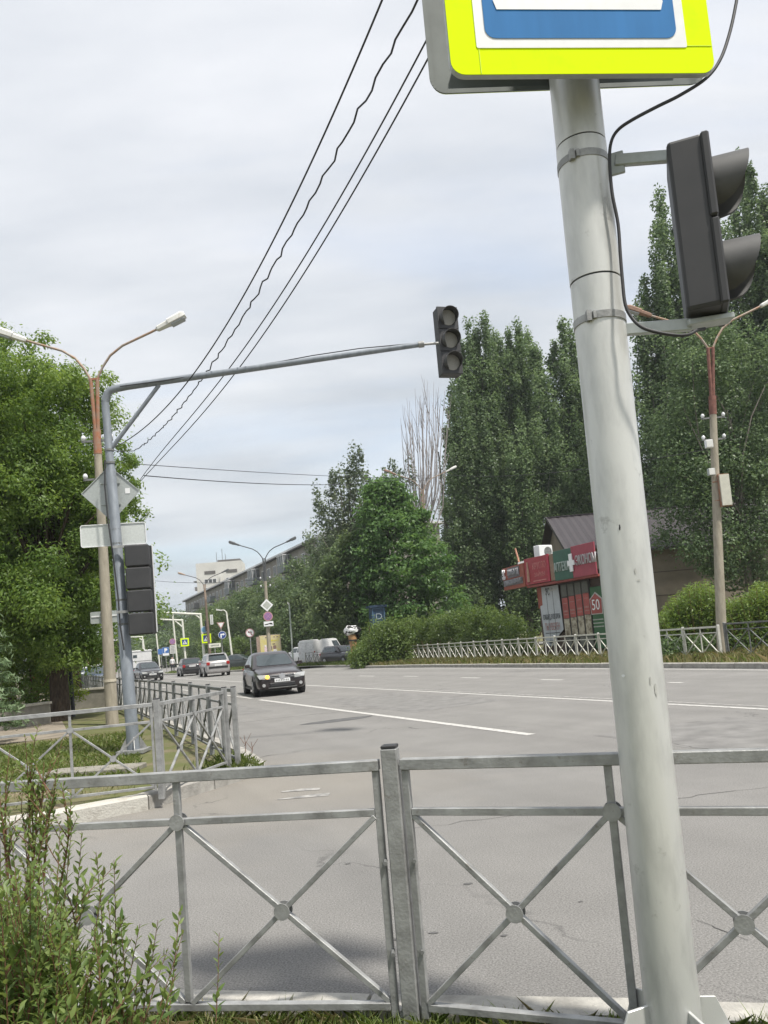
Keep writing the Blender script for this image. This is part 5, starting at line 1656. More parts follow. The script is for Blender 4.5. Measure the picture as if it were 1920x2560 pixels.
MB().tube([(0.05, 0, 0.0), (.05, 0, zc_ - .9), (0.03, 0, zc_ - .62), (0, 0, zc_ - .3)], [.22, .24, .28, .26], 14).build('stem', mat('tan_stem', (.42, .24, .11), .7), lt_, smooth=50)
MB().tube([(.04, 0, zc_ - .72), (.04, 0, zc_ - .62)], .31, 14).build('collar', M_INK, lt_)

# pedestrian far off
q = G(432, 1671, 0.1)
pe = D(432, 1671, 84)
pq = thing('person', 'far pedestrian in white top and dark trousers on the pavement', 'person', (pe.x, pe.y, 0.05), ROT)
sk = bpy.data.meshes.new('body')
jv = [(0, 0, .92), (0, 0, 1.15), (0, 0, 1.42), (0, 0, 1.52), (0, 0, 1.68), (.19, 0, 1.40), (.24, -.02, 1.12), (.25, -.08, .86), (-.19, 0, 1.40), (-.24, .02, 1.12), (-.25, .06, .86),
      (.10, 0, .86), (.11, -.08, .48), (.11, -.04, .06), (.11, -.14, .03), (-.10, 0, .86), (-.11, .06, .48), (-.11, .12, .06), (-.11, .02, .03)]
je = [(0, 1), (1, 2), (2, 3), (3, 4), (2, 5), (5, 6), (6, 7), (2, 8), (8, 9), (9, 10), (0, 11), (11, 12), (12, 13), (13, 14), (0, 15), (15, 16), (16, 17), (17, 18)]
jr = [.14, .13, .15, .055, .10, .06, .045, .035, .06, .045, .035, .09, .065, .045, .04, .09, .065, .045, .04]
sk.from_pydata(jv, je, [])
so = place('body', sk, pq)
sm_ = so.modifiers.new('skin', 'SKIN')
for i, r_ in enumerate(jr): sk.skin_vertices[0].data[i].radius = (r_, r_ * .85)
sk.skin_vertices[0].data[0].use_root = True
ss_ = so.modifiers.new('sub', 'SUBSURF'); ss_.levels = 1; ss_.render_levels = 1
dg = bpy.context.evaluated_depsgraph_get()
me = bpy.data.meshes.new_from_object(so.evaluated_get(dg))
bpy.data.objects.remove(so)
me.materials.clear()
for m_ in (mat('skin', (.5, .33, .25), .6), mat('white_shirt', (.8, .8, .8), .8), mat('dark_trousers', (.04, .04, .05), .8)): me.materials.append(m_)
for p in me.polygons:
    z = p.center.z
    p.material_index = 2 if z < .95 else (1 if z < 1.47 and abs(p.center.x) < .27 and z > 1.0 else 0)
    p.use_smooth = True
place('body', me, pq)

# ------------------------------------------------------------------ kiosk with its sign boards
def hdir(v): return Vector((v.x, v.y, 0)).normalized()
A = D(1341, 1463, 38.0); A0 = Vector((A.x, A.y, 0))
zb0 = A.z; zt0 = D(1341, 1400, 38.0).z
Lk = along(Vector((A.x, A.y, zb0)), -UX, 1520)          # facade runs towards the camera
kz_ = 0.2
ks = thing('kiosk', 'roadside shop kiosk with red and green fascia boards behind the far railing', 'kiosk', (A.x, A.y, kz_), atan2(-UX.y, -UX.x))
# local x: along the facade (picture left to right), local -y: outwards? check and flip so that -y looks at the road
out_n = Matrix.Rotation(ks.rotation_euler.z, 3, 'Z') @ Vector((0, -1, 0))
SGN = 1 if out_n.dot(-VX) > 0 else -1
zfb, zft = zb0 - kz_, zt0 - kz_
M_KB = mat('kiosk_cladding', (0.10, 0.072, 0.06), 0.75, scale=3, var=0.1)
M_KF = mat('fascia_red_brown', (0.29, 0.075, 0.045), 0.6, scale=4, var=0.12)
M_KR = mat('fascia_red', (0.32, 0.033, 0.045), 0.5, scale=4, var=0.08)
M_KG = mat('fascia_green', (0.035, 0.11, 0.075), 0.5, scale=4, var=0.08)
M_KM = mat('fascia_magenta', (0.32, 0.055, 0.08), 0.5, scale=4, var=0.08)
M_BAN = mat('banner_white', (0.46, 0.49, 0.52), 0.6, scale=2.5, var=0.06)
M_GRN = mat('panel_green', (0.04, 0.12, 0.05), .6, scale=3, var=.1)
Y_ = lambda d: -d                                   # outwards is -y
body = MB().box((Lk / 2, .6, (zfb + .25) / 2), (Lk, 1.1, zfb + .25)).build('wall', M_KB, ks)
MB().box((Lk / 2, .5, zft - .02), (Lk, 1.3, .12)).build('roof', M_GALVD, ks)
px2 = lambda px: along(Vector((A.x, A.y, zb0)), -UX, px)
x1, x2, x3, x4 = px2(1404), px2(1415), px2(1461), Lk
def board(n_, xa, xb, za, zb_, d, m_, t=.06):
    return MB().box(((xa + xb) / 2, Y_(d) , (za + zb_) / 2), (xb - xa, t, zb_ - za)).build(n_, m_, ks, bevel=.006)
ov = 0.55     # fascia overhang
hF = zft - zfb
MB().box((Lk / 2, -ov / 2 + .1, zfb - .06), (Lk, ov + .2, .10)).build('soffit', mat('soffit_red', (.28, .06, .05), .6), ks)
board('red_board', 0.02, x1 - .02, zfb + .02, zft + .05, ov + .02, M_KR)
board('red_edge', x1 - .16, x1 - .02, zfb + .02, zft + .07, ov + .055, mat('edge_red', (.40, .03, .06), .5), .02)
board('brown_strip', x1 + .01, x2 - .01, zfb + .02, zft + .02, ov, mat('strip_brown', (.26, .17, .12), .7))
board('green_board', x2, x3, zfb - .02, zft + .10, ov + .02, M_KG)
board('crimson_board', x3 + .005, x4, zfb - .02, zft + .14, ov + .02, M_KM)
text_part('lettering', 'КРУГЛО', mat('letter_pink', (.52, .20, .19), .6), ks, (x1) * .60, zfb + hF * .70, x1 * .52, hF * .26, -(ov + .055))
text_part('lettering', 'ЗАЙМЫ', MATS['letter_pink'], ks, (x1) * .60, zfb + hF * .38, x1 * .42, hF * .22, -(ov + .055))
board('fine_print', x1 * .32, x1 * .84, zfb + hF * .10, zfb + hF * .14, ov + .053, MATS['letter_pink'], .006)
MB().tube([(x1 * .15, -(ov + .06), zfb + hF * .12), (x1 * .15, -(ov + .06), zfb + hF * .5), (x1 * .145, -(ov + .06), zfb + hF * .9)], [.09, .07, .035], 10).build('bottle_print', mat('bottle', (.42, .25, .18), .5), ks)
text_part('lettering', 'АПТЕКА', mat('letter_mint', (.42, .50, .47), .5), ks, (x2 + x3) / 2 - .05, zfb + hF * .48, (x3 - x2) * .84, hF * .34, -(ov + .085), .05)
cxm = x3
board('white_cross', cxm - .11, cxm + .11, zfb + hF * .22, zfb + hF * .86, ov + .10, M_WHITE, .05)
board('white_cross', cxm - .24, cxm + .24, zfb + hF * .44, zfb + hF * .62, ov + .098, M_WHITE, .05)
text_part('lettering', 'ЭКОНОМ', mat('letter_white', (.48, .45, .46), .5), ks, cxm + .2 + (x4 - x3) * .5, zfb + hF * .58, (x4 - x3) * .86, hF * .36, -(ov + .085), .05)
# angled pawn shop board at the left end
Bp = D(1263, 1471, 40.2)
bl_ = ks.matrix_world if False else None
inv = Matrix.Rotation(-ks.rotation_euler.z, 3, 'Z')
Bl = inv @ (Vector((Bp.x, Bp.y, 0)) - Vector((A.x, A.y, 0)))
P0 = Vector((Bl.x, Bl.y - 0, 0)); P1_ = Vector((0.0, -ov - .02, 0))
dxv = (P1_ - P0); wl = dxv.length; dxv.normalize()
nv = Vector((dxv.y, -dxv.x, 0))
base = Matrix((( dxv.x, -nv.x, 0, P0.x), (dxv.y, -nv.y, 0, P0.y), (0, 0, 1, 0), (0, 0, 0, 1)))
def aboard(n_, xa, xb, za, zb_, d, m_, t=.05):
    o = MB().box(((xa + xb) / 2, -d, (za + zb_) / 2), (xb - xa, t, zb_ - za)).build(n_, m_, ks, bevel=.004)
    o.matrix_local = base
    return o
zA, zB = zfb - .02, zft - .12
aboard('red_board', 0, wl, zA, zB, 0, M_KF, .12)
aboard('board_back', 0.02, wl - .02, zA + .02, zB - .02, -.35, M_KB, .55)
aboard('grey_panel', wl * .26, wl * .80, zA + (zB - zA) * .50, zB - .06, .075, mat('letter_backing', (.16, .15, .16), .6), .03)
aboard('grey_panel', wl * .02, wl * .92, zA + (zB - zA) * .16, zA + (zB - zA) * .44, .075, MATS['letter_backing'], .03)
LW = mat('letter_grey_white', (.36, .36, .385), .5)
t_ = text_part('lettering', 'ЛОМБАРД', LW, ks, wl * .53, zA + (zB - zA) * .72, wl * .50, (zB - zA) * .30, -.12, .06); t_.matrix_local = base
t_ = text_part('lettering', 'КОМИССИЯ-', LW, ks, wl * .34, zA + (zB - zA) * .30, wl * .42, (zB - zA) * .22, -.12, .06); t_.matrix_local = base
t_ = text_part('lettering', 'ДИСКОНТ', LW, ks, wl * .74, zA + (zB - zA) * .32, wl * .36, (zB - zA) * .22, -.12, .06); t_.matrix_local = base
t_ = text_part('emblem', 'ЭС', M_WHITE, ks, wl * .09, zA + (zB - zA) * .70, wl * .13, (zB - zA) * .46, -.12, .06); t_.matrix_local = base
# wall under the signs
xb1, xb2 = px2(1352), px2(1398)
board('red_panel', .10, xb1 + .25, zfb * .66, zfb - .15, .05, M_KF)
bnx = (xb2 - xb1)
ban = MB().prism([(xb1 - .0, .42), (xb2 - .55, .42), (xb2 - .55, .75), (xb2 + .06, 1.12), (xb2 - .02, zfb - .16), (xb1 + .12, zfb - .16), (xb1 + .10, zfb * .70), (xb1 - .10, zfb * .69)], .02, (0, -.09, 0), (1, 0, 0), (0, 0, 1), nrm=(0, -1, 0)).build('white_banner', M_BAN, ks)
for k in (1, 2):
    MB().box((xb1 + bnx * k / 3, -.093, (zfb) / 2 + .15), (.025, .012, zfb - .8)).build('banner_fold', mat('fold_grey', (.20, .21, .22), .7), ks)
TXT = mat('banner_ink', (.10, .11, .12), .6)
text_part('lettering', 'ЛОМБАРД, В КОТОРОМ', TXT, ks, (xb1 + xb2) / 2, zfb * .52, bnx * .92, .30, -.115, .006)
text_part('lettering', 'ТЫ УВЕРЕН', mat('banner_red_ink', (.40, .22, .21), .6), ks, (xb1 + xb2) / 2, zfb * .39, bnx * .78, .34, -.115, .006)
text_part('lettering', 'ЭС', TXT, ks, xb1 + bnx * .42, zfb * .88, bnx * .22, .36, -.115, .006)
board('banner_line', xb1 + .15, xb2 - .2, zfb * .295, zfb * .305, .112, TXT, .006)
board('fine_print', xb1 + bnx * .25, xb1 + bnx * .55, .52, .66, .112, TXT, .006)
board('fine_print', xb1 + bnx * .55, xb2 - .1, zfb * .885, zfb * .90, .112, mat('print_cream', (.5, .5, .48), .6), .006)
# food poster windows
xw0, xw1 = px2(1402), px2(1472)
nW = 4
ww = (xw1 - xw0) / nW
MB().box(((xw0 + xw1) / 2, -.04, zfb * .5), (xw1 - xw0, .05, zfb - .1)).build('window_frame', mat('frame_dark', (.045, .042, .038), .6), ks)
FOOD = mat('food_print', (.48, .44, .34), .6, scale=5, col2=(.15, .12, .08), thresh=(.35, .6))
REDP = mat('poster_red', (.36, .085, .075), .6, scale=3, var=.12)
PALE = mat('poster_pale', (.36, .17, .15), .6)
DULL = mat('window_dull', (.10, .10, .085), .4)
for k in range(nW):
    a_, b_ = xw0 + ww * k + .05, xw0 + ww * (k + 1) - .05
    board('window_pane', a_, b_, zfb * .78, zfb - .2, .08, DULL, .02)
    po = board('poster', a_, b_, zfb * .48 + .03 * k, zfb * .76 + .04 * k, .08, REDP, .02)
    board('poster_line', a_ + .05, b_ - .05, zfb * .565 + .03 * k, zfb * .59 + .03 * k, .093, PALE, .006)
    board('poster_line', a_ + .05, b_ - .05, zfb * .525 + .03 * k, zfb * .54 + .03 * k, .093, PALE, .006)
    board('poster_line', a_ + .08, b_ - .05, zfb * .68 + .04 * k, zfb * .69 + .04 * k, .093, PALE, .006)
    board('food_poster', a_, b_, zfb * .24, zfb * .475 + .03 * k, .08, FOOD, .02)
    board('window_pane', a_, b_, .35, zfb * .215, .08, mat('pane_green_grey', (.13, .135, .115), .5), .02)
board('green_panel', xw1 + .06, Lk, .2, zfb - .5, .05, M_GRN)
xg = (xw1 + .06 + min(Lk, px2(1500))) / 2
MB().prism([(-.38, -.42), (.38, -.42), (.42, .25), (.0, .55), (-.42, .25)], .02, (xg, -.10, zfb * .62), (1, 0, 0), (0, 0, 1), nrm=(0, -1, 0)).build('discount_badge', mat('badge_white', (.5, .47, .45), .6), ks)
MB().prism([(-.34, -.38), (.34, -.38), (.37, .22), (.0, .48), (-.37, .22)], .012, (xg, -.112, zfb * .62), (1, 0, 0), (0, 0, 1), nrm=(0, -1, 0)).build('badge_field', REDP, ks)
text_part('lettering', '50', M_WHITE, ks, xg, zfb * .62, .5, .46, -.124, .006)
for k in range(3):
    board('panel_line', xg - .35, xg + .35, zfb * (.42 - .045 * k), zfb * (.435 - .045 * k), .08, mat('line_pale', (.36, .38, .34), .6), .006)
# air conditioner on the roof
q = D(1359, 1389, 38.6)
ac = thing('air_conditioner', 'white air conditioner unit standing on the kiosk roof', 'air conditioner', (q.x, q.y, zt0 + .05), radians(30))
MB().box((0, 0, .36), (.86, .42, .66)).build('case', M_WHITE, ac, bevel=.02)
MB().disc((.12, -.215, .36), (0, 1, 0), .24, .02, 20).build('fan_grille', M_GALVD, ac)
for s in (-.35, .35): MB().box((s, 0, .015), (.05, .4, .04)).build('foot', M_GALVD, ac)
q = D(1322, 1405, 39.2)
wp = MB(q).add([q + Vector(p) for p in ((-.55, 0, -.06), (.5, -.3, .10), (.5, -.3, .22), (-.55, 0, .02), (-.5, .4, -.06), (.55, .1, .10), (.55, .1, .22), (-.5, .4, .02))], [(0, 1, 2, 3), (7, 6, 5, 4), (0, 4, 5, 1), (3, 2, 6, 7), (1, 5, 6, 2), (0, 3, 7, 4)]).build('roof_sheet', M_WHITE)
wp.location = q
tag(wp, 'white sheet lying on the kiosk roof behind the pawn shop letters', 'sheet')
q1, q2_ = D(1303, 1409, 39.6), D(1288, 1371, 39.6)
tag(MB().tube([q1 - Vector((0, 0, .5)), q2_], .045, 8).build('roof_pole', mat('pole_salmon', (.62, .32, .22), .7)), 'thin salmon coloured pole sticking up at the left end of the kiosk', 'pole')

# ------------------------------------------------------------------ brown hall behind the kiosk
HX0, HX1 = D(1440, 1400, 45.0).x, 32.0
yE, yR, zE, zR, yB = 45.0, 49.2, 5.75, 8.35, 53.5
hl = thing('building', 'brown panelled hall with purple brown corrugated roof behind kiosk and right bushes', 'building', (HX0, yE, 0))
Wd = HX1 - HX0
M_WALLB = mat('hall_wall', (0.225, 0.19, 0.15), 0.85, scale=1.2, var=0.1)
g_ = MB().add([(0, 0, 0), (Wd, 0, 0), (Wd, 0, zE), (0, 0, zE), (0, yB - yE, 0), (Wd, yB - yE, 0), (Wd, yB - yE, zE), (0, yB - yE, zE), (0, yR - yE, zR - .1), (Wd, yR - yE, zR - .1)],
              [(0, 1, 2, 3), (5, 4, 7, 6), (0, 3, 8, 7, 4), (1, 5, 6, 9, 2), (3, 2, 9, 8), (7, 8, 9, 6)])
g_.build('wall', M_WALLB, hl)
M_ROOF = mat('roof_sheet_brown', (0.052, 0.045, 0.050), 0.55, 0.2, var=0.1)
nC = int(Wd / 0.22)
pr = []
for k in range(nC + 1):
    x = -0.55 + k * (Wd + 1.0) / nC
    h = 0.0 if k % 2 else 0.045
    pr.append((x, h))
rf = MB()
vs, fs = [], []
for (yy, zz) in ((-0.6, zE - .30), (yR - yE, zR)):
    for x, h in pr: vs.append((x, yy, zz + h))
n_ = len(pr)
for k in range(n_ - 1): fs.append((k, k + 1, n_ + k + 1, n_ + k))
rf.add(vs, fs)
rf.add([(-.55, yR - yE, zR), (Wd + .45, yR - yE, zR), (Wd + .45, yB - yE + .5, zE - .3), (-.55, yB - yE + .5, zE - .3)], [(0, 1, 2, 3)])
rf.build('roof', M_ROOF, hl)
rg = MB().bar((-.56, yR - yE, zR + .03), (Wd + .4, yR - yE, zR + .03), .28, .06).build('ridge_cap', M_ROOF, hl)
MB().bar((-.57, -.62, zE - .32), (-.57, yR - yE, zR + .0), .05, .2).build('verge_board', mat('verge_dark', (.05, .045, .045), .7), hl)
MB().bar((-.5, -.60, zE - .36), (Wd + .4, -.60, zE - .36), .04, .14).build('eaves_board', M_ROOF, hl)
for z in (1.4, 2.75, 4.1):
    MB().box((Wd / 2, -.012, z), (Wd, .02, .035)).build('wall_joint', mat('joint_dark', (.09, .075, .065), .8), hl)

# ------------------------------------------------------------------ five storey block on the right of the road
vF = 32.6
AU0, AU1 = 82.0, 188.0
HB = 14.9
pA = W(AU0, vF)
ap = thing('apartment_building', 'long grey brown five storey apartment block with glazed balconies receding along the road', 'building', (pA.x, pA.y, 0), ROT)
LA = AU1 - AU0
M_AP = mat('apartment_wall', (0.275, 0.255, 0.228), 0.9, scale=.5, var=0.12)
M_APR = mat('apartment_roof', (0.42, 0.42, 0.42), 0.7, var=.08)
MB().box((6, LA / 2, HB / 2), (12, LA, HB)).build('wall', M_AP, ap)
MB().box((6, LA / 2, HB + .12), (13.2, LA + 1.2, .24)).build('roof', mat('roof_edge_pale', (.62, .62, .62), .6), ap)
MB().box((-.35, LA / 2, HB - .08), (.5, LA + 1, .14)).build('eaves', mat('eaves_dark', (.07, .065, .06), .8), ap)
M_WIN = mat('window_glass', (.05, .055, .058), .35, scale=.6, var=.3)
M_WFR = mat('window_frame_white', (.68, .68, .68), .6)
wm = MB().box((-.02, 0, 0), (.04, 1.45, 1.5)).mesh('pane', M_WIN)
wf = MB().box((-.035, 0, .72), (.07, 1.55, .08)).box((-.035, 0, -.76), (.12, 1.6, .06)).box((-.035, .74, 0), (.07, .08, 1.5)).box((-.035, -.74, 0), (.07, .08, 1.5)).box((-.035, .1, 0), (.07, .06, 1.5)).mesh('window', M_WFR)
bal_p = MB().box((-.62, 0, -.95), (1.2, 3.0, .12)).box((-1.2, 0, -.42), (.05, 3.0, .95)).box((-.6, 1.48, -.42), (1.2, .05, .95)).box((-.6, -1.48, -.42), (1.2, .05, .95))
BM = [mat('balcony_grey', (.21, .21, .205), .7), mat('balcony_blue', (.19, .21, .215), .7), mat('balcony_brown', (.13, .105, .085), .7)]
bal = [bal_p.mesh('balcony', m_) for m_ in BM]
bgl = MB().box((-1.17, 0, .70), (.03, 2.9, 1.25)).box((-.6, -1.46, .70), (1.1, .03, 1.25)).mesh('balcony_glazing', mat('balcony_glass', (.17, .185, .19), .45, scale=.8, var=.35))
bfr = MB()
for yy in (-1.45, -.5, .5, 1.45): bfr.box((-1.20, yy, .70), (.05, .07, 1.3))
bfr.box((-.62, 0, 1.36), (1.25, 3.0, .1)).box((-.6, -1.49, .70), (.08, .05, 1.3))
bfrm = bfr.mesh('balcony_frame', M_WFR)
rb_ = random.Random(5)
bays = int(LA / 3.4)
for fl_ in range(5):
    z = 1.75 + fl_ * 2.85
    for k in range(bays):
        y = 2.2 + k * 3.4
        if fl_ < 2 and y < 90: continue          # behind the tree row
        if k % 5 == 1 or (k % 5 == 2 and fl_ % 2 and k % 3):
            b_ = place('balcony', bal[rb_.choice((0, 0, 1, 1, 2))], ap, Matrix.Translation((0, y, z)))
            if rb_.random() < .78:
                g1 = place('balcony_glazing', bgl, b_, None)
                if rb_.random() < .6: place('balcony_frame', bfrm, b_, None)
            else:
                w_o = place('window', wf, b_, None)
        else:
            w_o = place('window', wf, ap, Matrix.Translation((0, y, z)))
            place('pane', wm, w_o, None)

# pale tower block
Yt = 265.0
t0, t1 = D(504, 1640, Yt), D(618, 1640, Yt)
zt_ = D(550, 1404, Yt).z
tw = thing('tower_block', 'pale cream high-rise rising behind the end of the long apartment block', 'building', (t0.x, Yt, 0), radians(4))
Wt = t1.x - t0.x
M_TW = mat('tower_cream', (.60, .585, .55), .85, scale=.3, var=.06)
MB().box((Wt / 2, 6, zt_ / 2), (Wt, 12, zt_)).build('wall', M_TW, tw)
MB().box((Wt * .72, 5, zt_ + .5), (Wt * .5, 8, .5)).build('roof_house', mat('tower_roof', (.12, .11, .10), .8), tw)
for k, x in enumerate((Wt * .30, Wt * .78)):
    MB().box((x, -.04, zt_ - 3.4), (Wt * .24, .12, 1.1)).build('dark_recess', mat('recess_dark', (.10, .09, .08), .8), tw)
    for j in range(6):
        z = zt_ - 6.3 - j * 3.0
        fb = MB().box((x, -.05, z), (Wt * .28, .10, 1.5)).build('window', M_WFR, tw)
        for q_ in range(3): MB().box((x - Wt * .09 + q_ * Wt * .09, -.11, z), (Wt * .07, .04, 1.2)).build('pane', M_WIN, fb)
MB().box((Wt * .53, -.3, zt_ / 2 - 2), (.5, .6, zt_ - 6)).build('rib', M_TW, tw)
for x, h in ((.42, 4.0), (.55, 5.0), (.62, 3.2)):
    MB().tube([(Wt * x, 5, zt_), (Wt * x, 5, zt_ + h)], .09, 6).build('antenna', M_GALVD, tw)
MB().box((-.6, 2, zt_ - 6), (1.2, 3, .3)).build('balcony', M_GALVD, tw)
for j in range(6): MB().box((-.5, 2, zt_ - 8.5 - 3 * j), (1.0, 2.4, 1.2)).build('balcony', mat('tower_balcony', (.34, .31, .29), .8), tw)

# ochre building glimpsed between the poplars
q = D(1625, 1242, 105)
ob = thing('building', 'ochre building with dark eaves glimpsed between the main pole and the right poplars', 'building', (q.x - 7, 105, 0))
MB().box((4, 5, q.z / 2 - .5), (11, 10, q.z - 1)).build('wall', mat('ochre_wall', (.52, .38, .24), .85, var=.06), ob)
MB().box((4, 5, q.z - .2), (12, 11, .6)).build('eaves', mat('eaves_brown', (.22, .15, .10), .8), ob)
for z in (q.z - 3, q.z - 6.2, q.z - 9.4):
    for x in (1.5, 4.5, 7.5):
        w_o = MB().box((x, -.03, z), (1.4, .08, 1.6)).build('window', M_WFR, ob)
        MB().box((x, -.08, z), (1.15, .03, 1.35)).build('pane', M_WIN, w_o)

# dark blue booth under the chestnut
q = D(948, 1595, 53)
bo = thing('booth', 'dark blue booth with a white ring letter in the shade under the chestnut', 'booth', (q.x, q.y, 0.1), radians(16))
zt1 = D(946, 1522, 53).z
MB().box((0, 0, zt1 / 2), (.95, .7, zt1)).build('cabinet', mat('booth_blue', (.022, .055, .11), .5, var=.1), bo)
MB().box((0, 0, zt1 + .06), (1.25, .95, .16)).build('roof_lid', mat('booth_lid', (.02, .045, .085), .5, var=.1), bo)
fr2 = MB()
for (a_, b_) in (((-.40, .9), (.40, .9)), ((-.40, zt1 - .08), (.40, zt1 - .08)), ((-.40, .9), (-.40, zt1 - .08)), ((.40, .9), (.40, zt1 - .08))):
    fr2.bar((a_[0], -.36, a_[1]), (b_[0], -.36, b_[1]), .04, .03, up=(0, 1, 0))
fr2.build('frame', mat('booth_frame', (.12, .22, .36), .5), bo)
rg_ = MB()
cz_ = zt1 - .62
pts_ = [(-.17, -.17), (-.17, .17), (.06, .17), (.19, .07), (.19, -.07), (.06, -.17)]
for (a_, c_), (b_, d_) in zip(pts_, pts_[1:] + pts_[:1]):
    rg_.bar((a_, -.37, cz_ + c_), (b_, -.37, cz_ + d_), .055, .012, up=(0, 1, 0))
rg_.build('letter', mat('booth_white', (.36, .42, .48), .5), bo)

# low wall by the left trees
q0, q1 = G(-60, 1838, .1), G(128, 1808, .1)
lw = thing('garden_wall', 'low pale concrete wall behind the trunk of the left tree', 'wall', (q0.x, q0.y, .1), atan2(q1.y - q0.y, q1.x - q0.x))
Lw = (q1 - q0).length
MB().box((Lw / 2, 0.1, .26), (Lw, .2, .5)).build('wall_face', M_CONC, lw)
MB().box((Lw / 2, 0.1, .54), (Lw + .05, .28, .06)).build('coping', mat('coping', (.50, .47, .41), .9), lw)
q0 = G(205, 1778, .1)
gk = thing('garden_wall', 'short stub of low pale wall between trunk and left railing', 'wall', (q0.x - .9, q0.y + 1.6, .1), 0)
MB().box((0.5, 0, .3), (1.7, .25, .6)).build('wall_face', M_CONC, gk)
MB().box((0.5, 0, .63), (1.8, .33, .06)).build('coping', MATS['coping'], gk)

# ------------------------------------------------------------------ trees
def limb(a, b, r0, r1, bend=0.1, n=5):
    a, b = Vector(a), Vector(b)
    d = b - a
    off = Vector((random.uniform(-1, 1), random.uniform(-1, 1), random.uniform(-.3, .6))) * d.length * bend
    return [a + d * t + off * sin(pi * t) for t in [k / n for k in range(n + 1)]], [r0 + (r1 - r0) * k / n for k in range(n + 1)]

def poplar(label, x, y, H, spires, lm, bark=M_BARKG, leaf=0.17, dens=1.0, base_z=2.0, group=None, name='poplar_tree', holes=0.0, mass=None):
    """spires: (dx, dy, z0, z1, r) upright leafy columns grown together"""
    o = thing(name, label, 'tree', (x, y, 0.05), 0, group)
    tr = MB()
    tr.tube([(0, 0, -.1), (.1, 0, H * .3), (0, .1, H * .75)], [.38 * min(1, H / 20), .26 * min(1, H / 20), .06], 10)
    pts, dirs, tint = [], [], []
    for (dx, dy, z0, z1, r) in spires:
        P_, R_ = limb((dx * .15, dy * .15, max(.8, z0 - 1.0)), (dx * .85, dy, z0 + (z1 - z0) * .8), .07, .012, .05, 6)
        tr.tube(P_, R_, 6)
        L__ = z1 - z0
        ncl = int(L__ * 4.2)
        # side shoots: small upright clumps around the column
        t = RNG.uniform(0, 1, ncl) ** 0.9
        prof = np.clip(np.sin(np.clip(t * 1.02 + .10, 0, 1) * pi) ** .55, .12, 1)
        prof = np.where(t > .7, prof * (1 - (t - .7) / .3 * .35), prof)
        a = RNG.uniform(0, 2 * pi, ncl)
        rr_ = r * prof * RNG.uniform(.35, 1.0, ncl)
        lean = t * 1.0
        cx = dx * (.35 + .65 * np.minimum(1, t * 1.6)) + np.cos(a) * rr_
        cy = dy * (.35 + .65 * np.minimum(1, t * 1.6)) + np.sin(a) * rr_
        cz = z0 + t * L__
        keep = RNG.uniform(0, 1, ncl) > holes
        cl = np.stack([cx, cy, cz, .30 + .25 * RNG.uniform(0, 1, ncl), .30 + .25 * RNG.uniform(0, 1, ncl), .62 + .5 * RNG.uniform(0, 1, ncl)], 1)[keep]
        per = int(46 * dens)
        p, d, idx = cluster_points(cl, per, .25)
        pts.append(p); dirs.append(unit(d + np.array([0, 0, .2])))
        ct = RNG.normal(.45, .16, len(cl))[idx]
        tint.append(ct + RNG.normal(0, .18, len(p)))
    tr.build('trunk', bark, o, smooth=60)
    if mass is not None:
        p, d, idx = cluster_points(mass, 78, .2)
        pts.append(p); dirs.append(unit(d + np.array([0, 0, .2])))
        tint.append(RNG.normal(.5, .17, len(mass))[idx] + RNG.normal(0, .18, len(p)))
    p = np.concatenate(pts); d = np.concatenate(dirs); t = np.concatenate(tint)
    place('crown', leaves('crown', p, d, leaf, leaf * .8, lm, .3, 1.0, t, .25), o)
    return o

def round_tree(label, x, y, H, cls, lm, trunk_r=.3, trunk_h=None, leaf=.2, per=120, group=None, name='broadleaf_tree', bark=M_BARK, limbs=18, shell=.5, asp=.6, upness=.45, droop=.4, z0=0.05, lean=(0, 0), fuzz=.20):
    o = thing(name, label, 'tree', (x, y, z0), 0, group)
    th = trunk_h or H * .5
    tr = MB()
    tr.tube([(0, 0, -.15), (.0, 0, .25), (lean[0] * .4, lean[1] * .4, th * .5), (lean[0], lean[1], th), (lean[0] * 1.2, lean[1] * 1.2, H * .8)], [trunk_r * 1.35, trunk_r * 1.05, trunk_r * .92, trunk_r * .6, .03], 14)
    cl = np.array(cls)
    for i in RNG.choice(len(cl), min(limbs, len(cl)), replace=False):
        c_ = cl[i]
        P_, R_ = limb((lean[0] * .7, lean[1] * .7, min(th, c_[2] * .6)), c_[:3], trunk_r * .3, .015, .12)
        tr.tube(P_, R_, 6)
    tr.build('trunk', bark, o, smooth=60)
    p, d, idx = cluster_points(cl, np.maximum(12, per * np.clip((cl[:, 3] / cl[:, 3].mean()) ** 2, .10, 2.2)), shell)
    p = p + RNG.normal(0, 1, p.shape) * (cl[idx, 3] * fuzz)[:, None] * np.where(RNG.uniform(0, 1, len(p)) < .35, 1.8, .6)[:, None]
    ct = RNG.normal(.45, .15, len(cl))[idx]
    place('crown', leaves('crown', p, d, leaf, leaf * asp, lm, droop, .8, ct + RNG.normal(0, .17, len(p)), upness), o)
    return o

def dome(rx, ry, z0, z1, n, size, taper=1.0, fill=.45, top=.35):
    """clumps spread through an uneven crown"""
    out = []
    lob = [(random.uniform(0, 2 * pi), random.uniform(.75, 1.18)) for _ in range(7)]
    for k in range(n):
        t = random.random() ** .9
        z = z0 + (z1 - z0) * t
        w = max(.12, (1 - ((t - top) / (1 - top)) ** 2) if t > top else (.72 + .28 * t / top)) ** (.6 * taper)
        a = random.uniform(0, 2 * pi)
        m_ = 1 + .22 * sin(3 * a + lob[0][0]) * sin(5 * t + lob[1][0]) + random.uniform(-.12, .12)
        r = (random.uniform(fill, 1.0)) * w * m_
        s = size * random.uniform(.65, 1.25)
        out.append((cos(a) * r * rx, sin(a) * r * ry, z, s, s, s * .75))
    return out

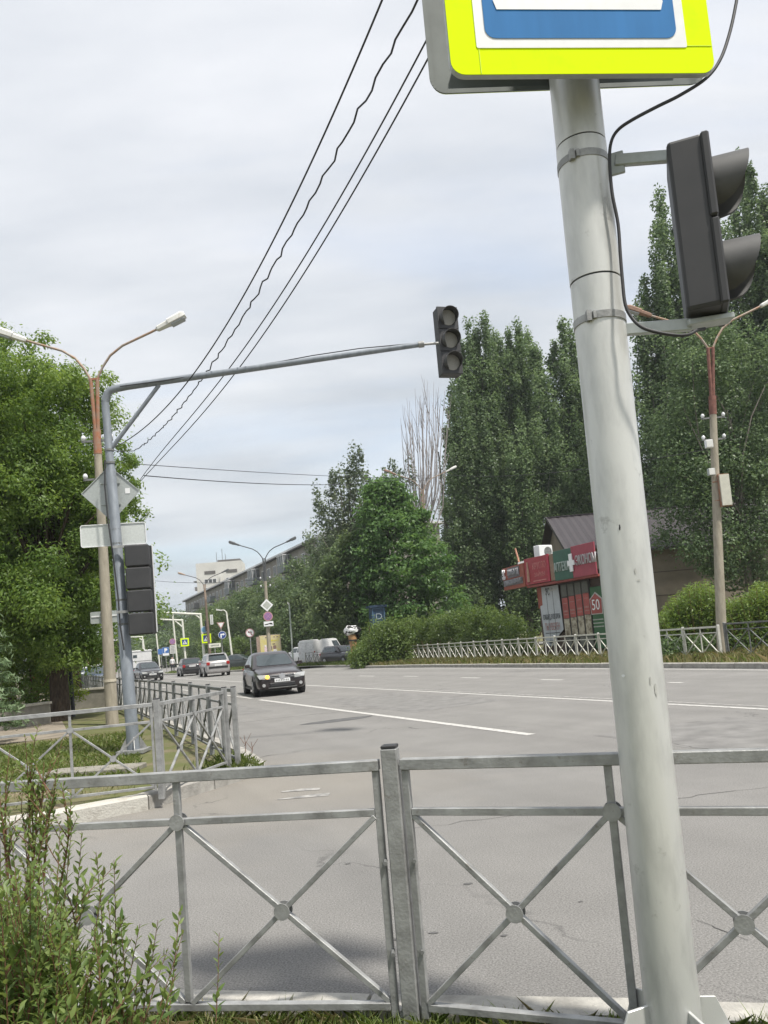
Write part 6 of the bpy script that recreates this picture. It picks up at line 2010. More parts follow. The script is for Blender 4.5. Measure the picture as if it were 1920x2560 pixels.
# ---- poplars behind the kiosk
def spires_for(px_tops, x, y, ybase, z0, r, spread=2.0):
    out = []
    for (px_, py_) in px_tops:
        p = D(px_, py_, y)
        out.append((p.x - x, random.uniform(-1.6, 1.6), z0 + random.uniform(0, 2.5), p.z - .1, r * random.uniform(.85, 1.15)))
    return out
def fill_spires(sp, extra, k=.8):
    o = list(sp)
    for _ in range(extra):
        a, b = random.sample(sp, 2)
        t = random.random()
        z1 = (a[3] * (1 - t) + b[3] * t) * random.uniform(.66, .98)
        o.append((a[0] * (1 - t) + b[0] * t + random.uniform(-.4, .4), random.uniform(-2.2, 1.0), a[2] * .7, z1, a[4]))
    return o
Yp = 58.0
def pop(label, cpx, tops, Y, z0, r, extra, lm, leaf, dens=1.0, group='poplars behind the kiosk', holes=.05, name='poplar_tree', nmass=330, pbot=1560):
    c = D(cpx, 1600, Y)
    sp = fill_spires(spires_for(tops, c.x, Y, 0, z0, r), extra)
    # leafy body filling the outline between the tips
    tp = sorted(tops)
    tx, ty = [a for a, _ in tp], [b for _, b in tp]
    ms = []
    for _ in range(nmass):
        px_ = random.uniform(tx[0] - 4, tx[-1] + 4)
        sky_ = np.interp(px_, tx, ty) + 22 + abs(random.gauss(0, 26))
        py_ = sky_ + (pbot - sky_) * random.random() ** .85
        dpt = random.uniform(-2.4, 1.6)
        p = D(px_, py_, Y + dpt)
        s_ = random.uniform(.5, .85)
        ms.append((p.x - c.x, dpt, max(p.z, 1.0) - .05, s_, s_, s_ * 1.5))
    return poplar(label, c.x, Y, max(s[3] for s in sp), sp, lm, leaf=leaf, dens=dens, group=group, holes=holes, name=name, mass=np.array(ms) if nmass else None)
pop('left poplar of the clump directly right of the hanging traffic light', 1175, [(1128, 950), (1150, 850), (1165, 818), (1185, 812), (1203, 812), (1222, 818), (1215, 850), (1190, 900)], 71, 2.2, 1.3, 10, LF_POPLAR, .23, .95)
pop('middle poplar of the clump with several even tips between hanging light and main pole', 1280, [(1235, 828), (1250, 838), (1268, 822), (1288, 822), (1300, 826), (1322, 810), (1333, 870), (1262, 880)], 72, 2.2, 1.3, 10, LF_POPLAR, .23, .95)
pop('right poplar of the clump standing just left of the main pole', 1410, [(1352, 868), (1372, 876), (1398, 815), (1422, 820), (1440, 850), (1462, 880), (1480, 850), (1385, 862), (1340, 862)], 68, 2.2, 1.3, 10, LF_POPLAR, .23, .95)
pop('lower poplar filling the dark gap between chestnut and poplar clump', 1140, [(1112, 1080), (1130, 1010), (1150, 960), (1175, 980), (1200, 1000), (1240, 1010)], 68, 1.2, 1.1, 6, LF_POPLAR2, .20, 1.0)
pop('broad lower poplar behind the kiosk roof', 1330, [(1270, 1080), (1300, 1040), (1340, 1020), (1380, 1060), (1420, 1080), (1450, 1060), (1500, 1080)], 66, 1.2, 1.15, 7, LF_POPLAR, .20, 1.0)
# right poplars
G2 = 'tall poplars at the right edge'
pop('tall right poplar with a pointed top beside the two-lamp traffic light', 1690, [(1640, 500), (1655, 470), (1680, 560), (1700, 520), (1720, 560), (1610, 700), (1625, 640)], 59, 5.0, 1.2, 9, LF_POPLAR2, .22, .9, G2, nmass=300, pbot=1400)
pop('tallest right poplar whose tip rises past the upper signal visor', 1830, [(1868, 365), (1850, 440), (1880, 430), (1820, 480), (1895, 500), (1780, 540), (1750, 600), (1910, 560)], 58, 5.0, 1.25, 10, LF_POPLAR2, .22, .9, G2, nmass=460, pbot=1420)
pop('poplar cut by the right picture edge', 1960, [(1918, 480), (1940, 450), (1970, 470), (2000, 480), (1925, 520), (1990, 540)], 57, 5.0, 1.25, 8, LF_POPLAR2, .22, .9, G2, nmass=240, pbot=1420)
pop('ragged poplar with sky gaps directly right of the main pole', 1650, [(1592, 760), (1610, 720), (1640, 700), (1670, 760), (1700, 760), (1740, 740)], 57.5, 5.5, 1.1, 9, LF_POPLAR2, .21, .9, G2, holes=.12, nmass=90, pbot=1330)
c = D(1890, 1600, 40.5)
low = []
for _ in range(230):
    px_ = random.uniform(1650, 1960)
    bot = np.interp(px_, [1650, 1700, 1750, 1800, 1860, 1960], [1330, 1400, 1430, 1455, 1470, 1480])
    py_ = random.uniform(820, bot)
    if px_ < 1700 and py_ < 1000: continue
    p = D(px_, py_, 40.5)
    low.append((p.x - c.x, random.uniform(-1.5, 1.5), p.z, .7, .7, .75))
round_tree('leafy lower poplar growth in front of the brown hall at right', c.x, 40.5, 15, low, LF_POPLAR2, .22, 5, .18, 200, 'tall poplars at the right edge', 'poplar_tree', M_BARKG, 20)

# ---- chestnut with tiers of leaves
c = D(990, 1600, 56)
KC = 56 / 46
ztop = D(1005, 1192, 56).z / KC
def chestnut_cls():
    out = []
    # outline from the photograph's proportions: height -> half widths (m)
    prof = [(.7, 1.5, 3.5), (1.4, 1.8, 3.95), (2.4, 2.0, 4.15), (3.5, 2.3, 4.05), (4.7, 2.2, 3.75), (5.9, 2.2, 3.5), (7.0, 2.1, 3.0), (8.1, 1.9, 2.6), (9.2, 1.4, 1.8), (10.2, .85, 1.1), (ztop - .35, .35, .45)]
    bump = [(random.uniform(0, 6.3), random.uniform(0, 6.3)) for _ in range(4)]
    for k in range(760):
        t = random.random() ** .92 * (len(prof) - 1)
        i = min(int(t), len(prof) - 2); f = t - i
        z = prof[i][0] * (1 - f) + prof[i + 1][0] * f
        wl_ = prof[i][1] * (1 - f) + prof[i + 1][1] * f
        wr_ = prof[i][2] * (1 - f) + prof[i + 1][2] * f
        a = random.uniform(0, 2 * pi)
        w = (wr_ if cos(a) > 0 else wl_)
        r = random.uniform(.5, .98) * (1 + .10 * sin(3 * a + z * 1.1 + bump[0][0]) + .09 * sin(2 * a - z * 2.3 + bump[1][0]))
        s = random.uniform(.38, .70)
        out.append((cos(a) * w * r * KC, sin(a) * w * .9 * r * KC, (z + random.uniform(-.2, .2) - .25 * r) * KC, s * KC, s * KC, s * .42 * KC))
    return out
round_tree('dense dome shaped chestnut with tiered bright green leaves on the far verge', c.x, 56, ztop * KC, chestnut_cls(), LF_CHEST, .28, 3.0, .31, 66, None, 'chestnut_tree', M_BARK, 14, .1, .5, .58, .9)

# ---- dead tree with bare upright twigs
c = D(1060, 1600, 62)
dt = thing('dead_tree', 'dead bare tree with upright pinkish grey twigs beside the hanging traffic light', 'tree', (c.x, 62, 0.05))
b = MB()
b.tube([(0, 0, 0), (.1, 0, 6), (0, .1, 11)], [.3, .22, .14], 8)
rd = random.Random(9)
tops = [(1002, 1035), (1010, 1030), (1018, 985), (1024, 1000), (1030, 1010), (1037, 975), (1045, 990), (1052, 985), (1062, 945), (1068, 955), (1074, 965), (1082, 1000), (1090, 975), (1098, 960), (1104, 985), (1112, 975), (1120, 1000), (1128, 990), (1070, 1000), (1055, 1020), (1085, 950), (1013, 1080), (1027, 1060), (1040, 1050), (1100, 1010)]
for k, (px_, py_) in enumerate(tops):
    p = D(px_, py_, 62)
    t0 = Vector((.15 * rd.uniform(-1, 1), rd.uniform(-.2, .2), rd.uniform(6.5, 10.5)))
    t1 = Vector((p.x - c.x, rd.uniform(-1.5, 1.5), p.z - .05))
    mid = Vector((t0.x + (t1.x - t0.x) * .62, t0.y + (t1.y - t0.y) * .6, t0.z + (t1.z - t0.z) * .36))
    P_ = [t0, t0.lerp(mid, .5) + Vector((0, 0, -.2)), mid, mid.lerp(t1, .5) + Vector((rd.uniform(-.12, .12), 0, 0)), t1]
    b.tube(P_, [.075, .06, .045, .03, .010], 5)
    for j in range(7):
        s = P_[2].lerp(P_[4], rd.uniform(0, .8)) if j < 4 else P_[1].lerp(P_[2], rd.random())
        e_ = s + Vector((rd.uniform(-.5, .5), rd.uniform(-.5, .5), rd.uniform(1.0, 2.4)))
        b.tube([s, s.lerp(e_, .5) + Vector((rd.uniform(-.1, .1), 0, 0)), e_], [.026, .018, .007], 4)
b.build('branches', M_DEADWOOD, dt, smooth=60)

# ---- loose grey-green poplar left of the chestnut
Ya = 64.0
c = D(880, 1600, Ya)
tops = [(880, 1122), (900, 1128), (862, 1150), (845, 1165), (832, 1190), (822, 1225), (800, 1262), (792, 1215), (980, 1140), (1000, 1160), (1020, 1150), (935, 1190), (915, 1170), (875, 1180), (960, 1175), (765, 1312), (785, 1300), (895, 1230)]
sp = []
for px_, py_ in tops:
    p = D(px_, py_, Ya)
    sp.append((p.x - c.x, random.uniform(-1.5, 1.5), max(3.0, p.z - random.uniform(4.0, 7.0)), p.z - .3, random.uniform(.55, .85)))
poplar('loose grey green poplar with sky showing through, above the apartment roof', c.x, Ya, 15, sp, LF_ASPEN, M_BARKG, .23, .62, holes=.18, name='poplar_tree')

# ---- tree row in front of the apartment block
rw_ = random.Random(21)
c = D(900, 1650, 57)
fc = []
for _ in range(150):
    px_ = random.uniform(795, 930)
    top_ = np.interp(px_, [795, 830, 860, 900, 930], [1440, 1385, 1340, 1330, 1340])
    p = D(px_, random.uniform(top_ + 8, 1572), 57)
    fc.append((p.x - c.x, random.uniform(-1.4, 1.4), p.z, .62, .62, .5))
round_tree('dark green tree wedged between chestnut and parked cars, above the patterned lump', c.x, 57, 8, fc, LF_FAR, .16, 3, .26, 120, 'trees in front of the apartment block', 'broadleaf_tree', M_BARK, 8, .35, .6, .4)
row = [  # px centre, px top, Y, half width m, label
    (862, 1335, 80, 3.0, 'mid green tree tucked behind the left side of the chestnut'),
    (815, 1385, 82, 3.2, 'round tree above the parked white van'),
    (752, 1402, 86, 3.6, 'paler round tree between lamp post and white van against the apartment wall'),
    (700, 1440, 90, 3.2, 'dark tree right behind the middle lamp post'),
    (655, 1458, 98, 3.4, 'lower tree directly behind the white diamond sign'),
    (612, 1478, 104, 3.4, 'tree left of the middle lamp post under the balconies'),
    (575, 1500, 108, 3.6, 'small pale tree behind the yield sign'),
    (545, 1512, 122, 4.0, 'tree behind the first white mast'),
    (512, 1525, 140, 4.5, 'tree at the far left end of the apartment block'),
    (780, 1470, 80, 3.2, 'dark low tree over the parked cars'),
    (725, 1490, 86, 3.2, 'dark low tree behind the thin green-grey pole'),
    (840, 1450, 78, 3.4, 'dark low tree behind the white van roof'),
    (905, 1430, 76, 3.0, 'dark tree between chestnut and van')]
for i, (cx_, ty_, Y, hw_, lab) in enumerate(row):
    c = D(cx_, 1600, Y)
    zt = D(cx_, ty_, Y).z
    cls = dome(hw_ * 1.15, hw_, 1.2, zt - .4, 74, 1.05)
    bright = LF_FAR if i not in (6,) else LF_BUSH
    round_tree(lab, c.x, Y, zt, cls, bright, .2, zt * .4, .30, 105, 'trees in front of the apartment block', 'broadleaf_tree', M_BARK, 8, .45, .62, .4)
for i, (cx_, by_, Y, hw_, h_, lab) in enumerate(((590, 1640, 88, 1.8, 3.2, 'yellow green bush below the yield sign'), (560, 1645, 95, 1.8, 3.0, 'yellow green bush behind the silver SUV'), (530, 1650, 105, 2.0, 3.4, 'bush behind the first white mast'),)):
    c = D(cx_, by_, Y)
    round_tree(lab, c.x, Y, h_, dome(hw_, hw_, .3, h_, 26, .6), LF_BUSH, .08, 1.0, .24, 110, 'low bushes along the far road', 'bush', M_BARK, 5)
# far hill of trees closing the road
for i, (cx_, ty_, Y, hw_) in enumerate(((470, 1545, 170, 6), (440, 1522, 190, 7), (412, 1540, 175, 6), (388, 1535, 215, 8), (360, 1550, 230, 9), (330, 1562, 240, 9), (300, 1575, 260, 10), (270, 1590, 280, 10), (448, 1590, 150, 5), (400, 1598, 150, 5), (500, 1580, 150, 5), (360, 1610, 160, 5), (310, 1620, 180, 6), (250, 1610, 200, 7))):
    c = D(cx_, 1640, Y)
    zt = D(cx_, ty_, Y).z
    round_tree(('crown %s' % ['left of', 'right of'][i % 2]) and ['darker far tree closing the road under the sky', 'far tree with the highest round crown at the end of the road', 'far tree over the second white mast', 'far broad tree left of the tall bare pole', 'far tree behind the left mast arm tips', 'hazy far tree just right of the dark signal back', 'far tree behind the dark signal back', 'far tree behind the left mast shaft', 'low far tree behind the crosswalk sign', 'low far tree behind the parking boards', 'low far tree left of the apartment end', 'low far tree above the white truck', 'low far tree above the black sedan', 'far tree beside the concrete lamp post'][i],
               c.x, Y, zt, dome(hw_, hw_, .8, zt - .6, 52, 1.7), LF_FAR, .25, zt * .4, .62, 72, 'far trees at the end of the road', 'broadleaf_tree', M_BARK, 6)

# ---- left side trees
c = G(152, 1802, .1)
big = []
rl_ = random.Random(4)
def in_px(px0, py0, px1, py1, n, Y, s0, s1, dy=2.4):
    for _ in range(n):
        p = D(rl_.uniform(px0, px1), rl_.uniform(py0, py1), Y)
        s = rl_.uniform(s0, s1)
        big.append((p.x - c.x, rl_.uniform(-dy, dy), p.z, s, s, s * .7))
Yt_ = c.y + 1.0
in_px(-120, 1000, 250, 1300, 90, Yt_, .35, .65)
in_px(-160, 1250, 270, 1560, 120, Yt_, .38, .68)
in_px(-160, 1480, 250, 1640, 60, Yt_, .32, .55)
in_px(0, 900, 120, 1010, 16, Yt_, .25, .42)
in_px(150, 930, 255, 1060, 12, Yt_, .25, .42)
in_px(-120, 930, 40, 1010, 14, Yt_, .25, .42)
in_px(250, 1130, 345, 1340, 26, Yt_, .18, .34, 1.6)
in_px(262, 1290, 372, 1345, 10, Yt_, .16, .26, 1.0)
in_px(290, 1140, 372, 1280, 22, Yt_, .14, .22, .6)
in_px(330, 1180, 368, 1188, 3, Yt_, .12, .16, .2)
in_px(240, 1340, 370, 1420, 10, Yt_, .16, .28, 1.0)
in_px(90, 1600, 240, 1680, 14, Yt_, .22, .4, 1.5)
in_px(-20, 1330, 255, 1660, 70, Yt_ - 1.6, .28, .46, .8)
in_px(-60, 930, 240, 1340, 60, Yt_ - 1.2, .28, .48, .8)
for _ in range(40):
    p = D(rl_.uniform(-300, 40), rl_.uniform(950, 1500), Yt_)
    big.append((p.x - c.x, rl_.uniform(-2, 3), p.z, .6, .6, .45))
round_tree('large ash tree with thick dark trunk on the left corner', c.x, c.y, 9.5, big, LF_MAPLE, .245, 3.0, .115, 430, None, 'ash_tree', M_BARK, 46, .25, .42, .4, .7, z0=.1)
# darker trees behind it
for cx_, ty_, Y, hw_, lab in ((20, 960, 31, 4.2, 'second leafy tree behind the large left tree at the picture edge'), (190, 1180, 40, 4.2, 'darker tree behind the left lamp post'), (90, 1240, 52, 5.0, 'far dark tree behind the left trunk'), (-90, 1150, 27, 3.6, 'tree cut by the left picture edge')):
    c2 = D(cx_, 1690, Y); zt = D(cx_, ty_, Y).z
    round_tree(lab, c2.x, Y, zt, dome(hw_, hw_, 1.6, zt - .5, 110, 1.0), LF_MAPLE, .25, zt * .35, .24, 120, 'leafy trees behind the left corner', 'ash_tree', M_BARK, 14, .35, .5)

# spruce at the left edge
c3 = D(-100, 1760, 15.5)
sp_ = thing('spruce_tree', 'bluish green spruce at the left picture edge', 'tree', (c3.x, 15.5, .1))
b = MB().tube([(0, 0, 0), (0, 0, 5.2)], [.14, .03], 8)
pts, dr = [], []
for wz in np.arange(.5, 4.9, .30):
    Lr = 1.05 * (1 - wz / 5.4) + .18
    for k in range(7):
        a = k * 2 * pi / 7 + wz * 2.1
        P_ = [Vector((0, 0, wz)), Vector((cos(a) * Lr * .5, sin(a) * Lr * .5, wz - .02)), Vector((cos(a) * Lr, sin(a) * Lr, wz - .12))]
        b.tube(P_, [.025, .018, .008], 5)
        n = int(330 * Lr)
        t = RNG.uniform(.12, 1.05, n)
        cx_, cy_ = np.cos(a) * Lr * t, np.sin(a) * Lr * t
        w = .20 * (1.1 - t * .6)
        pts.append(np.stack([cx_ + RNG.normal(0, 1, n) * w * .8, cy_ + RNG.normal(0, 1, n) * w * .8, wz - .12 * t * t + RNG.normal(0, .045, n)], 1))
        dr.append(np.stack([np.full(n, cos(a)), np.full(n, sin(a)), RNG.uniform(-.1, .6, n)], 1))
b.build('trunk', M_BARK, sp_)
p = np.concatenate(pts); d = unit(np.concatenate(dr) + RNG.normal(0, .4, (len(p), 3)))
place('crown', leaves('crown', p, d, .13, .030, LF_SPRUCE, .1, 1.0, None, .3), sp_)

# small yellow-green shrubs and flowers by the wall
c4 = G(88, 1795, .1)
round_tree('yellow green shrub behind the low wall by the left trunk', c4.x, c4.y + 1.6, 1.3, dome(1.0, .6, .35, 1.25, 26, .28), LF_SPIREA, .04, .4, .07, 150, None, 'shrub', M_TWIG, 6, z0=.1)
c4 = G(30, 1815, .1)
round_tree('green shrub behind the low wall at the left edge', c4.x, c4.y + 1.2, 1.9, dome(1.2, .7, .4, 1.9, 40, .34), LF_MAPLE, .05, .5, .09, 150, None, 'shrub', M_TWIG, 8, z0=.1)
c4 = D(118, 1590, 16.8)
hop = MB()
tw_o = thing('climber', 'yellow green climbing plant column left of the big trunk', 'plant', (G(112, 1790, .1).x, 16.9, .1))
hop.tube([(0, 0, 0), (.05, 0, 1.3), (.12, 0, 2.3)], [.05, .04, .02], 6).build('stem', M_TWIG, tw_o)
p, d, _ = cluster_points(np.array([(random.uniform(-.12, .22), random.uniform(-.2, .2), z, .22, .2, .26) for z in np.arange(.25, 2.5, .12)]), 90, .3)
place('foliage', leaves('foliage', p, d, .10, .06, LF_SPIREA, .6, .8), tw_o)
c4 = G(68, 1782, .1)
rs = thing('flower_bush', 'small rose bush with a red bloom behind the left railing', 'plant', (c4.x, c4.y + .4, .1))
p, d, _ = cluster_points(np.array([(random.uniform(-.3, .3), random.uniform(-.2, .2), random.uniform(.3, 1.1), .16, .16, .16) for z in range(14)]), 70, .3)
place('foliage', leaves('foliage', p, d, .06, .04, LF_MAPLE, .3, .8), rs)
for q in ((.02, -.2, 1.28), (.1, -.15, 1.16)):
    p, d, _ = cluster_points(np.array([(q[0], q[1], q[2], .07, .07, .06)]), 40, .2)
    place('bloom', leaves('bloom', p, d, .05, .05, leaf_mat('rose_petal', (.45, .03, .03), (.6, .12, .10), .3), .0, .6), rs)

# ---- hedge and bushes on the far verge
hc = []
for k in range(300):
    px_ = random.uniform(905, 1320)
    Y = np.interp(px_, [900, 1000, 1100, 1200, 1320], [50, 53.5, 47.8, 43.4, 38.8]) + random.uniform(-.2, 2.0)
    top = {0: 1648, 1: 1560}[0]
    # crest of the hedge in the photograph, row by column
    crest = np.interp(px_, [900, 930, 960, 1000, 1060, 1120, 1180, 1240, 1290, 1320], [1610, 1590, 1575, 1556, 1546, 1532, 1524, 1530, 1545, 1575])
    py_ = random.uniform(crest + 4, 1650 if px_ > 1000 else 1660)
    p = D(px_, py_, Y)
    hc.append((p.x, Y, p.z))
h0 = D(1100, 1650, 47)
hg = thing('hedge', 'wide shaggy green hedge behind the far railing left of the kiosk', 'hedge', (h0.x, h0.y, .1))
cl = np.array([(x - h0.x, y - h0.y, z - .1, .68, .62, .48) for x, y, z in hc])
spr = []
for k in range(110):
    x, y, z = random.choice(hc)
    if z > 1.6: spr.append((x - h0.x + random.uniform(-.3, .3), y - h0.y, z - .1 + random.uniform(.35, .75), .13, .13, .34))
cl = np.concatenate([cl, np.array(spr)])
p, d, idx = cluster_points(cl, np.where(cl[:, 3] < .2, 26, 150), .25)
p[:, 2] = np.maximum(p[:, 2], .03)
place('foliage', leaves('foliage', p, d, .16, .07, LF_BUSH, .0, 1.0, RNG.normal(.45, .15, len(cl))[idx] + RNG.normal(0, .2, len(p)), .5), hg)
b = MB()
for k in range(40):
    x = random.uniform(-4, 5)
    b.tube([(x, 1.2 - x * 1.2, 0), (x + random.uniform(-.4, .4), 1.2 - x * 1.2, 1.2)], [.03, .012], 5)
b.build('stems', M_TWIG, hg)
# sprigs spilling over at the hedge's left end
c5 = D(930, 1655, 47.5)
round_tree('dark leafy bush hanging over the kerb at the left end of the hedge', c5.x, 47.8, 3.0, [(x_, random.uniform(-1, 1.4), random.uniform(.15, .5 + 2.0 * min(1, (x_ + 1.1) / 1.4)), .55, .5, .42) for x_ in [random.uniform(-1.0, 2.6) for _ in range(90)]], LF_BUSH, .06, 1.0, .15, 150, None, 'bush', M_BARK, 6)
c6 = D(968, 1650, 49)
round_tree('brighter leafy bush at the left end of the pale far railing', c6.x, 49.2, 2.4, [(random.uniform(-1.3, 1.2), random.uniform(-.8, .8), random.uniform(.2, 1.9), .45, .45, .38) for _ in range(46)], LF_BUSH, .05, .8, .15, 130, None, 'bush', M_BARK, 6)

def feather_bush(label, px0, px1, crest, Y, zb_, n, group):
    cxp = D((px0 + px1) / 2, 1600, Y)
    o = thing('bush', label, 'bush', (cxp.x, Y, zb_), 0, group)
    b = MB()
    pts, dr = [], []
    for k in range(n):
        px_ = random.uniform(px0, px1)
        cr_ = np.interp(px_, [a for a, _ in crest], [c_ for _, c_ in crest])
        tip = D(px_ + random.uniform(-6, 6), cr_ + abs(random.gauss(0, 1)) * 38, Y + random.uniform(-.9, .9))
        bx_ = cxp.x + (tip.x - cxp.x) * .72
        P_ = [Vector((bx_ - cxp.x, tip.y - Y, 0)), Vector((bx_ * .6 + tip.x * .4 - cxp.x, tip.y - Y, (tip.z - zb_) * .55)), Vector((tip.x - cxp.x, tip.y - Y, tip.z - zb_))]
        if k % 3 == 0: b.tube(P_, [.012, .009, .004], 4)
        m_ = 46
        t = RNG.uniform(.15, 1.0, m_)
        a0, a1, a2 = (np.array(q) for q in P_)
        c_ = ((1 - t) ** 2)[:, None] * a0 + (2 * t * (1 - t))[:, None] * a1 + (t ** 2)[:, None] * a2
        pts.append(c_ + RNG.normal(0, .085, (m_, 3)) * np.array([1, 1, .6]))
        dr.append(np.tile(np.array([0, -.1, .9]), (m_, 1)) + RNG.normal(0, .5, (m_, 3)))
    b.build('stems', M_TWIG, o)
    p = np.concatenate(pts); d = unit(np.concatenate(dr))
    nrm_keep = p[:, 2] > .02
    place('foliage', leaves('foliage', p[nrm_keep], d[nrm_keep], .15, .040, LF_FEATHER, -.6, .9, None, .2), o)
    return o
feather_bush('feathery light green bush left of the right concrete lamp post', 1645, 1795, [(1645, 1545), (1665, 1510), (1690, 1480), (1720, 1462), (1760, 1446), (1795, 1470)], 27.2, .13, 420, 'light green bushes behind the right railing')
feather_bush('feathery light green bush right of the right concrete lamp post', 1800, 1960, [(1800, 1490), (1830, 1495), (1860, 1480), (1890, 1452), (1925, 1450), (1960, 1470)], 26.4, .13, 420, 'light green bushes behind the right railing')
# shaded low green behind the right railing
uc = D(1790, 1640, 25.6)
p = np.stack([RNG.uniform(-2.2, 2.6, 5200), RNG.uniform(-.3, 1.4, 5200), RNG.uniform(0, .75, 5200) ** 1.4], 1)
o = thing('undergrowth', 'dark leafy undergrowth at the foot of the right bushes', 'plants', (uc.x, uc.y, .12))
place('foliage', leaves('foliage', p, unit(RNG.normal(0, 1, p.shape)), .13, .06, LF_POPLAR, .1, 1.0), o)

# ------------------------------------------------------------------ grass
def grass(name, pts, h0, h1, w, m_, lean=.5, kind='stuff', tint=None):
    n = len(pts)
    o = place(name, blades(name, pts, RNG.uniform(h0, h1, n), w, m_, lean, tint))
    tag(o, kind=kind)
    return o
def scatter_quad(a, b, c_, d_, n):
    s, t = RNG.uniform(0, 1, n)[:, None], RNG.uniform(0, 1, n)[:, None]
    a, b, c_, d_ = (np.array(q) for q in (a, b, c_, d_))
    return (a * (1 - s) + b * s) * (1 - t) + (d_ * (1 - s) + c_ * s) * t
# near verge, under the railing
zn = .085
def sub_noise(p, k=1.0):
    return np.sin(p[:, 0] * 3.1 * k + 1.3) * np.sin(p[:, 1] * 4.3 * k + .7) + .5 * np.sin(p[:, 0] * 9 * k + p[:, 1] * 7 * k)
P_ = scatter_quad((-2.6, 2.1, zn), (1.9, 1.5, zn), (1.9, 2.55, zn), (-2.6, 3.55, zn), 34000)
nl = np.array([[q.x, q.y] for q in nearline])
ky = np.interp(P_[:, 0], nl[np.argsort(nl[:, 0]), 0], nl[np.argsort(nl[:, 0]), 1])
P_ = P_[P_[:, 1] < ky - .17]
nz_ = sub_noise(P_)
grass('verge_grass', P_[nz_ > -.75], .03, .085, .006, LF_GRASS, .8)
grass('dry_verge_grass', P_[nz_ < .1][::2], .03, .09, .005, LF_DRY, .9)
# broad weeds (plantain, dandelion)
for k, (x, y) in enumerate(((.12, 2.62), (.45, 2.52), (-.35, 2.86), (1.12, 2.30), (.62, 2.5), (.3, 2.72), (-.75, 2.9), (1.3, 2.35))):
    wd_ = thing('weed', ['low broad leaved weed by the middle railing post', 'low broad leaved weed between middle post and pole', 'low weed left of the middle railing post', 'low weed right of the main pole foot', 'low weed right beside the main pole foot', 'low weed tight against the bottom rail', 'low weed under the left bay of the railing', 'low weed at the right bottom edge near the white kerb'][k], 'weed', (x, y, zn), random.uniform(0, 6), 'weeds along the near railing')
    for j in range(9):
        a = j * 2.4 + random.uniform(-.3, .3)
        ln = random.uniform(.07, .13)
        d = Vector((cos(a), sin(a), 0)); sd_ = Vector((-sin(a), cos(a), 0))
        up = random.uniform(.3, .9)
        m1 = d * ln * .5 + Vector((0, 0, ln * up * .62)); m2 = d * ln + Vector((0, 0, ln * up * .6))
        w = ln * .2
        b = MB().add([Vector((0, 0, 0)), m1 + sd_ * w, m2, m1 - sd_ * w, m1 + Vector((0, 0, -.006))], [(0, 4, 1), (4, 2, 1), (0, 3, 4), (4, 3, 2)])
        me = b.mesh('leaf', LF_GRASS)
        at = me.attributes.new('tint', 'FLOAT', 'POINT')
        at.data.foreach_set('value', [random.uniform(.1, .8)] * 5)
        place('leaf', me, wd_)
# left corner lawn
P_ = scatter_quad((*W(8.5, -6)[:2], .1), (*W(8.7, .9)[:2], .1), (*W(20, 2.3)[:2], .1), (*W(20, -8)[:2], .1), 52000)
u_ = P_[:, :2] @ np.array([UX.x, UX.y]); v_ = P_[:, :2] @ np.array([VX.x, VX.y])
band = (u_ > 10.2) & (u_ < 16.6) & (v_ < 1.9)
nz_ = sub_noise(P_, .55)
P1_ = P_[band & (nz_ > -1.1)]
grass('corner_grass', P1_, .03, .085, .012, LF_GRASS, .8)
P2_ = P_[(u_ > 9.0) & (u_ < 17.3) & (nz_ < .6)][::3]
P2_ = P2_[(P2_[:, :2] @ np.array([VX.x, VX.y])) < 1.6]
grass('dry_corner_grass', P2_, .02, .06, .008, LF_DRY, .9)
tipc = G(628, 1912, .1)
P_ = np.array([tipc.x, tipc.y, .1]) + RNG.normal(0, 1, (2600, 3)) * np.array([.28, .50, 0])
ins = np.array([((p[:2] @ np.array([VX.x, VX.y])) < 2.42) and (p[:2] @ np.array([UX.x, UX.y])) > 9.3 for p in P_])
grass('corner_tip_grass', P_[ins], .04, .13, .008, LF_GRASS, .6)
for k, (x, y, tx, ty) in enumerate(((612, 1892, 610, 1838), (627, 1893, 628, 1855))):
    a_ = G(x, y, .1); t_ = D(tx, ty, a_.y)
    o = thing('dry_weed', ['taller dry weed stalk at the tip of the left verge', 'shorter dry weed stalk at the tip of the left verge'][k], 'weed', (a_.x, a_.y, .1))
    b = MB(a_).tube([a_, a_.lerp(t_, .5) + Vector((.02, 0, 0)), t_], [.006, .005, .003], 5)
    b.tube([a_.lerp(t_, .5), a_.lerp(t_, .8) + Vector((.10, 0, .08))], [.004, .002], 4)
    b.tube([a_.lerp(t_, .6), a_.lerp(t_, .85) + Vector((-.06, 0, .03))], [.004, .002], 4)
    b.build('stalk', M_TWIG, o)
# far verge grass between kerb and railing
fl_ = np.array([[q.x, q.y] for q in farline])
def far_grass(n, off0, off1, i0, i1):
    k = RNG.integers(i0, i1, n)
    t = RNG.uniform(0, 1, n)[:, None]
    a = fl_[k] * (1 - t) + fl_[k + 1] * t
    d = unit(np.concatenate([fl_[k + 1] - fl_[k], np.zeros((n, 1))], 1))
    nn_ = np.stack([d[:, 1], -d[:, 0]], 1)
    o = RNG.uniform(off0, off1, n)[:, None]
    return np.concatenate([a + nn_ * o, np.full((n, 1), .115)], 1)
m_ = len(fl_) - 1
grass('far_verge_grass', far_grass(26000, .22, 6.5, 0, m_), .08, .30, .022, LF_DRY, .6)
grass('far_green_grass', far_grass(14000, .22, 9.0, 0, m_), .08, .28, .022, LF_GRASS, .6)
kl_ = np.array([[q.x, q.y] for q in kerb2line])
save = fl_; fl_ = kl_
grass('median_grass', far_grass(5000, .2, 2.0, 0, len(kl_) - 1), .1, .35, .03, LF_GRASS, .6)
fl_ = save

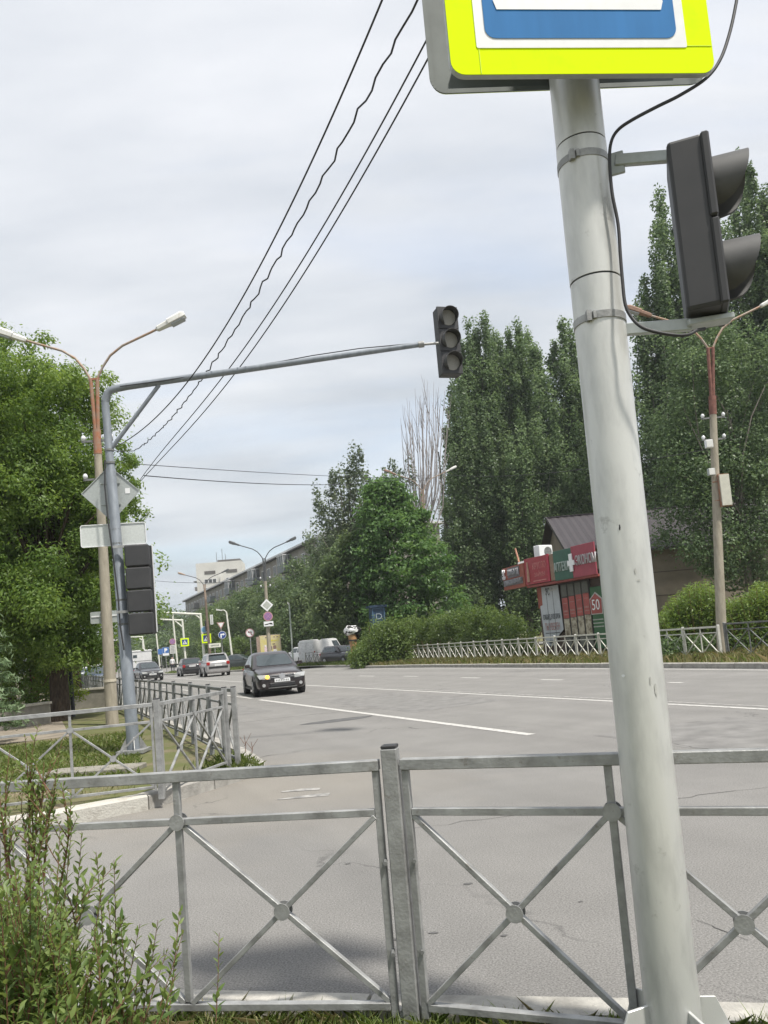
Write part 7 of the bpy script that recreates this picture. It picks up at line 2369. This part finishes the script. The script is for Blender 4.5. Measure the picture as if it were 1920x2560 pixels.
# ------------------------------------------------------------------ willow-leaved shrub in the lower left corner
def shrub():
    o = thing('willow_shrub', 'wild narrow leaved shrub with reddish stems in the lower left corner', 'shrub', (-1.15, 2.15, .05))
    rs_ = random.Random(17)
    stems = MB()
    L_pos, L_dir, L_len = [], [], []
    base = Vector((-1.15, 2.15, .05))
    def shoot(a, b, r0, n_leaf, l0, bend, leafy_from=.15, side=.5):
        off = Vector((rs_.uniform(-1, 1), rs_.uniform(-1, 1), rs_.uniform(-.2, .5))) * (b - a).length * bend
        P_ = [a + (b - a) * t + off * sin(pi * t) for t in [k / 7 for k in range(8)]]
        stems.tube([p - base for p in P_], [r0 * (1 - .8 * k / 7) for k in range(8)], 5)
        for j in range(n_leaf):
            t = leafy_from + (1 - leafy_from) * j / n_leaf
            k = min(int(t * 7), 6)
            p = P_[k].lerp(P_[k + 1], t * 7 - k)
            d = (P_[k + 1] - P_[k]).normalized()
            az_ = j * 2.4 + rs_.uniform(-.5, .5)
            x = d.cross(Vector((0, 0, 1)));  x = x.normalized() if x.length > .01 else Vector((1, 0, 0))
            y = d.cross(x)
            o_ = x * cos(az_) + y * sin(az_)
            ld = (o_ * .8 + d * .75 + Vector((0, 0, rs_.uniform(-.1, .3)))).normalized()
            L_pos.append(p); L_dir.append(ld); L_len.append(l0 * rs_.uniform(.6, 1.25) * (1.0 - .35 * max(0, t - .75) / .25))
        return P_
    # main mass
    tips = []
    for k in range(155):
        tx = rs_.uniform(-100, 165) ; ty = rs_.uniform(2120, 2530)
        if tx > 120 and ty < 2200: ty += 120
        Y = rs_.uniform(1.75, 2.35)
        tips.append((tx, ty, Y))
    for (tx, ty, Y) in ((262, 2170, 2.1), (285, 2150, 2.1), (270, 2250, 2.0), (240, 2130, 2.15), (205, 2080, 2.2), (180, 2060, 2.2), (300, 2290, 2.0), (235, 2320, 1.95), (215, 2200, 2.05), (225, 2400, 1.95), (180, 2300, 1.95), (150, 2075, 2.2), (120, 2050, 2.2), (60, 2060, 2.2), (25, 2080, 2.2), (-20, 2100, 2.2),
                        (330, 2345, 2.05), (350, 2310, 2.05), (290, 2400, 2.0), (395, 2300, 2.1), (450, 2270, 2.12), (548, 2332, 2.1), (460, 2325, 2.1), (420, 2370, 2.05), (345, 2430, 2.0), (300, 2440, 1.95), (440, 2435, 2.0), (265, 2460, 1.95), (380, 2355, 2.1)):
        tips.append((tx, ty, Y))
    for (tx, ty, Y) in tips:
        t = D(tx, ty, Y)
        a = Vector((-1.05 + (t.x + 1.05) * .55 + rs_.uniform(-.12, .12), 2.2 + (t.y - 2.2) * .5 + rs_.uniform(-.1, .1), .05))
        if tx > 300: a = Vector((t.x - rs_.uniform(.12, .32), t.y - rs_.uniform(.0, .1), .05))
        ln = (t - a).length
        Pm = shoot(a, t, .0036, int(ln * 78), .038, .07)
        if tx < 320 and rs_.random() < .8:
            for j in range(2):
                m0 = Pm[rs_.randint(2, 5)]
                e_ = m0 + Vector((rs_.uniform(-.16, .16), rs_.uniform(-.14, .08), rs_.uniform(.06, .22)))
                shoot(m0, e_, .0025, 14, .038, .08)
    # tall sparse reddish stems rising through the railing
    for (bx_, by_, tx, ty, Y) in ((60, 2300, 62, 1835, 2.35), (95, 2300, 110, 1905, 2.35), (40, 2250, 25, 1870, 2.4), (70, 2250, 95, 1960, 2.35), (110, 2200, 140, 1960, 2.3), (20, 2200, -10, 1930, 2.35), (140, 2260, 178, 1985, 2.3), (80, 2280, 72, 1900, 2.36), (50, 2280, 130, 2010, 2.3)):
        a, t = D(bx_, by_, Y), D(tx, ty, Y)
        Pm = shoot(a, t, .0042, 40, .026, .06, .2)
        for j in range(6):
            m0 = Pm[rs_.randint(2, 6)]
            e_ = m0 + Vector((rs_.uniform(-.09, .09), rs_.uniform(-.06, .06), rs_.uniform(.05, .17)))
            shoot(m0, e_, .002, 12, .022, .08)
    stems.build('stems', M_TWIG, o, smooth=60)
    # leaves: pointed, folded along the midrib
    n = len(L_pos)
    pos = np.array([tuple(p - base) for p in L_pos]); ax = unit(np.array([tuple(d) for d in L_dir])); ln = np.array(L_len)
    up = unit(np.array([0, 0, 1.0]) + RNG.normal(0, .45, (n, 3)))
    nrm = unit(up - ax * (up * ax).sum(1, keepdims=True))
    sd_ = np.cross(nrm, ax)
    l = ln[:, None]; w = l * .17
    V_ = np.stack([pos, pos + ax * l * .35 + sd_ * w + nrm * w * .35, pos + ax * l * .70 + sd_ * w * .75 + nrm * w * .2 - nrm * l * .03, pos + ax * l - nrm * l * .10,
                   pos + ax * l * .70 - sd_ * w * .75 + nrm * w * .2 - nrm * l * .03, pos + ax * l * .35 - sd_ * w + nrm * w * .35, pos + ax * l * .35, pos + ax * l * .70 - nrm * l * .03], 1)
    F_ = [(0, 6, 1, 1), (6, 7, 2, 1), (7, 3, 2, 2), (0, 5, 6, 6), (5, 4, 7, 6), (4, 3, 7, 7)]
    F3 = [(0, 6, 1), (6, 7, 2), (6, 2, 1), (7, 3, 2), (0, 5, 6), (5, 4, 7), (5, 7, 6), (4, 3, 7)]
    tint = np.clip(RNG.beta(2, 2.2, n) + (ln < .03) * .1, 0, 1)
    # the 300 leaves that show largest are parts of their own
    dist = np.array([(p - CAM).length for p in L_pos])
    score = ln / dist
    vis = np.array([(lambda q: -20 < q[0] < 600 and 1800 < q[1] < 2560)(px_of(p)) for p in L_pos])
    order = np.argsort(-(score * vis))
    big_ = order[:300]
    rest = order[300:]
    for i in big_:
        me = np_mesh('leaf', V_[i].reshape(-1, 3), 8, F3, tint[i:i + 1], LF_SHRUB)
        place('leaf', me, o)
    me = np_mesh('foliage', V_[rest].reshape(-1, 3), 8, F3, tint[rest], LF_SHRUB)
    tag(place('foliage', me, o), kind='stuff')
    return o
shrub()

# ------------------------------------------------------------------ thin summer haze round the whole place
hz = MB().box((0, 675, 33.0), (1440, 1700, 68.4)).build('haze', None)
hm = bpy.data.materials.new('haze_air')
hm.use_nodes = True
ht = hm.node_tree
ht.nodes.remove(ht.nodes['Principled BSDF'])
pv = ht.nodes.new('ShaderNodeVolumePrincipled')
pv.inputs['Color'].default_value = (0.86, 0.91, 0.96, 1)
pv.inputs['Density'].default_value = 0.00042
pv.inputs['Anisotropy'].default_value = 0.0
ht.links.new(pv.outputs[0], ht.nodes['Material Output'].inputs['Volume'])
hz.data.materials.append(hm)
tag(hz, kind='stuff')
